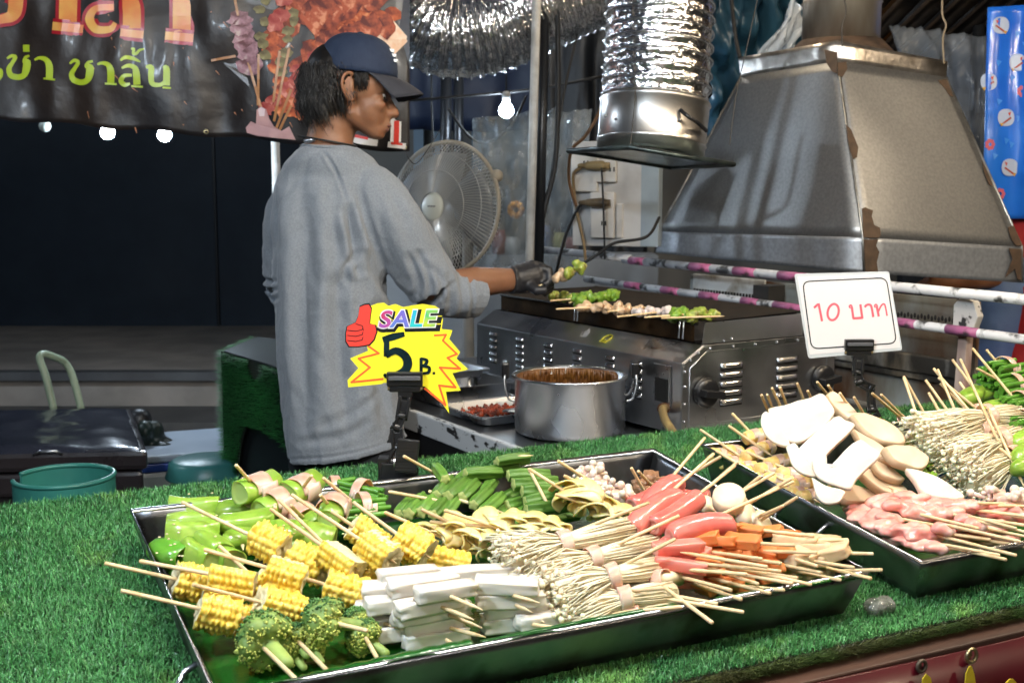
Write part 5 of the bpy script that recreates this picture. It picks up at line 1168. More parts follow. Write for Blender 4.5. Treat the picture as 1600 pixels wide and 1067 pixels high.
# ================================================================ ten baht sign on its clip
PD = 1.93
Pn = nrm(CAM * [1, 1, 0] - at(1325, 490, PD) * [1, 1, 0]); Pn = nrm(Pn + Z1 * .03 - RT * .12); P0 = at(1325, 490, PD)
def onp(px, py, off=0.): return atp(px, py, P0 + Pn * off, Pn)
ps = thing('price_sign', onp(1325, 550), 'white laminated card reading 10 baht in pink Thai print, on the right clip stand', 'sign')
def rrect(p00, p10, p11, p01, r=.06, n=5):
    P_ = [np.array(q, float) for q in (p00, p10, p11, p01)]; out = []
    for i in range(4):
        a, c_, d = P_[i - 1], P_[i], P_[(i + 1) % 4]; e0, e1 = (a - c_), (d - c_); r0_, r1_ = r * 150 / np.linalg.norm(e0), r * 150 / np.linalg.norm(e1)
        for t_ in np.linspace(0, 1, n): out.append(tuple((c_ + e0 * r0_ * (1 - t_) ** 2 + e1 * r1_ * t_ ** 2)))
    return out
card(rrect((1241, 428), (1389, 424), (1410, 547), (1263, 560), .03), .0012, 0, 'laminate', M('clear_laminate', (.62, .63, .63), rough=.15, spec=.8, coat=.5), ps, onp)
card([(1246, 432), (1388, 428), (1407, 543), (1265, 554)], .0003, .0013, 'card', M('white_card', (.80, .74, .71), rough=.35, coat=.3), ps, onp)
fr_ = rrect((1254, 440), (1385, 434), (1401, 536), (1268, 545), .08, 7)
b = MB(); stroke(onp, fr_, 1.7, .0018, b, True); b.build('black_frame', blk, ps)
b = MB()
pk_ = M('pink_red_print', (.78, .13, .16), rough=.4)
for ch in ([[(1271.8, 481), (1278.5, 475)], [(1279, 474), (1284.5, 502)]], [[(1301.8 + 8.6 * math.cos(q) + 1.5 * math.sin(-q), 487.6 + 12.6 * math.sin(q)) for q in np.arange(19) * math.pi / 9]],
    [[(1328.5, 481.5), (1327.2, 478.5), (1329.5, 476.8), (1331.2, 479.5), (1329, 481.5)], [(1331, 480), (1333.5, 498)], [(1332.5, 497.5), (1348, 496.5)], [(1344.3, 475.5), (1347.5, 497.5)]],
    [[(1351, 480), (1354, 476.8), (1358, 476), (1361.5, 479), (1364.5, 495.5)]],
    [[(1367.4, 480.5), (1366.6, 477.6), (1368.8, 475.8), (1370.6, 478.4), (1368.4, 480.5)], [(1370, 479), (1373, 494.6)], [(1372, 488), (1376, 479), (1380, 475), (1383, 477.5), (1386, 493.5)]]):
    b = MB()
    for n_, p in enumerate(ch): brush(onp, p, [3.6, 3.6] if len(p) != 5 or p[0][0] == 1351 else [2.6, 2.6], .0018 + .0001 * n_, b, 4)
    b.build('character', pk_, ps)
clip_stand('clip_stand', 'black jointed clip stand holding the white ten baht sign, behind the sliced mushrooms', (1341, 543), (1370, 660), [(1341, 560), (1340, 582), (1343, 597), (1360, 606), (1362, 640), (1378, 668)], 1.92, .80)
q_ = T(1372, 690, .055)

# ================================================================ left side of the stall floor
crate_m = M('dark_brown_box', (.028, .022, .024), (.018, .015, .017), 4, .22, bump=.006, bscale=5, r2=.4)
crate = thing('insulated_box', V(*(at(60, 700, 3.15) * [1, 1, 0])), 'big dark insulated box with a shiny crumpled lid on the far left', 'box')
cA = V(GA[0], GA[1], 0); cf0 = at(228, 700, 3.05)          # near right top corner of the box
zt = cf0[2]
ra = nrm(at(-400, 735, 3.0) * [1, 1, 0] - cf0 * [1, 1, 0]); rb_ = nrm(np.cross(ra, Z1)); rb_ = rb_ if rb_ @ Fh > 0 else -rb_
ra = nrm(-RT * .97 - Fh * .10); rb_ = nrm(Fh * .93 - RT * .36)
def cr(a, d, z): return V(cf0[0], cf0[1], 0) + ra * a + rb_ * d + Z1 * z
def hexa(p4, z0, z1):
    vs = [V(q[0], q[1], z) for z in (z0, z1) for q in p4]; b = MB(); b.add(vs, [(3, 2, 1, 0), (4, 5, 6, 7), (0, 1, 5, 4), (1, 2, 6, 5), (2, 3, 7, 6), (3, 0, 4, 7)]); return b
W_, D_ = 1.1, .62
hexa([cr(.03, .03, 0), cr(W_, .03, 0), cr(W_, D_ - .03, 0), cr(.03, D_ - .03, 0)], .0, zt - .10).build('body', crate_m, crate, bevel=.02)
hexa([cr(.008, .008, 0), cr(W_, .008, 0), cr(W_, D_ - .01, 0), cr(.008, D_ - .01, 0)], zt - .125, zt - .062).build('collar', crate_m, crate, bevel=.012)
b = MB(); nl_ = 40
def lidf(u, v):
    e = min(1, 14 * u, 14 * (1 - u), 14 * v, 14 * (1 - v)); return cr(W_ * u, D_ * v, zt + .004 + .010 * mnoise.noise(Vector((u * 6, v * 3, 4.))) * e + .004 * mnoise.noise(Vector((u * 20, v * 9, 1.))) * e - .012 * (1 - e) ** 2)
b.grid(lidf, 60, 34); b.build('lid_skin', M('shiny_dark_lid', (.020, .022, .034), (.03, .032, .045), 6, .20, coat=.3, bump=.004, bscale=10), crate, smooth=True)
hexa([cr(-.004, -.004, 0), cr(W_, -.004, 0), cr(W_, D_, 0), cr(-.004, D_, 0)], zt - .058, zt - .004).build('lid', crate_m, crate, bevel=.014)
b = MB(); q = cr(.245, -.006, zt - .010); b.tube([q - ra * .035 + Z1 * 0, q - ra * .02 + Z1 * .010 - rb_ * .008, q + ra * .02 + Z1 * .010 - rb_ * .008, q + ra * .035], .004, 8); b.build('handle', steel, crate, smooth=True)
# gas cylinder with teal collar
gcx = at(103, 800, 2.15); zt_ = at(103, 742, 2.15)[2]; gx = V(gcx[0], gcx[1], 0)
teal = M('teal_enamel', (.035, .19, .155), (.025, .14, .12), 8, .30, col3=(.10, .05, .03), s3=9., t3=(.70, .74), bump=.0006)
gc = thing('gas_cylinder', gx, 'teal gas cylinder with a ring collar standing behind the left end of the counter', 'gas cylinder')
b = MB(); R2 = .15; b.lathe([(R2 * .7, .0), (R2, .05), (R2 * 1.02, .2), (R2 * 1.02, zt_ - .28), (R2 * .9, zt_ - .18), (R2 * .5, zt_ - .12), (.03, zt_ - .105)], gx, n=40); b.build('tank', teal, gc, smooth=True)
b = MB(); r3 = .088; an_ = np.linspace(math.radians(205), math.radians(205 + 325), 60); ph = yaw
for (z0, z1) in ((zt_ - .125, zt_),):
    vs = []; n_ = len(an_)
    for r4 in (r3, r3 - .004):
        for k, a in enumerate(an_):
            dip = 0
            for z in (z0, z1): vs.append(gx + RT * r4 * math.cos(a) + Fh * r4 * math.sin(a) + Z1 * z)
    fs = []
    for k in range(n_ - 1):
        fs.append((2 * k, 2 * k + 2, 2 * k + 3, 2 * k + 1)); o2 = 2 * n_; fs.append((o2 + 2 * k, o2 + 2 * k + 1, o2 + 2 * k + 3, o2 + 2 * k + 2)); fs.append((2 * k + 1, 2 * k + 3, o2 + 2 * k + 3, o2 + 2 * k + 1)); fs.append((2 * k, o2 + 2 * k, o2 + 2 * k + 2, 2 * k + 2))
    fs.append((0, 1, o2 + 1, o2)); e = 2 * (n_ - 1); fs.append((e, e + o2, e + o2 + 1, e + 1)); b.add(vs, fs)
b.build('guard_collar', teal, gc, angle=40)
b = MB(); b.tube([gx + RT * (r3 - .002) * math.cos(a) + Fh * (r3 - .002) * math.sin(a) + Z1 * zt_ for a in an_], .0045, 8); b.build('collar_lip', teal, gc, smooth=True)
b = MB(); b.lathe([(.02, zt_ - .11), (.02, zt_ - .06), (.012, zt_ - .05)], gx, n=14); b.lathe([(.03, zt_ - .048), (.03, zt_ - .035)], gx, n=12); b.build('valve', M('valve_brass', (.30, .22, .10), rough=.4, metal=.9), gc)
# folding trolley handle
hm_ = M('pale_green_tube', (.30, .38, .27), (.24, .30, .22), 8, .4)
tr = thing('hand_trolley', V(*(at(95, 620, 3.9) * [1, 1, 0])), 'pale green bent tube handle of a trolley behind the dark box', 'trolley')
h1 = smooth_path([at(84, 640, 3.8), at(72, 590, 3.8), at(62, 560, 3.8), at(68, 553, 3.82), at(85, 558, 3.86), at(102, 567, 3.9), at(114, 590, 3.9), at(127, 640, 3.9)], 6)
b = MB(); b.tube(h1, .012, 10); b.build('handle', hm_, tr, smooth=True)
b = MB(); a_, c_ = h1[0], h1[-1]; b.tube([a_, V(a_[0], a_[1], .02)], .012, 8); b.tube([c_, V(c_[0], c_[1], .02)], .012, 8); b.tube([V(a_[0], a_[1], .02), V(c_[0], c_[1], .02)], .012, 8); b.build('frame', hm_, tr, smooth=True)
# white ice box with blue band, stool, dark bundle
ib = thing('cool_box', V(*(at(290, 700, 3.9) * [1, 1, 0])), 'white cool box with a blue band beside the dark box', 'cool box')
i0 = at(232, 735, 3.55); zt2 = at(232, 712, 3.55)[2]; ia = nrm(RT * .93 + Fh * .36); ibd = nrm(Fh * .93 - RT * .36)
def icb(a, d): return V(i0[0], i0[1], 0) + ia * a + ibd * d
P4 = [icb(-.10, .0), icb(.42, .0), icb(.42, .36), icb(-.10, .36)]
hexa(P4, 0, zt2 - .05).build('body', M('cool_box_white', (.45, .50, .54), (.38, .43, .47), 5, .4), ib, bevel=.015)
hexa([icb(-.105, -.005), icb(.425, -.005), icb(.425, .365), icb(-.105, .365)], zt2 - .05, zt2 - .025).build('band', M('blue_band', (.02, .06, .30), rough=.4), ib, bevel=.004)
hexa(P4, zt2 - .024, zt2).build('lid', M('cool_box_lid', (.36, .42, .50), (.3, .36, .44), 5, .45), ib, bevel=.008)
stp = at(322, 716, 3.2); zs = stp[2]; s0 = V(stp[0], stp[1], 0)
sm_ = M('teal_plastic', (.045, .20, .19), (.035, .16, .155), 6, .35)
stl = thing('plastic_stool', s0, 'small teal plastic stool with a round seat below the cool box', 'stool')
b = MB(); b.lathe([(.001, zs), (.085, zs), (.098, zs - .008), (.102, zs - .03), (.110, zs - .045), (.106, zs - .05), (.09, zs - .03)], s0, n=36); b.build('seat', sm_, stl, smooth=True)
for k in range(4):
    a = math.pi / 4 + k * math.pi / 2; d1 = RT * math.cos(a) + Fh * math.sin(a); b = MB(); p1, p2 = s0 + d1 * .085 + Z1 * (zs - .03), s0 + d1 * .125 + Z1 * .0
    t1 = nrm(np.cross(Z1, d1)); b.add([p1 - t1 * .045, p1 + t1 * .045, p2 + t1 * .028, p2 - t1 * .028, p1 - t1 * .04 - d1 * .012, p1 + t1 * .04 - d1 * .012, p2 + t1 * .024 - d1 * .012, p2 - t1 * .024 - d1 * .012], [(0, 1, 2, 3), (7, 6, 5, 4), (0, 4, 5, 1), (1, 5, 6, 2), (2, 6, 7, 3), (3, 7, 4, 0)]); b.build('leg', sm_, stl, bevel=.004)
b = MB()
for k in range(22): b.ell(at(235 + rng.uniform(-22, 22), 690 + rng.uniform(-20, 28), 3.75 + rng.uniform(-.05, .05)), rng.uniform(.02, .045, 3), nu=10, nv=6)
tag(organic('plastic_sack', b, M('dark_green_sack', (.010, .022, .016), (.02, .02, .018), 9, .4, bump=.004), voxel=.008, smooth=3), 'crumpled dark green sack between the dark box and the cool box', 'sack')
b = MB(); c_ = at(218, 655, 3.85); b.cap(c_, c_ - Z1 * .12, .04, .05); tag(organic('bin_bag', b, M('black_bag', (.012, .012, .014), rough=.4), voxel=.008), 'black rounded bag behind the right corner of the dark box', 'bag')
# side table draped in artificial grass behind the vendor
tb0 = at(345, 540, 3.15); zT = at(345, 560, 3.05)[2]
gt = thing('side_table', V(*(at(400, 700, 3.1) * [1, 1, 0])), 'small table draped in ragged green artificial grass behind the vendor', 'table')
t0 = atz(352, 560, zT); ta_ = nrm(RT * .80 - Fh * .60); tb_ = nrm(Fh * .93 + RT * .36)
q4 = [atz(385, 585 - 20, zT), atz(560, 610, zT), atz(640, 545, zT), atz(395, 528, zT)]
q4 = [atz(350, 548, zT), atz(560, 612, zT), atz(650, 556, zT), atz(402, 526, zT)]
hexa(q4, zT - .02, zT).build('top', M('dark_table_top', (.02, .03, .03), (.012, .02, .022), 6, .45), gt)
hexa([q * .97 + (sum(q4) / 4) * .03 for q in q4], .0, zT - .021).build('cabinet', M('black_panel', (.006, .007, .009), rough=.5), gt)
Aq, Bq, Cq = q4[0], q4[1], q4[3]; nA = nrm(np.cross(Bq - Aq, Z1)); nA = nA if nA @ Fh < 0 else -nA; nC = nrm(np.cross(Cq - Aq, Z1)); nC = nC if nC @ RT < 0 else -nC
def drape_s(r, n):
    u = r.uniform(0, 1, n); v = r.uniform(0, 1, n); low = .10 + .02 * np.sin(u * 9) + .20 * u + .55 * np.exp(-(u / .12) ** 2)
    keep = (v * .75 < low); P1 = Aq + np.outer(u, (Bq - Aq)) - np.outer(v * .75, Z1) + nA * .012
    hole = (np.hypot((u - .32) / .06, (v * .75) / .045) < 1); keep &= ~hole
    u2 = r.uniform(0, 1, n // 3); v2 = r.uniform(0, .75, n // 3); P2 = Aq + np.outer(u2, (Cq - Aq)) - np.outer(v2, Z1) + nC * .012
    P_ = np.concatenate([P1[keep], P2]); N_ = np.concatenate([np.tile(nrm(nA + Z1 * .1), (keep.sum(), 1)), np.tile(nrm(nC + Z1 * .1), (len(P2), 1))]); return P_, N_
gm_ = M('drape_turf', (.045, .30, .07), (.03, .18, .045), 9, .6, island=.5)
o = turf('grass_drape', 60000, drape_s, .016, mat=gm_, width=.003, seed=9); o.parent = gt; o.location = -WL[gt.name]; o['kind'] = 'stuff'
b = MB()
nd = 40
def dr(u, v):
    low = .10 + .02 * math.sin(u * 9) + .20 * u + .55 * math.exp(-(u / .12) ** 2); return Aq + (Bq - Aq) * u - Z1 * (v * low) + nA * .009
b.grid(dr, 40, 10); b.build('drape_backing', M('turf_backing'), gt, smooth=True)
pole((449, 655), (452, 760), 2.95, .008, 'short bright steel leg beside the vendor\'s trousers', steel)

# ================================================================ right side: patterned blue sheet, person in red
BB = at(1570, 200, 3.6); bbn = nrm(-Fh - RT * .25)
def onbb(px, py, off=0.): return atp(px, py, BB + bbn * off, bbn)
blue_m = M('bright_blue_sheet', (.012, .12, .62), (.02, .17, .72), 6, .25, coat=.3, bump=.004, bscale=6)
bl = thing('patterned_sheet', onbb(1600, 300), 'bright blue plastic sheet printed with small white birds and flowers at the far right', 'plastic sheet')
def wv(px, py): return .012 * math.sin(px * .09) + .01 * mnoise.noise(Vector((px * .02, py * .01, 0)))
b = MB(); b.grid(lambda u, v: onbb(1543 - 8 * v + 130 * u, 12 + 330 * v - (8 * u if v < .01 else 0), wv(1543 + 130 * u, 12 + 330 * v)), 40, 40); b.build('sheet', blue_m, bl, smooth=True, solid=.002)
rw = np.random.default_rng(3); pale = M('pale_blue_print', (.04, .24, .75), rough=.35); wb_ = M('print_offwhite', (.42, .50, .66), rough=.4)
def pp(pts, off, name, mat, parent):
    b = MB(); b.add([onbb(x, y, wv(x, y) + off) for x, y in pts], [tuple(range(len(pts)))]); return b.build(name, mat, parent)
for k in range(26):
    x, y = rw.uniform(1548, 1650), rw.uniform(20, 330); pp([(x, y), (x + 9, y + 3), (x + 2, y + 11)], .0022, 'triangle_print', pale, bl)
for (x, y, a) in ((1564, 40, 0), (1590, 98, 1), (1572, 184, 2), (1578, 262, 3), (1620, 60, 1), (1625, 150, 0), (1618, 220, 3), (1545, 128, 2)):
    o = pp([(x + 13 * math.cos(t), y + 15 * math.sin(t) * (1 + .1 * math.cos(2 * t))) for t in np.arange(18) * math.pi / 9], .003, 'bird_print', wb_, bl)
    d = (-1, 1, 1, -1)[a]; pp([(x - 8 * d, y + 10), (x - 6 * d, y + 12), (x + 9 * d, y + 1), (x + 7 * d, y - 1)], .004, 'twig', M('twig_print', (.35, .05, .02), rough=.5), o)
    pp([(x + 3 * d, y - 7), (x + 8 * d, y - 9), (x + 6 * d, y - 2)], .0042, 'crest', M('crest_print', (.5, .05, .02), rough=.5), o); pp([(x - 10 * d, y + 9), (x - 4 * d, y + 9), (x - 7 * d, y + 14)], .0044, 'beak', M('beak_print', (.6, .35, .02), rough=.5), o)
for (x, y) in ((1547, 226), (1597, 143), (1563, 303)):
    b = MB()
    for k in range(7): a = k * 2 * math.pi / 7; b.add([onbb(x + 5 * math.cos(a) + 3 * math.cos(t), y + 6 * math.sin(a) + 3.4 * math.sin(t), wv(x, y) + .003 + k * .0002) for t in np.arange(8) * math.pi / 4], [tuple(range(8))])
    b.build('flower_print', M('pink_flower_print', (.5, .08, .12), rough=.5), bl)
pr2 = thing('person', V(*(at(1620, 500, 3.75) * [1, 1, 0])), 'partly hidden person in red top and blue apron behind the railing at far right', 'person')
def Q(px, py, dy=0.): return at(px, py, 3.75) + Fh * dy
h3 = 3.75 / F_PX
b = MB(); b.ell(Q(1635, 215), (.075, .09, .11), AX, 20, 14); b.cap(Q(1635, 240), Q(1635, 285), .05, .055); b.ell(Q(1635, 380), (.15, .11, .24), AX, 20, 14); b.ell(Q(1625, 520), (.16, .12, .12), AX, 20, 14)
b.cap(Q(1590, 330), Q(1560, 430, -.06), .045, .038); b.cap(Q(1560, 430, -.06), Q(1455, 437, -.12), .036, .026); b.cap(Q(1455, 437, -.12), Q(1432, 440, -.12), .026, .028)
for k in range(4): b.tube([Q(1436, 434 + 4 * k, -.12), Q(1418, 436 + 4 * k, -.12), Q(1410, 441 + 3 * k, -.11)], [.009, .008, .006], 8)
b.tube([Q(1445, 432, -.14), Q(1432, 426, -.15), Q(1424, 424, -.15)], [.010, .009, .007], 8)
b.cap(Q(1675, 330), Q(1700, 440), .045, .038); b.cap(Q(1700, 440), Q(1690, 520, -.1), .036, .026)
for s_ in (-1, 1): x_ = 1622 + 40 * s_; q = Q(x_, 560); b.cap(q, V(q[0], q[1], .45), .08, .055); b.cap(V(q[0], q[1], .45), V(q[0], q[1], .06), .05, .035)
organic('body', b, skin, pr2, voxel=.008, smooth=5)
red_s = M('red_shirt', (.32, .008, .010), (.25, .006, .008), 5, .7)
b = MB(); b.ell(Q(1635, 385), (.175, .135, .26), AX, 24, 16); b.cap(Q(1592, 325), Q(1570, 395, -.04), .07, .062); b.cap(Q(1678, 325), Q(1700, 400), .06, .055); b.tube([Q(1635, 450), Q(1632, 600)], [.17, .19], 24)
organic('shirt', b, red_s, pr2, voxel=.010, smooth=4, disp=lambda co, no: co + no * (vnoise(co, 14.) * .008)[:, None])
b = MB(); b.tube([Q(1572, 400, -.02), Q(1565, 470, -.02), Q(1558, 570, 0), Q(1556, 640, 0)], [.085, .10, .11, .12], 22)
organic('blue_apron', b, M('blue_apron', (.10, .17, .33), (.06, .10, .25), 4, .6, bump=.003), pr2, voxel=.010, smooth=4, disp=lambda co, no: co + no * (vnoise(co, 12.) * .010)[:, None])
b = MB(); b.ell(Q(1638, 195), (.085, .10, .10), AX, 20, 14); organic('hair', b, hair_m, pr2, voxel=.01, smooth=2)
# ================================================================ food on sticks
fr = np.random.default_rng(21)
corn_m = M('corn_kernels', (.80, .54, .060), (.84, .64, .14), 90, .32, sss=.25, sssr=(.008, .005, .001), coat=.2, rnd=.08)
cob_m = M('corn_cob', (.80, .74, .50), (.7, .58, .3), 200, .6, bump=.0012, bscale=300)
pep_m = M('light_green_pepper', (.20, .36, .035), (.34, .48, .08), 24, .28, sss=.2, sssr=(.004, .008, .001), coat=.35, rnd=.15)
pepd_m = M('green_pepper', (.10, .32, .03), (.16, .40, .04), 30, .25, sss=.15, coat=.35, rnd=.15)
pepi_m = M('pepper_inside', (.42, .54, .16), rough=.4, sss=.2)
okra_m = M('okra_skin', (.065, .17, .02), (.13, .26, .04), 70, .45, rnd=.25, stretch=(.25, 1, 1), bump=.0003, bscale=300)
okrae_m = M('okra_cut', (.55, .58, .22), (.35, .42, .12), 200, .5)
saus_m = M('pink_sausage', (.66, .15, .125), (.72, .22, .18), 25, .22, sss=.3, sssr=(.006, .002, .001), coat=.5, rnd=.06)
sausin_m = M('sausage_inside', (.72, .36, .30), (.65, .28, .22), 120, .5, sss=.3)
crab_m = M('crab_stick_red', (.66, .12, .08), (.80, .38, .32), 60, .35, sss=.3, stretch=(.1, 1, 1), coat=.2)
oran_m = M('orange_fish_cake', (.66, .20, .055), (.74, .27, .09), 40, .4, sss=.3, sssr=(.006, .003, .001), rnd=.08)
beige_m = M('beige_fish_cake', (.68, .52, .32), (.54, .38, .21), 50, .45, sss=.3, rnd=.08, bump=.0006, bscale=90)
white_m = M('king_oyster_flesh', (.76, .73, .67), (.62, .53, .42), 14, .5, sss=.3, sssr=(.006, .005, .003), bump=.0003, bscale=120, stretch=(.3, 1, 1), rnd=.04)
brow_m = M('mushroom_skin', (.50, .34, .20), (.66, .50, .34), 25, .55, bump=.0004, bscale=150)
eno_m = M('enoki', (.86, .76, .54), (.80, .67, .44), 60, .4, sss=.3, sssr=(.004, .003, .002), island=.12)
cap_eno = M('enoki_cap', (.90, .80, .58), rough=.3, sss=.3, coat=.3)
bac_m = M('raw_bacon_band', (.68, .32, .24), (.80, .58, .46), 40, .3, sss=.3, coat=.4, stretch=(.3, 1, 1), sharp=(.4, .6))
pork_m = M('raw_pork', (.70, .25, .21), (.80, .44, .37), 34, .25, sss=.35, sssr=(.008, .002, .001), coat=.45, col3=(.83, .66, .56), s3=28., t3=(.60, .72))
yel_m = M('yellow_bean_sheet', (.84, .64, .20), (.88, .74, .38), 14, .35, sss=.35, sssr=(.006, .004, .001), coat=.3, col3=(.55, .34, .2), s3=12., t3=(.64, .75), rnd=.05)
bro_m = M('broccoli_floret', (.035, .11, .03), (.10, .22, .04), 60, .6, island=.4, col3=(.52, .56, .13), s3=9., t3=(.47, .52))
brs_m = M('broccoli_stem', (.42, .55, .16), (.32, .46, .10), 30, .45, sss=.2)
leek_m = M('green_shoot', (.055, .19, .02), (.12, .30, .035), 40, .3, island=.35, coat=.3)
leeki_m = M('shoot_cut', (.5, .65, .25), rough=.4)
shim_m = M('white_shimeji', (.80, .70, .60), (.70, .52, .42), 30, .35, sss=.3, coat=.35)
liver_m = M('brown_meat', (.25, .12, .06), (.36, .20, .11), 30, .35, coat=.3)
tofu_m = M('pale_fish_ball', (.82, .68, .48), (.78, .62, .42), 120, .4, sss=.3)
SR = .0021
def mesh_only(mb, name, mats, smooth=True, angle=None):
    v, f, m = mb.arrays(); me = bpy.data.meshes.new(name); me.from_pydata(v.tolist(), [], f)
    for q in mats: me.materials.append(q)
    me.polygons.foreach_set('material_index', m)
    if smooth: me.polygons.foreach_set('use_smooth', [True] * len(f))
    if angle is not None:
        me.shade_smooth(); me.set_sharp_from_angle(angle=math.radians(angle))
    me.update(); return me
def lath(prof, n=24, lob=0, la=0., bend=0., nz=0., seed=0, sq=1.0, mi=None):
    """around local x; returns MB"""
    b = MB(); vs = []
    for r, z in prof:
        for j in range(n):
            a = j * 2 * math.pi / n; q = r * (1 + la * math.cos(lob * a)); y, w = q * math.cos(a), q * math.sin(a) * sq
            k = nz * mnoise.noise(Vector((z * 60 + seed, y * 60, w * 60))); vs.append((z, y * (1 + k) , w * (1 + k) + bend * z * z))
    N = len(prof); fs = [(i * n + j, i * n + (j + 1) % n, (i + 1) * n + (j + 1) % n, (i + 1) * n + j) for i in range(N - 1) for j in range(n)]
    mm = [(mi[i] if mi else 0) for i in range(N - 1) for j in range(n)]
    b.add(vs, fs); b.m = mm
    k0 = MB  # caps
    b.f += [tuple(range(n))[::-1], tuple((N - 1) * n + j for j in range(n))]; b.m += [mi[0] if mi else 0, mi[-1] if mi else 0]
    return b
# meshes shared by alike pieces -------------------------------------------------
def corn_mesh(seed, R=.0215, L=.042, cut=None):
    rows, cols, ra_, ca_ = 13, 8, 5, 5; n = rows * ra_; mcol = cols * ca_; b = MB(); vs = []; fs = []; mm = []; clip = []
    for i in range(mcol + 1):
        for j in range(n):
            a = j * 2 * math.pi / n; row = int(j / ra_); rp = abs(math.sin(math.pi * (j % ra_) / ra_)); off = (row % 2) * .5 + .2 * mnoise.noise(Vector((row, seed, 0)))
            cp = abs(math.sin(math.pi * (i / ca_ + off))); big_ = .9 + .2 * mnoise.noise(Vector((row * 1.7, i / ca_, seed)))
            r = R * big_ * (1 - .0) - .0034 + .0034 * (rp ** .45) * (cp ** .4); r *= 1 - .03 * ((i / mcol - .5) * 2) ** 4
            x = (i / mcol - .5) * L + .0009 * math.sin(a * 3 + seed); y, z = r * math.cos(a), r * math.sin(a); c_ = False
            if cut is not None and z > cut * R: z = cut * R + .0003 * mnoise.noise(Vector((x * 400, y * 400, 0))); c_ = True
            vs.append((x, y, z)); clip.append(c_)
    for i in range(mcol):
        for j in range(n):
            q = (i * n + j, i * n + (j + 1) % n, (i + 1) * n + (j + 1) % n, (i + 1) * n + j); fs.append(q); mm.append(1 if all(clip[k] for k in q) else 0)
    b.add(vs, fs); b.m = mm
    for s, i in ((-1, 0), (1, mcol)):       # end faces: cob ring pushed in a bit
        k = len(b.v[0]) if False else b.n
        ring = [vs[i * n + j] for j in range(n)]; in1 = [(v[0] + s * .0006, v[1] * .80, v[2] * .80) for v in ring]; in2 = [(v[0] - s * .0012, v[1] * .42, v[2] * .42) for v in ring]; in3 = [(v[0] - s * .0022, v[1] * .14, v[2] * .14) for v in ring]
        b.add(ring + in1 + in2 + in3, [((t * n + j), (t * n + (j + 1) % n), ((t + 1) * n + (j + 1) % n), ((t + 1) * n + j)) if s < 0 else ((t * n + j), ((t + 1) * n + j), ((t + 1) * n + (j + 1) % n), (t * n + (j + 1) % n)) for t in range(3) for j in range(n)] + [tuple(3 * n + j for j in range(n))], 1)
    return mesh_only(b, 'corn_piece', [corn_m, cob_m])
CORN = [corn_mesh(1), corn_mesh(2, .0225, .038), corn_mesh(3, .020, .046), corn_mesh(4, .022, .044, .45), corn_mesh(5, .022, .040, .72)]
def pepper_mesh(seed, R=.0155, L=.055, m0=None):
    prof = [(.001, -L * .5), (R * .45, -L * .48), (R * .8, -L * .38), (R, -L * .1), (R * 1.05, L * .2), (R * .98, L * .5), (R * .93, L * .505), (R * .84, L * .49), (R * .8, L * .2), (R * .5, -L * .1), (.001, -L * .15)]
    b = lath(prof, 26, 3, .07, bend=(-1) ** seed * 3.0, nz=.12, seed=seed * 7, mi=[0] * 6 + [1] * 4); return mesh_only(b, 'pepper_piece', [m0 or pep_m, pepi_m])
PEP = [pepper_mesh(k, .0155 + .001 * (k % 2), .055 + .006 * (k % 3)) for k in range(4)]; 
def pepc_mesh(seed, R=.0150, L=.058):
    prof = [(R * .55, -L * .46), (R * .80, -L * .47), (R * .88, -L * .50), (R * .97, -L * .49), (R * 1.03, -L * .2), (R * 1.02, L * .15), (R * .95, L * .49), (R * .86, L * .50), (R * .78, L * .47), (R * .55, L * .46)]
    b = lath(prof, 26, 3, .10, bend=(-1) ** seed * 4.0, nz=.16, seed=seed * 7, mi=[1, 1, 0, 0, 0, 0, 0, 1, 1]); return mesh_only(b, 'pepper_piece', [pep_m, pepi_m])
PEPC = [pepc_mesh(k, .0145 + .001 * (k % 3)) for k in range(4)]
PEPD = [pepper_mesh(k, .015, .045, pepd_m) for k in range(2)]
def okra_mesh(seed, R=.0070, L=.050):
    prof = [(R * .35, -L * .5), (R * .86, -L * .5 + .0005), (R * .93, -L * .48), (R * 1.02, -L * .2), (R, L * .15), (R * .86, L * .48), (R * .78, L * .5 - .0004), (R * .3, L * .5)]
    return mesh_only(lath(prof, 40, 5, .13, bend=1.2 * (-1) ** seed, nz=.05, seed=seed, mi=[1, 0, 0, 0, 0, 0, 1]), 'okra_piece', [okra_m, okrae_m])
OKRA = [okra_mesh(1), okra_mesh(2, .0076, .054), okra_mesh(3, .0073, .046)]
def saus_mesh(seed, R=.0128, L=.105):
    prof = [(R * .25, -L * .5 + .005), (R * .62, -L * .5 + .001), (R * .9, -L * .5 + .003), (R, -L * .5 + .010), (R * 1.03, -L * .2), (R * 1.03, L * .2), (R, L * .5 - .010), (R * .93, L * .5 - .003), (R * .62, L * .5 - .0005), (R * .25, L * .5 - .005)]
    prof2 = []
    for i in range(len(prof) - 1):
        k = 8 if i in (3, 4, 5) else 2
        for t in range(k): prof2.append((prof[i][0] + (prof[i + 1][0] - prof[i][0]) * t / k, prof[i][1] + (prof[i + 1][1] - prof[i][1]) * t / k))
    prof2.append(prof[-1]); n = len(prof2) - 1
    return mesh_only(lath(prof2, 28, 4, .012, bend=2.2 * (-1) ** seed, nz=.035, seed=seed, mi=[1 if i < 3 or i > n - 4 else 0 for i in range(n)]), 'sausage', [saus_m, sausin_m])
SAUS = [saus_mesh(1), saus_mesh(2, .0135, .095)]
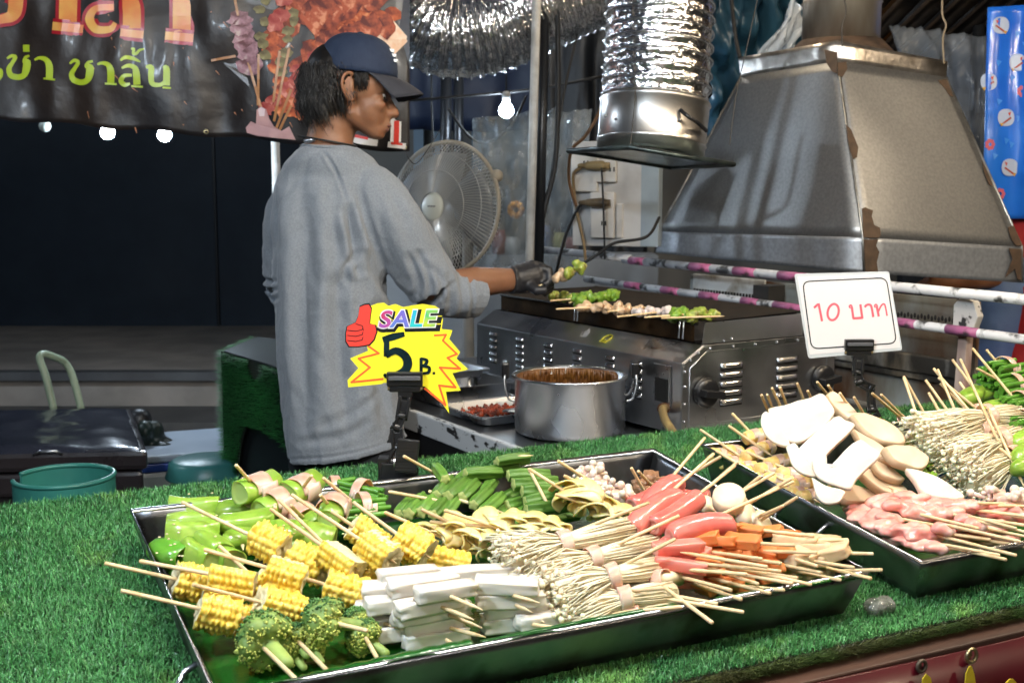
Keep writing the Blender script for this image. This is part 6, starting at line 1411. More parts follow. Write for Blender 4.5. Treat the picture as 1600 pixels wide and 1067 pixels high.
def block_mesh(name, mats, sx, sy, sz, seed, warp=.12, taper=0., n=6, round_=.3, end_mi=0, conc=0.):
    b = MB(); g = []; 
    for ax in range(3):
        for s in (-1, 1):
            def fn(u, v, ax=ax, s=s):
                p = [0, 0, 0]; p[ax] = s; p[(ax + 1) % 3] = (u * 2 - 1) * s; p[(ax + 2) % 3] = v * 2 - 1; p = np.array(p, float); sph = p / np.linalg.norm(p) * 1.18; q = p * (1 - round_ * .35) + sph * round_ * .35
                q = q * (1 + warp * mnoise.noise(Vector((q[0] * 1.3 + seed, q[1] * 1.3, q[2] * 1.3)))); w = 1 - taper * (q[0] + 1) / 2; return np.array([q[0] * sx / 2, q[1] * sy / 2 * w * (1 - conc * (1 - q[0] ** 2)), q[2] * sz / 2 * w + warp * .5 * sz * mnoise.noise(Vector((q[0] * 1.2, seed, 3)))])
            b.grid(fn, n, n, end_mi if ax == 0 else 0)
    me = mesh_only(b, name, mats)
    import bmesh
    bm = bmesh.new(); bm.from_mesh(me); bmesh.ops.remove_doubles(bm, verts=bm.verts, dist=1e-5); bm.to_mesh(me); bm.free(); me.shade_smooth(); return me
BAR = [block_mesh('mushroom_bar', [white_m], .062 + .008 * (k % 3), .0195 + .003 * (k % 2), .0150, k * 3.3, .10, .14, 7, .10) for k in range(5)]
ORA = [block_mesh('fish_cake_slice', [oran_m], .026 + .004 * (k % 3), .017, .0095, k * 2.1, .10, .1, 6, .22, conc=.12) for k in range(4)]
BEI = [block_mesh('fish_cake_piece', [beige_m], .028 + .005 * (k % 2), .020, .012, k * 1.7, .22, .25, 6, .5) for k in range(4)]
CRB = [block_mesh('crab_stick', [crab_m, sausin_m], .058, .017, .013, k * 2.9, .06, 0, 7, .2, 1) for k in range(2)]
LIV = [block_mesh('brown_meat_piece', [liver_m], .020, .018, .013, k * 4.9, .45, .1, 7, .9) for k in range(3)]
BCO = []
for k in range(3):
    L = .026 + .004 * k; R = .0085; prof = [(R * .3, -L / 2), (R * .9, -L / 2), (R, -L * .45)] + [(R * (1 + .03 * math.sin(i * 2.1)), -L * .45 + L * .9 * i / 12) for i in range(1, 12)] + [(R, L * .45), (R * .85, L / 2), (R * .3, L / 2)]
    BCO.append(mesh_only(lath(prof, 24, 8, .035, nz=.05, seed=k), 'baby_corn', [M('baby_corn_yellow', (.80, .55, .16), (.86, .66, .30), 120, .35, sss=.3, bump=.0008, bscale=260, rnd=.06)]))
stick_me = {}
def stick_mesh(L):
    k = round(L, 2)
    if k not in stick_me:
        b = MB(); b.lathe([(SR * .55, -k / 2), (SR * .95, -k / 2 + .0006), (SR, -k / 2 + .002), (SR, 0), (SR, k / 2 - .012), (SR * .25, k / 2)], (0, 0, 0), (1, 0, 0), 9); stick_me[k] = mesh_only(b, 'stick', [stick_m], angle=50)
    return stick_me[k], k
def add_stick(t, A, B):
    A, B = np.asarray(A), np.asarray(B); me, k = stick_mesh(np.linalg.norm(B - A)); d, s, u = basis(B - A); return inst('stick', me, mat4((A + B) / 2, d, s, u), t)
def place(t, name, me, c, d, roll=0., sc=1.0, up=None):
    d, s, u = basis(d, up if up is not None else (0, 0, 1)); s2 = s * math.cos(roll) + u * math.sin(roll); u2 = -s * math.sin(roll) + u * math.cos(roll); return inst(name, me, mat4(c, d, s2, u2, (sc,) * 3), t)
def skewer(name, cat, label, group, A, B): 
    A, B = np.asarray(A), np.asarray(B); t = thing(name, (A + B) / 2, label, cat, group); add_stick(t, A, B); return t
# ---- corn
GC = 'corn skewers in the left tray'
corns = [
 ((165, 880, .083), [(304, 911, .050, 0)], 0, 'corn skewer whose stick reaches furthest left over the tray rim, one short cob piece'),
 ((217, 876, .080), [(364, 903, .064, 3)], 0, 'corn skewer with a pale knife-cut side facing up'),
 ((188, 922, .078), [(341, 957, .050, 1)], .05, 'frontmost corn skewer at the left rim, above the bare banana leaf'),
 ((297, 912, .086), [(437, 948, .046, 2)], .02, 'corn skewer lying just behind the broccoli'),
 ((319, 858, .082), [(447, 899, .064, 4), (543, 923, .046, 2)], 0, 'skewer with two spaced corn pieces over the middle of the corn heap'),
 ((343, 853, .072), [(420, 925, .024, 0)], 0, 'corn skewer buried low in the heap between the others'),
 ((284, 784, .092), [(421, 848, .068, 1), (482, 880, .050, 0)], 0, 'corn skewer with two touching pieces beside the green peppers'),
 ((420, 793, .100), [(534, 874, .068, 3)], 0, 'corn skewer with steep stick and cob end turned to the camera'),
 ((434, 779, .102), [(560, 902, .030, 0)], 0, 'corn skewer whose stick runs beside a steeper one, cob half hidden'),
 ((455, 772, .102), [(592, 862, .072, 4)], 0, 'large corn piece beside the white mushroom bars, its stick steep to the left'),
 ((550, 783, .100), [(645, 852, .066, 1)], 0, 'corn skewer at the right end of the corn, below the yellow sheets'),
 ((520, 800, .080), [(575, 838, .052, 2)], 0, 'corn skewer behind the others, next to the green shoots'),
 ((560, 850, .050), [(700, 880, .032, 2)], 0, 'low corn skewer under the yellow sheets, left of the white bars'),
 ((300, 960, .030), [(405, 975, .022, 0)], 0, 'low corn skewer in shade between the front cob and the broccoli')]
for A, ps_, tail, lab in corns:
    A3 = T(*A); cs = [T(x, y, h) for x, y, h, _ in ps_]; d = nrm(cs[-1] - A3); B3 = cs[-1] + d * (.026 + tail * .6)
    t = skewer('corn_skewer', 'corn skewer', lab, GC, A3, B3)
    for c_, (x, y, h, k) in zip(cs, ps_): place(t, 'corn_piece', CORN[k], c_, d, roll=fr.uniform(0, 6) if k < 3 else (.35 if k == 3 else .2) + math.pi * 0, sc=fr.uniform(.97, 1.05))
# ---- green peppers
GP = 'green pepper skewers in the left tray'
def row(t, name, mes, pts, d, roll=0, sc=1.0, jit=.1):
    for i, p in enumerate(pts): place(t, name, mes[i % len(mes)], np.asarray(p), nrm(np.asarray(d) + fr.normal(0, jit, 3)), roll + fr.uniform(-.3, .3), sc * fr.uniform(.94, 1.06))
def TD(a, c_, h=.05): return nrm(T(*c_, h) - T(*a, h))
for lab, pts, a, c_, mes, sc in (
 ('light green pepper skewer nearest the left back corner of the tray', [(303, 797, .045), (300, 818, .052), (302, 838, .046)], (345, 800), (262, 800), PEPC, .98),
 ('light green pepper skewer under the slanting corn stick, right of the corner one', [(372, 796, .048), (382, 818, .054), (378, 843, .046)], (345, 800), (425, 792), PEP[1:] + PEPC[:2], .92),
 ('darker green pepper skewer at the left wall of the tray', [(262, 866, .034), (285, 852, .036)], (230, 850), (290, 868), PEPD, 1.1),
 ('yellow green pepper skewer between the corner peppers and the corn', [(312, 870, .040), (330, 850, .046), (345, 868, .038)], (345, 880), (300, 850), PEPC, .95),
 ('mid green pepper skewer low beside the cut corn', [(290, 890, .020), (322, 893, .018)], (260, 870), (330, 900), PEPD, 1.0),
 ('curled pepper skewer right of the corn pair', [(445, 832, .048), (480, 838, .044), (455, 850, .036)], (430, 830), (500, 836), PEP, 1.0)):
    P_ = [T(*p) for p in pts]; t = skewer('pepper_skewer', 'pepper skewer', lab, GP, P_[0] + (P_[0] - P_[-1]) * .3, P_[-1] + (P_[-1] - P_[0]) * .3); row(t, 'pepper_piece', mes, P_, TD(a, c_), sc=sc, jit=.06)
def band(t, c_, d, R, w=.018, seed=0, name='bacon_band', m=None):
    """thin meat strip wound round a bundle"""
    d, s, u = basis(d); b = MB()
    def fn(a, v):
        an = a * 2 * math.pi * 1.08; q = R * (1 + .03 * a + .05 * mnoise.noise(Vector((an, v * 2, seed)))); x = (v - .5) * w * (1 + .3 * mnoise.noise(Vector((an * .8, seed, 2)))) + (a - .5) * .006; return np.asarray(c_) + d * x + s * q * math.cos(an) + u * q * math.sin(an)
    b.grid(fn, 30, 5); return b.build(name, m or bac_m, t, smooth=True, solid=.0012)
for A, c_, dr_, k, lab in (
 ((369, 727, .12), (402, 764, .078), ((370, 775), (436, 750)), 0, 'bacon wrapped pepper roll standing out highest at the back left of the tray'),
 ((430, 793, .10), (430, 787, .062), ((400, 805), (462, 775)), 1, 'bacon wrapped pepper roll in front of the highest one'),
 ((487, 743, .11), (470, 766, .066), ((440, 785), (486, 762)), 2, 'small bacon wrapped pepper roll beside the green shoots'),
 ((501, 774, .09), (520, 796, .060), ((495, 830), (532, 775)), 3, 'bacon wrapped pepper roll under two crossing corn sticks'),
 ((455, 790, .09), (478, 812, .046), ((455, 790), (505, 830)), 1, 'pale bacon wrapped pepper roll low in the middle of the rolls')):
    C_ = T(*c_); d = TD(*dr_); A3 = T(*A); t = skewer('pepper_roll_skewer', 'pepper skewer', lab, 'bacon wrapped pepper rolls', A3, C_ + nrm(C_ - A3) * .03)
    place(t, 'pepper_piece', PEPC[k], C_, d, sc=1.0); band(t, C_, d, .0185, .026, k)
# ---- green shoots bundles
def shoots(name, cat, lab, grp, c_, a, e, n, L, R, A=None, r0_=.0032, bnd=True):
    C_ = T(*c_); d = TD(a, e); _, s, u = basis(d); t = thing(name, C_, lab, cat, grp)
    for k in range(n):
        q = math.sqrt((k + .5) / n) * R; an = k * 2.4; o_ = C_ + s * q * math.cos(an) * 1.5 + u * q * math.sin(an) * .8 + d * fr.uniform(-.006, .006); d2 = nrm(d + fr.normal(0, .05, 3)); b = MB(); rr_ = r0_ * fr.uniform(.8, 1.25)
        b.tube([o_ - d2 * L / 2, o_ - d2 * L * .2 + u * fr.uniform(-.001, .001), o_ + d2 * L * .2, o_ + d2 * L / 2], rr_, 8); b.build('shoot', leek_m, t, smooth=False, angle=50)
    if bnd: band(t, C_ + d * .004, d, R * 1.25, .012, 3)
    if A is not None: add_stick(t, T(*A), C_ + nrm(C_ - T(*A)) * .02)
    return t
shoots('shoot_skewer', 'green shoot skewer', 'bundle of cut green shoots nearest the clip stand in the left tray', 'green shoot bundles', (562, 772, .048), (530, 765), (600, 778), 14, .055, .016, (598, 700, .10) and None)
shoots('shoot_skewer', 'green shoot skewer', 'bundle of cut green shoots between the pepper rolls and the corn', 'green shoot bundles', (565, 795, .050), (530, 800), (605, 790), 14, .055, .016, (503, 745, .10))
shoots('shoot_skewer', 'green shoot skewer', 'bundle of cut green shoots at the back rim right of the pepper rolls', 'green shoot bundles', (520, 765, .040), (490, 768), (560, 762), 10, .05, .014)
# ---- okra
GO = 'okra skewers in the left tray'
def okras(lab, pts, a, e, sc=1.0, A=None, B=None):
    P_ = [T(*p) for p in pts]; A3 = T(*A) if A else P_[0] + (P_[0] - P_[-1]) * .12; B3 = T(*B) if B else P_[-1] + (P_[-1] - P_[0]) * .12; t = skewer('okra_skewer', 'okra skewer', lab, GO, A3, B3); row(t, 'okra_piece', OKRA, P_, TD(a, e), sc=sc, jit=.05)
okras('okra skewer at the front left, nearest the clip stand foot', [(634, 790, .050), (650, 790, .052), (668, 788, .054), (688, 790, .054), (708, 788, .052)], (615, 815), (660, 765), 1.1, A=(608, 768, .07))
okras('okra skewer in the second row from the front', [(694, 760, .062), (714, 764, .062), (732, 765, .060), (752, 776, .058), (770, 788, .050)], (690, 785), (740, 740), 1.15, A=(672, 768, .060), B=(784, 800, .05))
okras('single upright okra skewer beside the clip stand', [(688, 738, .074)], (700, 760), (675, 722), 1.0, A=(630, 712, .10), B=(702, 752, .05))
okras('okra skewer in the third row, behind the front rows', [(724, 745, .058), (745, 750, .056), (764, 760, .054)], (720, 765), (758, 730), 1.05)
okras('okra skewer lying flat at the top, cut ends turned right', [(755, 738, .070), (778, 735, .064), (800, 720, .066)], (740, 745), (820, 735), 1.1)
okras('okra skewer topmost at the back rim of the tray', [(802, 716, .082)], (777, 720), (832, 714), 1.0, A=(776, 717, .084), B=(834, 711, .085))
okras('okra skewer of level pieces in a column at the right', [(826, 741, .066), (836, 755, .062), (846, 766, .060), (852, 777, .056), (858, 793, .050)], (800, 748), (870, 742), 1.15, A=(826, 732, .085))
okras('okra skewer low in front of the yellow sheets', [(780, 800, .036), (795, 806, .032), (812, 812, .030)], (775, 818), (825, 790), 1.1)
okras('okra skewer hidden low between the rows', [(800, 772, .040), (812, 784, .040), (820, 798, .036)], (790, 790), (830, 765), 1.1)
okras('okra skewer dark and low beside the yellow sheets', [(850, 812, .026), (868, 806, .026), (872, 795, .03)], (830, 812), (885, 806), 1.2)
# ---- yellow folded sheets
GY = 'yellow folded sheet skewers in the left tray'
def folded(lab, A, pts, seed, w=.026, grp=GY, mat=yel_m, name='folded_sheet', amp=.010):
    P_ = [T(*p) for p in pts]; A3 = T(*A); t = skewer('yellow_sheet_skewer', 'bean sheet skewer', lab, grp, A3, P_[-1] + nrm(P_[-1] - A3) * .02)
    sp = smooth_path(P_, 10); d = nrm(P_[-1] - P_[0]); n = len(sp); r = np.random.default_rng(seed); cnt = max(6, int(np.linalg.norm(P_[-1] - P_[0]) / .0075))
    for q in range(cnt):
        c_ = sp[int((q + .5) / cnt * (n - 1))]; ax0 = nrm(np.cross(d, Z1) + d * r.normal(0, .45) + Z1 * r.normal(0, .25)); _, s2, u2 = basis(ax0); R0 = .0095 * r.uniform(.8, 1.5) * (w / .026); wr = r.uniform(2.3, 3.6); L0 = w * r.uniform(1.0, 1.5); ph = r.uniform(-.7, .7) + math.pi / 2
        def fn(a, v):
            an = ph + (a - .5) * wr; rr_ = R0 * (1 + .55 * (a - .5) * math.sin(seed + q) + .25 * mnoise.noise(Vector((a * 3, v * 2, seed + q)))); hw = math.sqrt(max(0.02, 1 - (2 * a - 1) ** 2 * .75)); return c_ + s2 * rr_ * math.cos(an) * 1.25 + u2 * rr_ * math.sin(an) + ax0 * ((v - .5) * L0 * hw)
        b = MB(); b.grid(fn, 18, 8); b.build(name, mat, t, smooth=True, solid=.0018)
folded('yellow sheet skewer at the left end, against the corn', (603, 801, .085), [(655, 828, .050), (690, 840, .048), (715, 850, .040)], 1)
folded('yellow sheet skewer with a curl above the corn', (659, 796, .085), [(700, 822, .060), (735, 835, .052), (765, 845, .046)], 2)
folded('yellow sheet skewer in the middle of the yellow row', (692, 796, .085), [(760, 815, .060), (790, 830, .056), (820, 838, .050)], 3)
folded('yellow sheet skewer behind the enoki heads', (673, 815, .07), [(800, 820, .060), (840, 825, .056), (880, 832, .052)], 4)
folded('yellow sheet skewer low behind the white bars', (640, 850, .04), [(705, 862, .026), (740, 866, .026), (770, 868, .026)], 5)
folded('upright yellow sheet skewer in front of the white shimeji', (826, 732, .11), [(885, 775, .070), (905, 790, .066), (935, 800, .060)], 6, .045, amp=.013)
folded('yellow sheet skewer with brown fold next to the pink sausages', (865, 771, .09), [(915, 800, .058), (945, 806, .054), (975, 808, .05)], 7, .036)
# ---- king oyster bars
GK = 'white mushroom bar skewers in the left tray'
def bars(lab, lst, A, B, seed, roll=0.):
    t = skewer('mushroom_bar_skewer', 'mushroom skewer', lab, GK, T(*A), T(*B))
    for i, (x0, y0, x1, y1, h) in enumerate(lst): place(t, 'mushroom_bar', BAR[(seed + i) % 5], T((x0 + x1) / 2, (y0 + y1) / 2, h), nrm(T(x1, y1, h) - T(x0, y0, h)), roll=roll + fr.uniform(-.12, .12), sc=fr.uniform(.98, 1.08))
bars('topmost white mushroom bar skewer at the front of the stack', [(648, 930, 745, 916, .072)], (700, 930, .070), (757, 954, .068), 0)
bars('white mushroom bar skewer second from the top of the front stack', [(640, 950, 702, 938, .056)], (690, 948, .056), (738, 967, .054), 1)
bars('white mushroom bar skewer third from the top of the front stack', [(634, 964, 715, 950, .042), (600, 944, 640, 940, .050)], (700, 960, .042), (754, 981, .040), 2)
bars('white mushroom bar skewer fourth from the top of the front stack', [(632, 982, 716, 968, .028)], (700, 980, .028), (762, 996, .028), 3)
bars('bottom white mushroom bar skewer with its stick over the front rim', [(640, 1002, 722, 988, .018)], (698, 1000, .03), (730, 1020, .040), 4)
bars('white mushroom bar skewer at the back left of the white stack', [(585, 903, 690, 892, .064), (600, 922, 640, 920, .056)], (600, 905, .06), (700, 890, .06), 0)
bars('white mushroom bar skewer in the middle of the white stack', [(616, 918, 705, 905, .066), (592, 948, 640, 940, .040)], (640, 915, .06), (712, 905, .06), 1)
bars('pale mushroom bar skewer low at the left beside the broccoli', [(584, 975, 640, 968, .026), (600, 990, 650, 984, .020)], (590, 970, .03), (640, 985, .03), 2)
bars('topmost white mushroom bar skewer of the right stack', [(735, 912, 848, 918, .066)], (800, 930, .062), (845, 942, .062), 3)
bars('second white mushroom bar skewer of the right stack', [(750, 938, 845, 935, .050)], (795, 940, .048), (835, 958, .048), 4)
bars('third white mushroom bar skewer of the right stack', [(760, 955, 855, 948, .036)], (810, 958, .034), (852, 972, .034), 0)
bars('lowest white mushroom bar skewer of the right stack', [(765, 974, 850, 966, .022), (850, 968, 880, 964, .030)], (828, 975, .030), (877, 982, .040), 1)
bars('white mushroom bar skewer lying behind the two front stacks', [(690, 900, 790, 893, .060), (760, 905, 840, 906, .056)], (690, 893, .05), (800, 905, .05), 2)
# ---- enoki
def enoki(lab, grp, head, bnd_, base, n, R, A=None, B=None, spread=1.9, seed=0, tray_h=True):
    Hh, Bb, Ee = T(*head), T(*bnd_), T(*base); d = nrm(Hh - Bb); _, s, u = basis(d); t = thing('enoki_skewer', Bb, lab, 'enoki skewer', grp); r = np.random.default_rng(seed)
    b = MB(); cpb = MB(); de = nrm(Ee - Bb); L1 = np.linalg.norm(Hh - Bb); L2 = np.linalg.norm(Ee - Bb)
    for k in range(n):
        q = r.uniform(0, 1) ** .28; an = r.uniform(0, 2 * math.pi); o_ = s * math.cos(an) * q + u * math.sin(an) * q * .75; f_ = r.uniform(.72, 1.08); sp = spread * r.uniform(.8, 1.2)
        p0 = Bb + o_ * R * .62; p1 = Bb + d * L1 * f_ * .5 + o_ * R * (1 + (sp - 1) * .35) + r.normal(0, .0026, 3); p2 = Bb + d * L1 * f_ + o_ * R * sp + r.normal(0, .0034, 3) - Z1 * .004 * (1 if q > .8 else 0)
        m1 = Bb + de * L2 * r.uniform(.75, 1.08) + o_ * R * 1.05
        b.tube([m1, (m1 + p0) / 2 + o_ * R * .12, p0, p1, p2], [.0008, .0009, .0009, .0009, .0008], 4)
        c2 = nrm(p2 - p1); cr_ = r.uniform(.0022, .0040); _, s2, u2 = basis(c2)
        if k % 5 < 2: cpb.ell(p2 + c2 * .0012, (cr_, cr_, cr_ * .8), (s2, u2, c2), 8, 5)
    cb = MB(); cb.tube([Ee + o_ * 0, Bb - d * .004, Bb + d * .006, Bb + d * L1 * .5, Bb + d * L1 * .90, Bb + d * L1 * .94], [R * .66, R * .50, R * .52, R * (1 + (spread - 1) * .30) * .74, R * spread * .58, R * spread * .3], 16); cb.build('bundle_core', eno_m, t, smooth=True)
    st1 = b.build('enoki_stems', eno_m, t, smooth=True); st1['kind'] = 'stuff'; c1 = cpb.build('enoki_caps', cap_eno, t, smooth=True); c1['kind'] = 'stuff'
    band(t, Bb, d, R * .80, .014, seed)
    for (x, y) in (A or []): add_stick(t, T(*x), T(*y))
    return t
GE = 'enoki skewers in the left tray'
enoki('topmost enoki bundle with the widest fan of heads, above the white bars', GE, (782, 878, .064), (880, 848, .078), (1000, 822, .066), 210, .017, [((1012, 786, .11), (850, 850, .06))], seed=1, spread=2.3)
enoki('enoki bundle just in front of the topmost one', GE, (835, 905, .052), (925, 872, .064), (1030, 850, .05), 170, .016, [((1060, 806, .10), (900, 880, .05))], seed=2)
enoki('enoki bundle whose pink band lies in the middle of the enoki heap', GE, (862, 935, .042), (955, 900, .060), (1040, 885, .045), 180, .017, [((1055, 842, .09), (930, 905, .05))], seed=3)
enoki('enoki bundle at the front rim, second from the right bars', GE, (872, 965, .026), (975, 935, .044), (1050, 925, .035), 170, .016, [((1045, 918, .06), (900, 930, .04))], seed=4)
enoki('frontmost enoki bundle hanging over the leaf edge', GE, (895, 980, .020), (985, 962, .028), (1048, 955, .025), 130, .013, [((1062, 948, .062), (960, 958, .05))], seed=5)
enoki('enoki bundle at the far right of the heap under the crab sticks', GE, (960, 905, .03), (1030, 905, .046), (1062, 900, .04), 130, .014, [((1112, 972, .060), (1035, 915, .06)), ((1162, 956, .060), (1040, 935, .06)), ((1120, 943, .058), (1050, 930, .055))], seed=6)
# ---- sausages
GS = 'pink sausage skewers in the left tray'
def saus(lab, a, e, A, k, sc=1.0, t0_=None):
    P0_, P1_ = T(*a), T(*e); L_ = np.linalg.norm(P1_ - P0_); d = nrm(P1_ - P0_); t = skewer('sausage_skewer', 'sausage skewer', lab, GS, T(*A), P1_ - d * L_ * .6); me = SAUS[k]; sc2 = L_ / (.105 if k == 0 else .095)
    o = place(t, 'sausage', me, (P0_ + P1_) / 2, d, roll=fr.uniform(-.5, .5)); o.matrix_basis = o.matrix_basis @ Matrix.Diagonal((sc2, sc, sc, 1)); return t
saus('uppermost pink sausage skewer, pointing up to the right', (1006, 790, .070), (1058, 746, .086), (1103, 682, .125), 0)
saus('pink sausage skewer second from the back, glossy and bent', (982, 822, .074), (1058, 768, .088), (1116, 708, .118), 0, 1.05)
saus('pink sausage skewer third from the back with split end', (1015, 828, .068), (1090, 782, .078), (1150, 726, .112), 1)
saus('thick pink sausage skewer lying nearly level in front of the others', (1042, 832, .070), (1142, 812, .076), (1240, 752, .100), 0, 1.12)
saus('short pink sausage skewer behind, half hidden by the glossy ones', (985, 795, .044), (1045, 762, .054), (1128, 712, .11), 1, .9)
saus('dark pink sausage skewer low at the back', (1065, 780, .050), (1110, 782, .055), (1152, 722, .11), 1, .9)
# ---- fish balls and pale discs
GF = 'pale fish ball skewers in the left tray'
disc = MB(); disc.lathe([(.002, -.009), (.0135, -.0088), (.0160, -.006), (.0165, 0), (.0160, .006), (.0140, .0085), (.002, .009)], (0, 0, 0), (1, 0, 0), 30); disc_me = mesh_only(disc, 'fish_ball', [tofu_m])
def balls(lab, pts, A, sc=1.0, d=None):
    P_ = [T(*p) for p in pts]; A3 = T(*A); t = skewer('fish_ball_skewer', 'fish ball skewer', lab, GF, A3, P_[-1] + nrm(P_[-1] - A3) * .015)
    for p in P_: place(t, 'fish_ball', disc_me, p, d if d is not None else nrm(A3 - P_[-1] + fr.normal(0, .01, 3)), sc=sc)
balls('round pale fish ball skewer with its flat face turned up', [(1139, 780, .080)], (1213, 737, .112), 1.25, d=nrm(Z1 * .8 + (CAM - T(1139, 780)) * .5))
balls('pale fish ball skewer low beside the split sausage', [(1106, 790, .058), (1120, 800, .05)], (1190, 742, .11), .8)
balls('pale fish ball skewer below the round one', [(1165, 806, .060), (1180, 818, .05)], (1246, 776, .095), 1.0)
balls('pale fish ball skewer partly behind the thick sausage', [(1160, 792, .062)], (1236, 748, .110), .9)
balls('pale fish ball skewer nearest the right rim of the tray', [(1190, 815, .050), (1150, 822, .04)], (1224, 790, .085), .9)
# ---- crab sticks
GR = 'pink crab stick skewers in the left tray'
def crabs(lab, lst, A, B):
    t = skewer('crab_stick_skewer', 'crab stick skewer', lab, GR, T(*A), T(*B))
    for i, (x0, y0, x1, y1, h) in enumerate(lst): place(t, 'crab_stick', CRB[i % 2], T((x0 + x1) / 2, (y0 + y1) / 2, h), nrm(T(x1, y1, h) - T(x0, y0, h)), roll=fr.uniform(-.2, .2), sc=fr.uniform(.95, 1.1))
crabs('upper pink crab stick skewer below the thick sausage', [(1025, 858, 1095, 852, .066), (1040, 848, 1100, 866, .056)], (1203, 886, .076), (1060, 862, .066))
crabs('middle pink crab stick skewer pointing right', [(1030, 878, 1098, 888, .056), (1050, 868, 1110, 876, .050)], (1220, 892, .070), (1050, 876, .058))
crabs('lower pink crab stick skewer beside the enoki', [(1020, 890, 1095, 898, .044)], (1169, 897, .072), (1050, 888, .050))
crabs('lowest pink crab stick skewer, its stick crossing the rim', [(1030, 905, 1085, 908, .030)], (1143, 922, .064), (1060, 900, .042))
# ---- orange fish cakes
GG = 'orange fish cake skewers in the left tray'
def cakes(lab, pts, A, B, mes, grp, name, pname, cat, a=None, sc=1.1, roll=0.):
    t = skewer(name, cat, lab, grp, T(*A), T(*B)); d = nrm(T(*A) - T(*B))
    for i, p in enumerate(pts): place(t, pname, mes[(i + len(pts)) % len(mes)], T(*p), nrm(d + fr.normal(0, .12, 3)), roll + fr.uniform(-.35, .35), sc * fr.uniform(.95, 1.08))
def oc(lab, pts, A, B, sc=1.15): cakes(lab, pts, A, B, ORA, GG, 'orange_fish_cake_skewer', 'fish_cake_slice', 'fish cake skewer', sc=sc)
oc('rearmost orange fish cake skewer along the right wall', [(1145, 822, .060), (1172, 828, .060), (1200, 830, .060), (1232, 833, .062)], (1274, 837, .072), (1130, 822, .055), 1.0)
oc('long row of orange fish cake under the thick sausage', [(1100, 842, .064), (1130, 845, .066), (1160, 846, .068)], (1240, 852, .076), (1080, 842, .060), 1.3)
oc('orange fish cake skewer with its stick ending below the beige pieces', [(1160, 862, .056), (1195, 862, .058), (1220, 862, .058)], (1277, 863, .072), (1140, 860, .052), 1.1)
oc('orange fish cake skewer with dark orange pieces in the middle', [(1090, 862, .050), (1115, 864, .050), (1145, 864, .052)], (1191, 873, .074), (1080, 858, .05), 1.1)
oc('orange fish cake skewer with one upturned piece near the beige ones', [(1206, 882, .050), (1180, 878, .044)], (1222, 880, .070), (1160, 872, .046), 1.2)
oc('orange fish cake skewer low before the beige pieces', [(1140, 886, .036), (1175, 890, .036)], (1247, 903, .062), (1120, 884, .036), 1.1)
oc('orange fish cake skewer beside the crab sticks at the rim', [(1120, 904, .034), (1145, 908, .034)], (1205, 927, .062), (1100, 900, .034), 1.1)
oc('orange fish cake skewer nearest the front rim', [(1128, 914, .024), (1150, 918, .022)], (1227, 922, .062), (1110, 910, .026), 1.1)
oc('orange fish cake skewer leftmost at the front rim', [(1090, 912, .030), (1105, 918, .022)], (1160, 937, .062), (1075, 908, .032), 1.1)
oc('orange fish cake skewer hidden under the crossing sticks', [(1165, 900, .028), (1190, 905, .026)], (1185, 912, .064), (1120, 892, .034), 1.0)
# ---- beige fish cakes
def bc(lab, pts, A, B, sc=1.15): cakes(lab, pts, A, B, BEI, 'beige fish cake skewers in the left tray', 'beige_fish_cake_skewer', 'fish_cake_piece', 'fish cake skewer', sc=sc)
bc('beige fish cake skewer at the back beside the right wall', [(1236, 846, .058), (1260, 848, .060), (1285, 848, .062)], (1325, 843, .076), (1220, 845, .055), 1.15)
bc('large beige fish cake skewer with its stick pointing level right', [(1300, 862, .062), (1275, 860, .056)], (1363, 865, .072), (1260, 862, .052), 1.35)
bc('beige fish cake skewer in the middle of the beige pieces', [(1255, 868, .054), (1235, 872, .050)], (1276, 884, .070), (1220, 866, .050), 1.3)
bc('beige fish cake skewer second from the right rim', [(1275, 876, .048), (1250, 884, .040)], (1332, 886, .072), (1240, 872, .044), 1.2)
bc('beige fish cake skewer whose stick crosses the front right corner', [(1290, 888, .036), (1270, 892, .030)], (1359, 903, .066), (1255, 878, .036), 1.15)
bc('beige fish cake skewer pointing furthest right over the corner', [(1310, 888, .036)], (1380, 890, .072), (1285, 892, .034), 1.1)
bc('beige fish cake skewer low at the front rim', [(1235, 894, .030), (1255, 898, .026)], (1313, 906, .062), (1220, 888, .034), 1.1)
bc('beige fish cake skewer under the crossing sticks', [(1230, 884, .036)], (1285, 895, .066), (1200, 878, .04), 1.0)
for x0, y0, x1, y1, h0, h1, lab in ((1090, 885, 1267, 913, .05, .066, 'bare stick ends of a skewer lying across the orange pieces'),):
    pass
oc('orange fish cake skewer with a long stick lying on top of the rest', [(1110, 876, .058)], (1267, 913, .066), (1095, 874, .056), .9)
oc('orange fish cake skewer with a long stick just behind the topmost one', [(1112, 890, .044)], (1237, 911, .064), (1095, 886, .05), .9)
# ---- white shimeji with bacon, brown meat
def shim(lab, grp, pts, A, B, n=16, seed=0, cap_m_=shim_m, spreadpx=26, capr=.0055):
    t = skewer('shimeji_skewer', 'mushroom skewer', lab, grp, T(*A), T(*B)); r = np.random.default_rng(seed)
    for (x, y, h) in pts:
        c_ = T(x, y, h)
        for k in range(n):
            a = r.uniform(0, 2 * math.pi); o_ = c_ + RT * r.normal(0, .010) + Fh * r.normal(0, .006) + Z1 * r.uniform(-.004, .006); e_ = o_ + RT * math.cos(a) * .016 + Z1 * abs(math.sin(a)) * .008 - Fh * r.uniform(-.008, .014)
            b = MB(); b.cap(o_, e_, .0028, .0034, 8); b.ell(e_, (capr * r.uniform(.7, 1.1),) * 3, nu=10, nv=7); b.build('mushroom', cap_m_, t, smooth=True)
        band(t, c_, RT, .011, .018, seed)
GM = 'white mushroom clusters in the left tray'
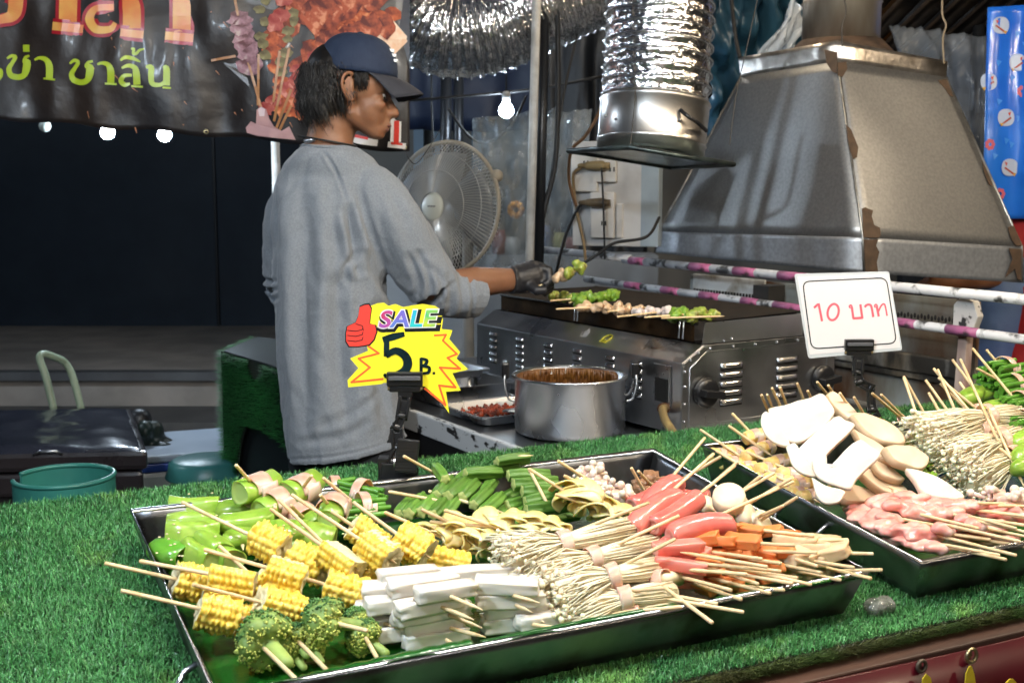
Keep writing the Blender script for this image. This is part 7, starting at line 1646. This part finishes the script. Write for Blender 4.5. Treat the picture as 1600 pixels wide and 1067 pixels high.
shim('white shimeji cluster skewer at the back rim of the left tray', GM, [(920, 742, .070)], (872, 720, .10), (960, 775, .04), seed=1)
shim('white shimeji cluster skewer with the brightest pink band', GM, [(940, 762, .060)], (880, 742, .09), (975, 790, .04), seed=2)
shim('white shimeji cluster skewer nearest the sausages', GM, [(962, 778, .050)], (900, 745, .08), (985, 800, .04), seed=3)
def liv(lab, pts, A): 
    P_ = [T(*p) for p in pts]; t = skewer('brown_meat_skewer', 'meat skewer', lab, 'brown meat skewers in the left tray', T(*A), P_[-1])
    for i, p in enumerate(P_): place(t, 'brown_meat_piece', LIV[i % 3], p, nrm(fr.normal(0, 1, 3) * [1, 1, .3]), sc=1.1)
liv('brown meat skewer closest to the back right corner of the tray', [(1016, 745, .040), (1030, 752, .036), (1022, 762, .03)], (997, 736, .07))
liv('brown meat skewer low between the shimeji and the sausages', [(1000, 757, .036), (1006, 768, .034), (1012, 778, .03)], (986, 730, .08))
# ---- broccoli
GBc = 'broccoli skewers in the left tray'
def floret_pts(c_, R, seed, b, stem_d):
    r = np.random.default_rng(seed); sub = []
    for k in range(20):
        ph = math.acos(1 - 1.35 * (k + .5) / 20); an = k * 2.39996; d0, s0_, u0_ = basis(-stem_d); v_ = nrm(d0 * math.cos(ph) + s0_ * math.sin(ph) * math.cos(an) + u0_ * math.sin(ph) * math.sin(an)); sub.append((c_ + v_ * R * .62, v_, R * r.uniform(.36, .50)))
    for (p, v_, q) in sub:
        for k in range(85):
            w = nrm(r.normal(0, 1, 3)); 
            if w @ v_ < -.25: continue
            rad = .0017 * r.uniform(.6, 1.25); pos = p + w * q * r.uniform(.92, 1.04)
            # small bead: octahedron
            b.add([pos + X1 * rad, pos - X1 * rad, pos + Y1 * rad, pos - Y1 * rad, pos + Z1 * rad, pos - Z1 * rad], [(0, 2, 4), (2, 1, 4), (1, 3, 4), (3, 0, 4), (2, 0, 5), (1, 2, 5), (3, 1, 5), (0, 3, 5)])
    return sub
def broc(lab, lst, A, B, seed):
    t = skewer('broccoli_skewer', 'broccoli skewer', lab, GBc, T(*A), T(*B))
    for i, (x, y, h, rpx, sx, sy) in enumerate(lst):
        c_ = T(x, y, h); R = rpx / F_PX * 1.02; sd = nrm(T(x + sx, y + sy, h - .004) - c_); b = MB(); sub = floret_pts(c_, R, seed + i, b, sd)
        fl_ = b.build('floret', bro_m, t, smooth=True)
        sb = MB(); base = c_ + sd * R * .9; sb.cap(base + sd * R * .55, c_ + sd * R * .1, R * .26, R * .30, 12)
        for (p, v_, q) in sub: sb.cap(c_ + sd * R * .2, p, R * .14, q * .90, 9)
        organic('stalk', sb, brs_m if False else M('broccoli_core', (.10, .19, .04), (.30, .40, .10), 20, .55, sss=.15), fl_, voxel=.0018, smooth=2)
broc('large broccoli skewer in the front left, half pale and half dark green', [(414, 1000, .042, 52, 30, 32), (455, 1020, .022, 28, 14, 16)], (466, 1064, .05), (400, 1000, .04), 3)
broc('dark green broccoli skewer behind, beside the white bars', [(508, 970, .050, 43, 30, 4)], (574, 985, .06), (490, 965, .05), 8)
broc('broccoli skewer in the middle with small florets', [(464, 1000, .032, 30, 14, 22), (488, 1012, .024, 24, 10, 14)], (511, 1047, .05), (450, 985, .03), 13)
broc('pale yellow green broccoli skewer beside the mushroom stack', [(570, 996, .028, 34, 16, 12), (558, 968, .036, 24, 16, -6)], (598, 1043, .05), (565, 985, .03), 19)

b = MB()
for k in range(70):
    x, y = fr.uniform(245, 600), fr.uniform(770, 880); b.ell(T(x, y, fr.uniform(.058, .066) if y < 850 else .05), (.0018, .0012, .0009), nu=6, nv=4)
tag(b.build('pepper_seeds', cob_m, smooth=True), 'tiny loose pale seeds scattered over the green peppers', None, None, 'stuff')
# ================================================================ right tray
GW = 'bacon wrapped baby corn skewers in the right tray'
def wrapc(lab, pts, A, B, e):
    P_ = [T(*p) for p in pts]; t = skewer('baby_corn_skewer', 'baby corn skewer', lab, GW, T(*A), T(*B)); d = nrm(T(*e[1]) - T(*e[0])) if len(e[0]) == 3 else TD(*e)
    for i, p in enumerate(P_): d2 = nrm(d + fr.normal(0, .10, 3)); place(t, 'baby_corn', BCO[(i + len(lab)) % 3], p, d2, sc=1.2); band(t, p + d2 * .003, d2, .0108, .011, i)
wrapc('wrapped baby corn skewer at the very top, sticks rising up left', [(1178, 682, .066)], (1142, 644, .10), (1196, 700, .05), ((1160, 684), (1200, 678)))
wrapc('wrapped baby corn skewer at the back left corner of the right tray', [(1146, 706, .046), (1126, 712, .044)], (1095, 672, .075), (1165, 718, .045), ((1125, 708), (1168, 702)))
wrapc('wrapped baby corn skewer just below the topmost one', [(1196, 700, .054), (1176, 710, .052)], (1138, 665, .09), (1210, 715, .05), ((1180, 706), (1216, 694)))
wrapc('wrapped baby corn skewer beside the left wall, second from the corner', [(1166, 732, .040), (1144, 724, .040)], (1120, 705, .07), (1185, 745, .04), ((1146, 730), (1190, 730)))
wrapc('wrapped baby corn skewer with its cut end facing the left tray', [(1216, 722, .052), (1196, 734, .046)], (1165, 705, .06), (1235, 735, .05), ((1196, 724), (1238, 718)))
wrapc('wrapped baby corn skewer in the middle of the group by the wall', [(1190, 748, .036), (1175, 738, .038)], (1160, 728, .05), (1205, 756, .036), ((1170, 750), (1210, 744)))
wrapc('wrapped baby corn skewer touching the front white slice', [(1234, 742, .046), (1216, 752, .040)], (1195, 735, .05), (1255, 755, .044), ((1215, 742), (1256, 742)))
wrapc('wrapped baby corn skewer second from the front of the group', [(1248, 758, .040), (1230, 766, .034)], (1215, 745, .05), (1265, 770, .036), ((1228, 760), (1268, 756)))
wrapc('frontmost wrapped baby corn skewer, low by the tray wall', [(1266, 776, .032), (1246, 772, .032)], (1235, 760, .04), (1280, 785, .03), ((1246, 776), (1284, 772)))
# ---- sliced king oyster mushrooms
GO2 = 'sliced mushroom skewers in the right tray'
def slab_px(t, name, pts, h, nrm_, th, mats, curve=.0, seed=0):
    """closed outline in pixels laid on a tilted plane at height h; gives a rounded slice with real thickness"""
    cx, cy = np.mean([p[0] for p in pts]), np.mean([p[1] for p in pts]); Q_ = T(cx, cy, h); n = nrm(nrm_); sp = np.array([q[:2] for q in smooth_path([V(x, y, 0) for x, y in pts + [pts[0]]], 4)][:-1]); m = len(sp)
    P0_ = np.array([atp(x, y, Q_, n) for x, y in sp]); C_ = P0_.mean(0); rings = []
    for f_, z in ((.05, .5), (.5, .5), (.90, .5), (.975, .44), (1, 0), (.975, -.44), (.90, -.5), (.05, -.5)):
        R_ = C_ + (P0_ - C_) * f_; off = np.array([curve * ((p - C_) @ RT) ** 2 * 8 + .0022 * mnoise.noise(Vector(((p - C_) * 45 + seed).tolist())) for p in R_]); rings.append(R_ + n * th * z + np.outer(off, n))
    vs = np.concatenate(rings); fs = [(i * m + j, (i + 1) * m + j, (i + 1) * m + (j + 1) % m, i * m + (j + 1) % m) for i in range(len(rings) - 1) for j in range(m)] + [tuple(range(m)), tuple((len(rings) - 1) * m + j for j in range(m))[::-1]]
    mm = [(1 if 2 <= i <= 4 else 0) for i in range(len(rings) - 1) for j in range(m)] + [0, 0]
    return link(name, vs, fs, mats, t, True, mm)
NU = nrm(Z1 * .75 - Fh * .60 - RT * .18)
edge_m = M('mushroom_slice_edge', (.72, .60, .46), (.84, .76, .64), 30, .5, sss=.2)
def slc(lab, pieces, A, B, mats=None):
    t = skewer('mushroom_slice_skewer', 'mushroom skewer', lab, GO2, T(*A), T(*B))
    for i, (pts, h, n, th, k) in enumerate(pieces): slab_px(t, 'mushroom_slice', pts, h, n, th, [white_m, edge_m] if k == 0 else [M('mushroom_slice_tan', (.66, .50, .33), (.76, .62, .46), 22, .5, sss=.2, stretch=(1, .25, 1), col3=(.34, .20, .11), s3=16., t3=(.60, .72)), brow_m], seed=i + len(lab) * 1.3)
slc('largest white mushroom slice skewer, broad cap topmost in the right tray', [([(1200, 640), (1225, 634), (1262, 624), (1284, 616), (1296, 628), (1304, 644), (1292, 664), (1268, 684), (1250, 692), (1232, 690), (1214, 678), (1202, 662)], .112, NU, .007, 0)], (1206, 606, .14), (1224, 644, .095))
slc('white mushroom slice skewer in the middle with a notch at its lower left', [([(1248, 702), (1268, 682), (1306, 652), (1322, 658), (1336, 664), (1322, 682), (1298, 704), (1290, 716), (1290, 730), (1294, 745), (1280, 745), (1262, 732), (1252, 718)], .102, NU, .007, 0)], (1218, 604, .14), (1232, 640, .095))
slc('white mushroom slice skewer lowest in front, hooked like a claw', [([(1268, 722), (1276, 728), (1290, 734), (1304, 722), (1322, 704), (1345, 688), (1362, 700), (1376, 712), (1358, 730), (1338, 750), (1330, 764), (1312, 762), (1290, 754), (1274, 742)], .092, NU, .007, 0)], (1246, 600, .14), (1262, 640, .095))
slc('pale mushroom slice skewer behind the largest white one on its left', [([(1190, 650), (1198, 645), (1212, 662), (1230, 686), (1234, 698), (1216, 696), (1198, 682), (1189, 664)], .096, NU, .006, 0), ([(1228, 700), (1242, 694), (1256, 716), (1272, 736), (1274, 746), (1254, 742), (1238, 728)], .086, NU, .006, 0)], (1190, 618, .13), (1206, 655, .08))
slc('pale mushroom slice skewer peeping out below the claw shaped slice', [([(1268, 748), (1290, 760), (1318, 768), (1318, 776), (1310, 786), (1290, 788), (1276, 776)], .070, NU, .006, 0)], (1290, 735, .07), (1300, 780, .05))
NB = nrm(Z1 * .8 - Fh * .45 + RT * .35)
slc('thick brown backed mushroom slice skewer at the top of the pile', [([(1288, 620), (1298, 616), (1316, 628), (1334, 648), (1346, 664), (1334, 664), (1312, 650), (1296, 636)], .114, NB, .014, 1)], (1276, 596, .15), (1304, 630, .10))
slc('long cream mushroom slice skewer sloping right with tan edge', [([(1326, 652), (1346, 648), (1376, 658), (1402, 674), (1412, 690), (1408, 698), (1384, 696), (1362, 688), (1344, 674)], .104, NB, .012, 1)], (1312, 614, .14), (1345, 662, .085))
slc('cream mushroom slice skewer under the long sloping one', [([(1330, 672), (1350, 684), (1376, 700), (1396, 716), (1392, 726), (1370, 716), (1346, 700)], .092, NB, .010, 1), ([(1350, 700), (1378, 722), (1402, 742), (1412, 752), (1396, 754), (1368, 738)], .070, NB, .010, 1)], (1334, 620, .14), (1362, 668, .08))
slc('cream mushroom slice skewer at the right edge of the pile', [([(1378, 702), (1398, 698), (1424, 702), (1444, 714), (1448, 726), (1438, 736), (1414, 732), (1392, 722)], .086, NB, .013, 1)], (1378, 660, .11), (1400, 706, .07))
slc('pointed cream mushroom slice skewer lying alone towards the pork', [([(1414, 734), (1434, 738), (1462, 748), (1490, 766), (1506, 780), (1494, 784), (1468, 782), (1442, 772), (1430, 756)], .070, nrm(Z1 * .8 - Fh * .5), .012, 0)], (1430, 728, .075), (1488, 786, .06))
slc('dark tan mushroom slice skewer low in the middle of the pile', [([(1338, 740), (1360, 736), (1390, 752), (1412, 766), (1416, 780), (1394, 778), (1366, 764)], .052, NB, .012, 1), ([(1300, 770), (1330, 760), (1366, 772), (1392, 784), (1388, 794), (1350, 788), (1318, 786)], .040, NB, .012, 1)], (1330, 742, .06), (1420, 772, .05))
slc('lowest mushroom slice skewer resting on the leaf in front', [([(1312, 786), (1346, 778), (1392, 786), (1402, 794), (1376, 800), (1330, 800)], .024, nrm(Z1 - Fh * .2), .010, 1), ([(1390, 768), (1404, 770), (1420, 786), (1426, 796), (1408, 796), (1394, 784)], .040, NB, .014, 1)], (1310, 786, .03), (1420, 794, .04))
for i, (A, B, l) in enumerate((((1198, 615, .13), (1212, 650, .085), 'left'), ((1262, 610, .13), (1276, 640, .09), 'middle'), ((1294, 602, .14), (1318, 640, .09), 'right'))):
    t = skewer('mushroom_slice_skewer', 'mushroom skewer', 'stick of a buried mushroom skewer poking up at the ' + l + ' of the white slices', GO2, T(*A), T(*B)); place(t, 'mushroom_bar', BAR[i], T(B[0] + 4, B[1] + 10, B[2] - .03), RT, sc=.7)
# ---- lettuce heap
b = MB(); r = np.random.default_rng(31)
for k in range(150):
    px_, py_ = r.uniform(1368, 1452), 0; py_ = 655 + (px_ - 1368) * .85 + r.uniform(-8, 26); q = T(px_, py_, .055 + r.uniform(-.02, .022)); an = r.uniform(0, 6.3); dx_, dy_ = V(math.cos(an), math.sin(an), r.uniform(-.5, .6)), V(-math.sin(an), math.cos(an), r.uniform(-.4, .5)); w_ = r.uniform(.010, .020)
    b.grid(lambda u, v: q + dx_ * (u - .5) * w_ + dy_ * (v - .5) * w_ * (.6 + .4 * math.sin(u * 3)) + Z1 * (.006 * mnoise.noise(Vector((u * 5 + k, v * 5, k)))), 6, 5)
o = b.build('lettuce', M('frilly_lettuce', (.08, .20, .015), (.20, .32, .03), 60, .4, sss=.15, island=.45), smooth=True); tag(o, 'frilly green lettuce between the sliced mushrooms and the enoki', None, None, 'stuff')
# ---- enoki of the right tray
GE2 = 'enoki skewers in the right tray'
enoki('upper enoki bundle in the right tray, heads pointing left', GE2, (1428, 678, .095), (1540, 652, .110), (1590, 650, .105), 230, .024, [((1500, 560, .17), (1560, 690, .10)), ((1412, 590, .15), (1440, 670, .10))], seed=11, spread=1.7)
enoki('enoki bundle under the upper one, its band mostly covered', GE2, (1440, 700, .078), (1530, 672, .095), (1580, 665, .09), 200, .022, [((1465, 577, .16), (1500, 660, .10))], seed=12, spread=1.7)
enoki('enoki bundle with a pink band, second from the front in the right tray', GE2, (1480, 722, .068), (1562, 688, .090), (1600, 680, .085), 220, .023, [((1450, 612, .14), (1500, 700, .08))], seed=13, spread=1.8)
enoki('frontmost enoki bundle of the right tray above the pork', GE2, (1500, 752, .046), (1582, 716, .070), (1620, 705, .065), 220, .024, [((1545, 640, .13), (1600, 760, .05))], seed=14, spread=1.9)
# ---- peppers and shoots at the back right
GP2 = 'green pepper skewers in the right tray'
for lab, pts, a, c_, A in (('light green pepper skewer at the left of the green vegetables in the right tray', [(1514, 622, .112), (1530, 618, .112)], (1495, 625), (1545, 612), (1488, 562, .16)),
    ('light green pepper skewer just in front of it above the enoki', [(1556, 640, .105), (1540, 650, .10)], (1530, 645), (1585, 632), (1466, 590, .15)),
    ('light green pepper skewer at the right frame edge beside the enoki bands', [(1598, 690, .09), (1600, 712, .08), (1598, 730, .07)], (1590, 690), (1620, 680), (1562, 700, .09))):
    P_ = [T(*p) for p in pts]; t = skewer('pepper_skewer', 'pepper skewer', lab, GP2, T(*A), P_[-1]); row(t, 'pepper_piece', PEP, P_, TD(a, c_, .1), sc=.9, jit=.06)
for (c_, a, e, A, lab) in (((1568, 578, .150), (1535, 583), (1600, 574), (1540, 545, .18), 'topmost tied bundle of green shoots at the right frame edge'),
    ((1580, 604, .130), (1545, 608), (1612, 600), (1525, 575, .16), 'tied bundle of green shoots second from the top at the right'),
    ((1592, 632, .115), (1560, 636), (1622, 626), (1520, 545, .19), 'tied bundle of green shoots third from the top at the right'),
    ((1596, 660, .10), (1565, 664), (1625, 655), None, 'lowest tied bundle of green shoots behind the enoki bands'),
    ((1560, 590, .125), (1530, 596), (1590, 586), None, 'loose bundle of green shoots behind the tied ones')):
    shoots('shoot_skewer', 'green shoot skewer', lab, 'green shoot bundles in the right tray', c_, a, e, 20, .062, .017, A, .0036)
# more bare sticks rising behind the enoki belong to bundles there
for i, (A, B) in enumerate((((1412, 588, .15), (1452, 660, .09)), ((1445, 592, .15), (1490, 655, .10)), ((1458, 575, .16), (1530, 660, .10)), ((1470, 600, .14), (1520, 650, .10)), ((1500, 598, .13), (1530, 640, .10)), ((1362, 614, .14), (1410, 655, .08)), ((1376, 616, .14), (1420, 660, .08)))):
    t = skewer('enoki_skewer', 'enoki skewer', ('first', 'second', 'third', 'fourth', 'fifth', 'sixth', 'seventh')[i] + ' bare stick from the %s rising behind the enoki of the right tray' % 'left', GE2, T(*A), T(*B))
    t['label'] = ('bare stick leaning left at the far left end of the right tray enoki', 'bare stick beside the leftmost one above the right tray enoki', 'bare stick rising highest in front of the wooden post', 'short bare stick just right of the highest one', 'short bare stick touching the light green peppers', 'long bare stick crossing the clip stand foot from the left', 'long bare stick just right of the clip stand foot')[i]
    band(t, T(*B), nrm(T(*B) - T(*A)), .006, .012, i)
# ---- raw pork
GPk = 'raw pork skewers in the right tray'
def pork(lab, pts, A, B, R, seed, dec=None):
    t = skewer('pork_skewer', 'pork skewer', lab, GPk, T(*A), T(*B)); P_ = smooth_path([T(*p) for p in pts], 5); b = MB(); r = np.random.default_rng(seed)
    for p in P_:
        for k in range(3): b.ell(p + r.normal(0, R * .30, 3) * [1, 1, .55], (R * r.uniform(.6, 1.15), R * r.uniform(.45, .8), R * r.uniform(.28, .5)), nu=12, nv=8)
    def dsp(co, no): return co + no * (vnoise(co, 90.) * .0016 + vnoise(co, 220.) * .0008)[:, None]
    organic('meat', b, pork_m, t, voxel=.0022, smooth=2, disp=dsp); return t
rows_ = [
 ('frontmost raw pork skewer against the front left corner of the right tray', [(1400, 838, .040), (1425, 846, .042), (1450, 854, .042)], (1572, 874, .064), (1395, 836, .04), .015),
 ('raw pork skewer second from the front with a knobbly white streaked lump', [(1370, 820, .046), (1400, 826, .050), (1432, 830, .052), (1455, 836, .048)], (1550, 843, .066), (1365, 818, .046), .016),
 ('raw pork skewer lying along the left wall of the right tray', [(1338, 806, .038), (1362, 808, .044), (1390, 812, .050)], (1590, 868, .064), (1330, 802, .04), .016),
 ('raw pork skewer in the middle of the pork with the longest smooth piece', [(1385, 790, .052), (1415, 796, .056), (1450, 802, .056), (1480, 806, .052)], (1532, 826, .072), (1380, 790, .05), .018),
 ('raw pork skewer behind the middle one, edge curled upward', [(1370, 786, .044), (1400, 782, .052), (1440, 786, .054)], (1640, 826, .075), (1365, 786, .044), .016),
 ('raw pork skewer at the back of the pork below the enoki', [(1460, 790, .054), (1490, 792, .056), (1520, 794, .056)], (1650, 812, .072), (1455, 788, .05), .017),
 ('raw pork skewer at the right frame edge', [(1540, 800, .050), (1565, 802, .052), (1595, 806, .052)], (1680, 822, .07), (1535, 798, .05), .018),
 ('raw pork skewer half under the sticks on the right', [(1490, 816, .044), (1520, 822, .044), (1560, 824, .044)], (1660, 850, .066), (1485, 814, .044), .017),
 ('dark wet raw pork skewer low under the stick ends', [(1500, 838, .026), (1540, 842, .026), (1580, 842, .026)], (1650, 862, .06), (1490, 836, .03), .014),
 ('raw pork skewer at the leftmost tip of the pork', [(1332, 798, .028), (1350, 800, .034)], (1470, 822, .066), (1330, 796, .03), .013)]
for i, (lab, pts, A, B, R) in enumerate(rows_): pork(lab, pts, A, B, R, i + 40)
for i, (A, B, l) in enumerate((((1480, 868, .062), (1465, 866, .06), ''),)): pass
for (A, B, lab) in (((1595, 846, .072), (1470, 818, .070), 'pork skewer stick lying topmost over the pork, its end dark'), ((1590, 826, .078), (1505, 804, .07), 'pork skewer stick second from the top at the right edge'), ((1640, 840, .074), (1520, 812, .07), 'pork skewer stick crossing the right frame edge'), ((1566, 868, .062), (1460, 848, .06), 'pork skewer stick just above the front rim')):
    t = skewer('pork_skewer', 'pork skewer', lab, GPk, T(*A), T(*B)); b = MB(); c_ = T(*B); b.ell(c_ - Z1 * .006, (.013, .011, .008)); b.ell(c_ - Z1 * .008 + RT * .008, (.011, .011, .008)); organic('meat', b, pork_m, t, voxel=.002, smooth=2, disp=lambda co, no: co + no * (vnoise(co, 90.) * .002)[:, None])
for i, (p, l) in enumerate((((1560, 778, .066), 'left of the two'), ((1592, 782, .064), 'right of the two'))):
    t = shim('brown capped shimeji cluster skewer between pork and enoki, ' + l, 'shimeji clusters in the right tray', [p], (p[0] - 30, p[1] + 8, .07), (p[0] + 60, p[1] + 10, .06), 12, i + 60, shim_m, capr=.006)

# ================================================================ food on the grill and in the vendor's hand
GG2 = 'skewers cooking on the grill'
char_m = M('grilled_green', (.20, .30, .04), (.42, .42, .08), 60, .4, coat=.3, col3=(.10, .05, .02), s3=40., t3=(.56, .68))
charg = M('grilled_broccoli', (.10, .24, .02), (.25, .38, .04), 70, .4, coat=.4)
charm = M('grilled_meat', (.55, .36, .20), (.70, .52, .34), 60, .35, coat=.4, col3=(.28, .12, .05), s3=40., t3=(.56, .68)); chw = M('grilled_white', (.66, .60, .56), (.55, .42, .38), 50, .3, coat=.4)
GZ = .2365 + .80
def gz(px, py, dz=0.): return atz(px, py, GZ + dz)
def grilled(lab, A, B, pts, mat, R, seed, name='grilled_skewer', frill=0.0, raise_=0.):
    A3, B3 = (A, B) if not isinstance(A, tuple) else (gz(*A, .006), gz(*B, .008)); t = thing(name, (A3 + B3) / 2, lab, 'grilled skewer', GG2); add_stick(t, A3, B3); r = np.random.default_rng(seed)
    for i, p in enumerate(pts):
        c_ = gz(p[0], p[1], R * .55 + raise_) if isinstance(p, tuple) else p; b = MB()
        for k in range(7): b.ell(c_ + r.normal(0, R * .42, 3) * [1, 1, .5], R * r.uniform(.45, .8, 3), nu=10, nv=7)
        organic('piece', b, mat, t, voxel=.0022, smooth=1, disp=lambda co, no: co + no * (vnoise(co, 120.) * (.0016 + frill))[:, None])
grilled('grilled green skewer at the far left of the grill under the glove', (890, 473), (930, 462), [(868, 462), (884, 464), (900, 465)], char_m, .016, 1)
grilled('bright green leafy skewer between the glove and the pale meat', (860, 470), (960, 462), [(905, 470), (922, 466), (940, 464), (955, 461)], charg, .017, 2, frill=.004)
grilled('pale grilled meat skewer in the middle of the grill', (868, 483), (985, 478), [(918, 479), (935, 480), (950, 480), (965, 479)], charm, .0135, 3)
grilled('second pale meat skewer nearest the middle of the grill', (950, 487), (1010, 480), [(966, 484), (982, 483), (996, 484)], charm, .013, 4)
grilled('white grilled skewer beside the broccoli', (965, 495), (1045, 486), [(1000, 488), (1014, 487), (1028, 487), (1040, 488)], chw, .014, 5)
grilled('grilled broccoli skewer, left piece nearest the white one', (1005, 496), (1075, 491), [(1052, 491), (1070, 489)], charg, .017, 6, frill=.003)
grilled('grilled broccoli skewer at the right end of the grill', (1035, 497), (1130, 494), [(1082, 492), (1098, 490), (1114, 490)], char_m, .016, 7, frill=.003)
hA, hB = H(858, 452, .17), H(926, 424, .17)
t = thing('held_skewer', hA, 'grilled pepper and meat skewer held up in the gloved hand', 'grilled skewer'); add_stick(t, hA - nrm(hB - hA) * .05, hB)
for i, (x, y, m_) in enumerate(((882, 439, charm), (899, 434, char_m), (913, 429, char_m))):
    b = MB(); c_ = H(x, y, .17); r = np.random.default_rng(i)
    for k in range(6): b.ell(c_ + r.normal(0, .0065, 3), .014 * r.uniform(.5, .95, 3), nu=10, nv=7)
    organic('piece', b, m_, t, voxel=.002, smooth=1, disp=lambda co, no: co + no * (vnoise(co, 120.) * .002)[:, None])

for (pts, r0, lab) in ((((470, 1064, .047), (520, 1052, .050), (600, 1034, .052), (680, 1017, .052), (738, 1006, .053)), .0062, 'thick rolled banana leaf edge along the front rim below the broccoli'), (((752, 1003, .053), (840, 985, .054), (930, 967, .055), (1060, 944, .055)), .0026, 'thin banana leaf edge showing along the front rim below the enoki'), (((1120, 936, .054), (1200, 922, .055), (1270, 911, .055), (1318, 900, .056)), .0030, 'banana leaf edge showing along the front rim below the fish cakes')):
    p = smooth_path([T(*q) for q in pts], 8); n = len(p); b = MB(); b.sweep(p, [circ(10, r0) * [1.25, .8] * (1 + .12 * math.sin(i * 1.7)) * (min(1, (n - 1 - i) * .3 + .75)) for i in range(n)])
    tag(b.build('banana_leaf', leaf_m, smooth=True), lab, 'banana leaf', 'banana leaves lining the trays')
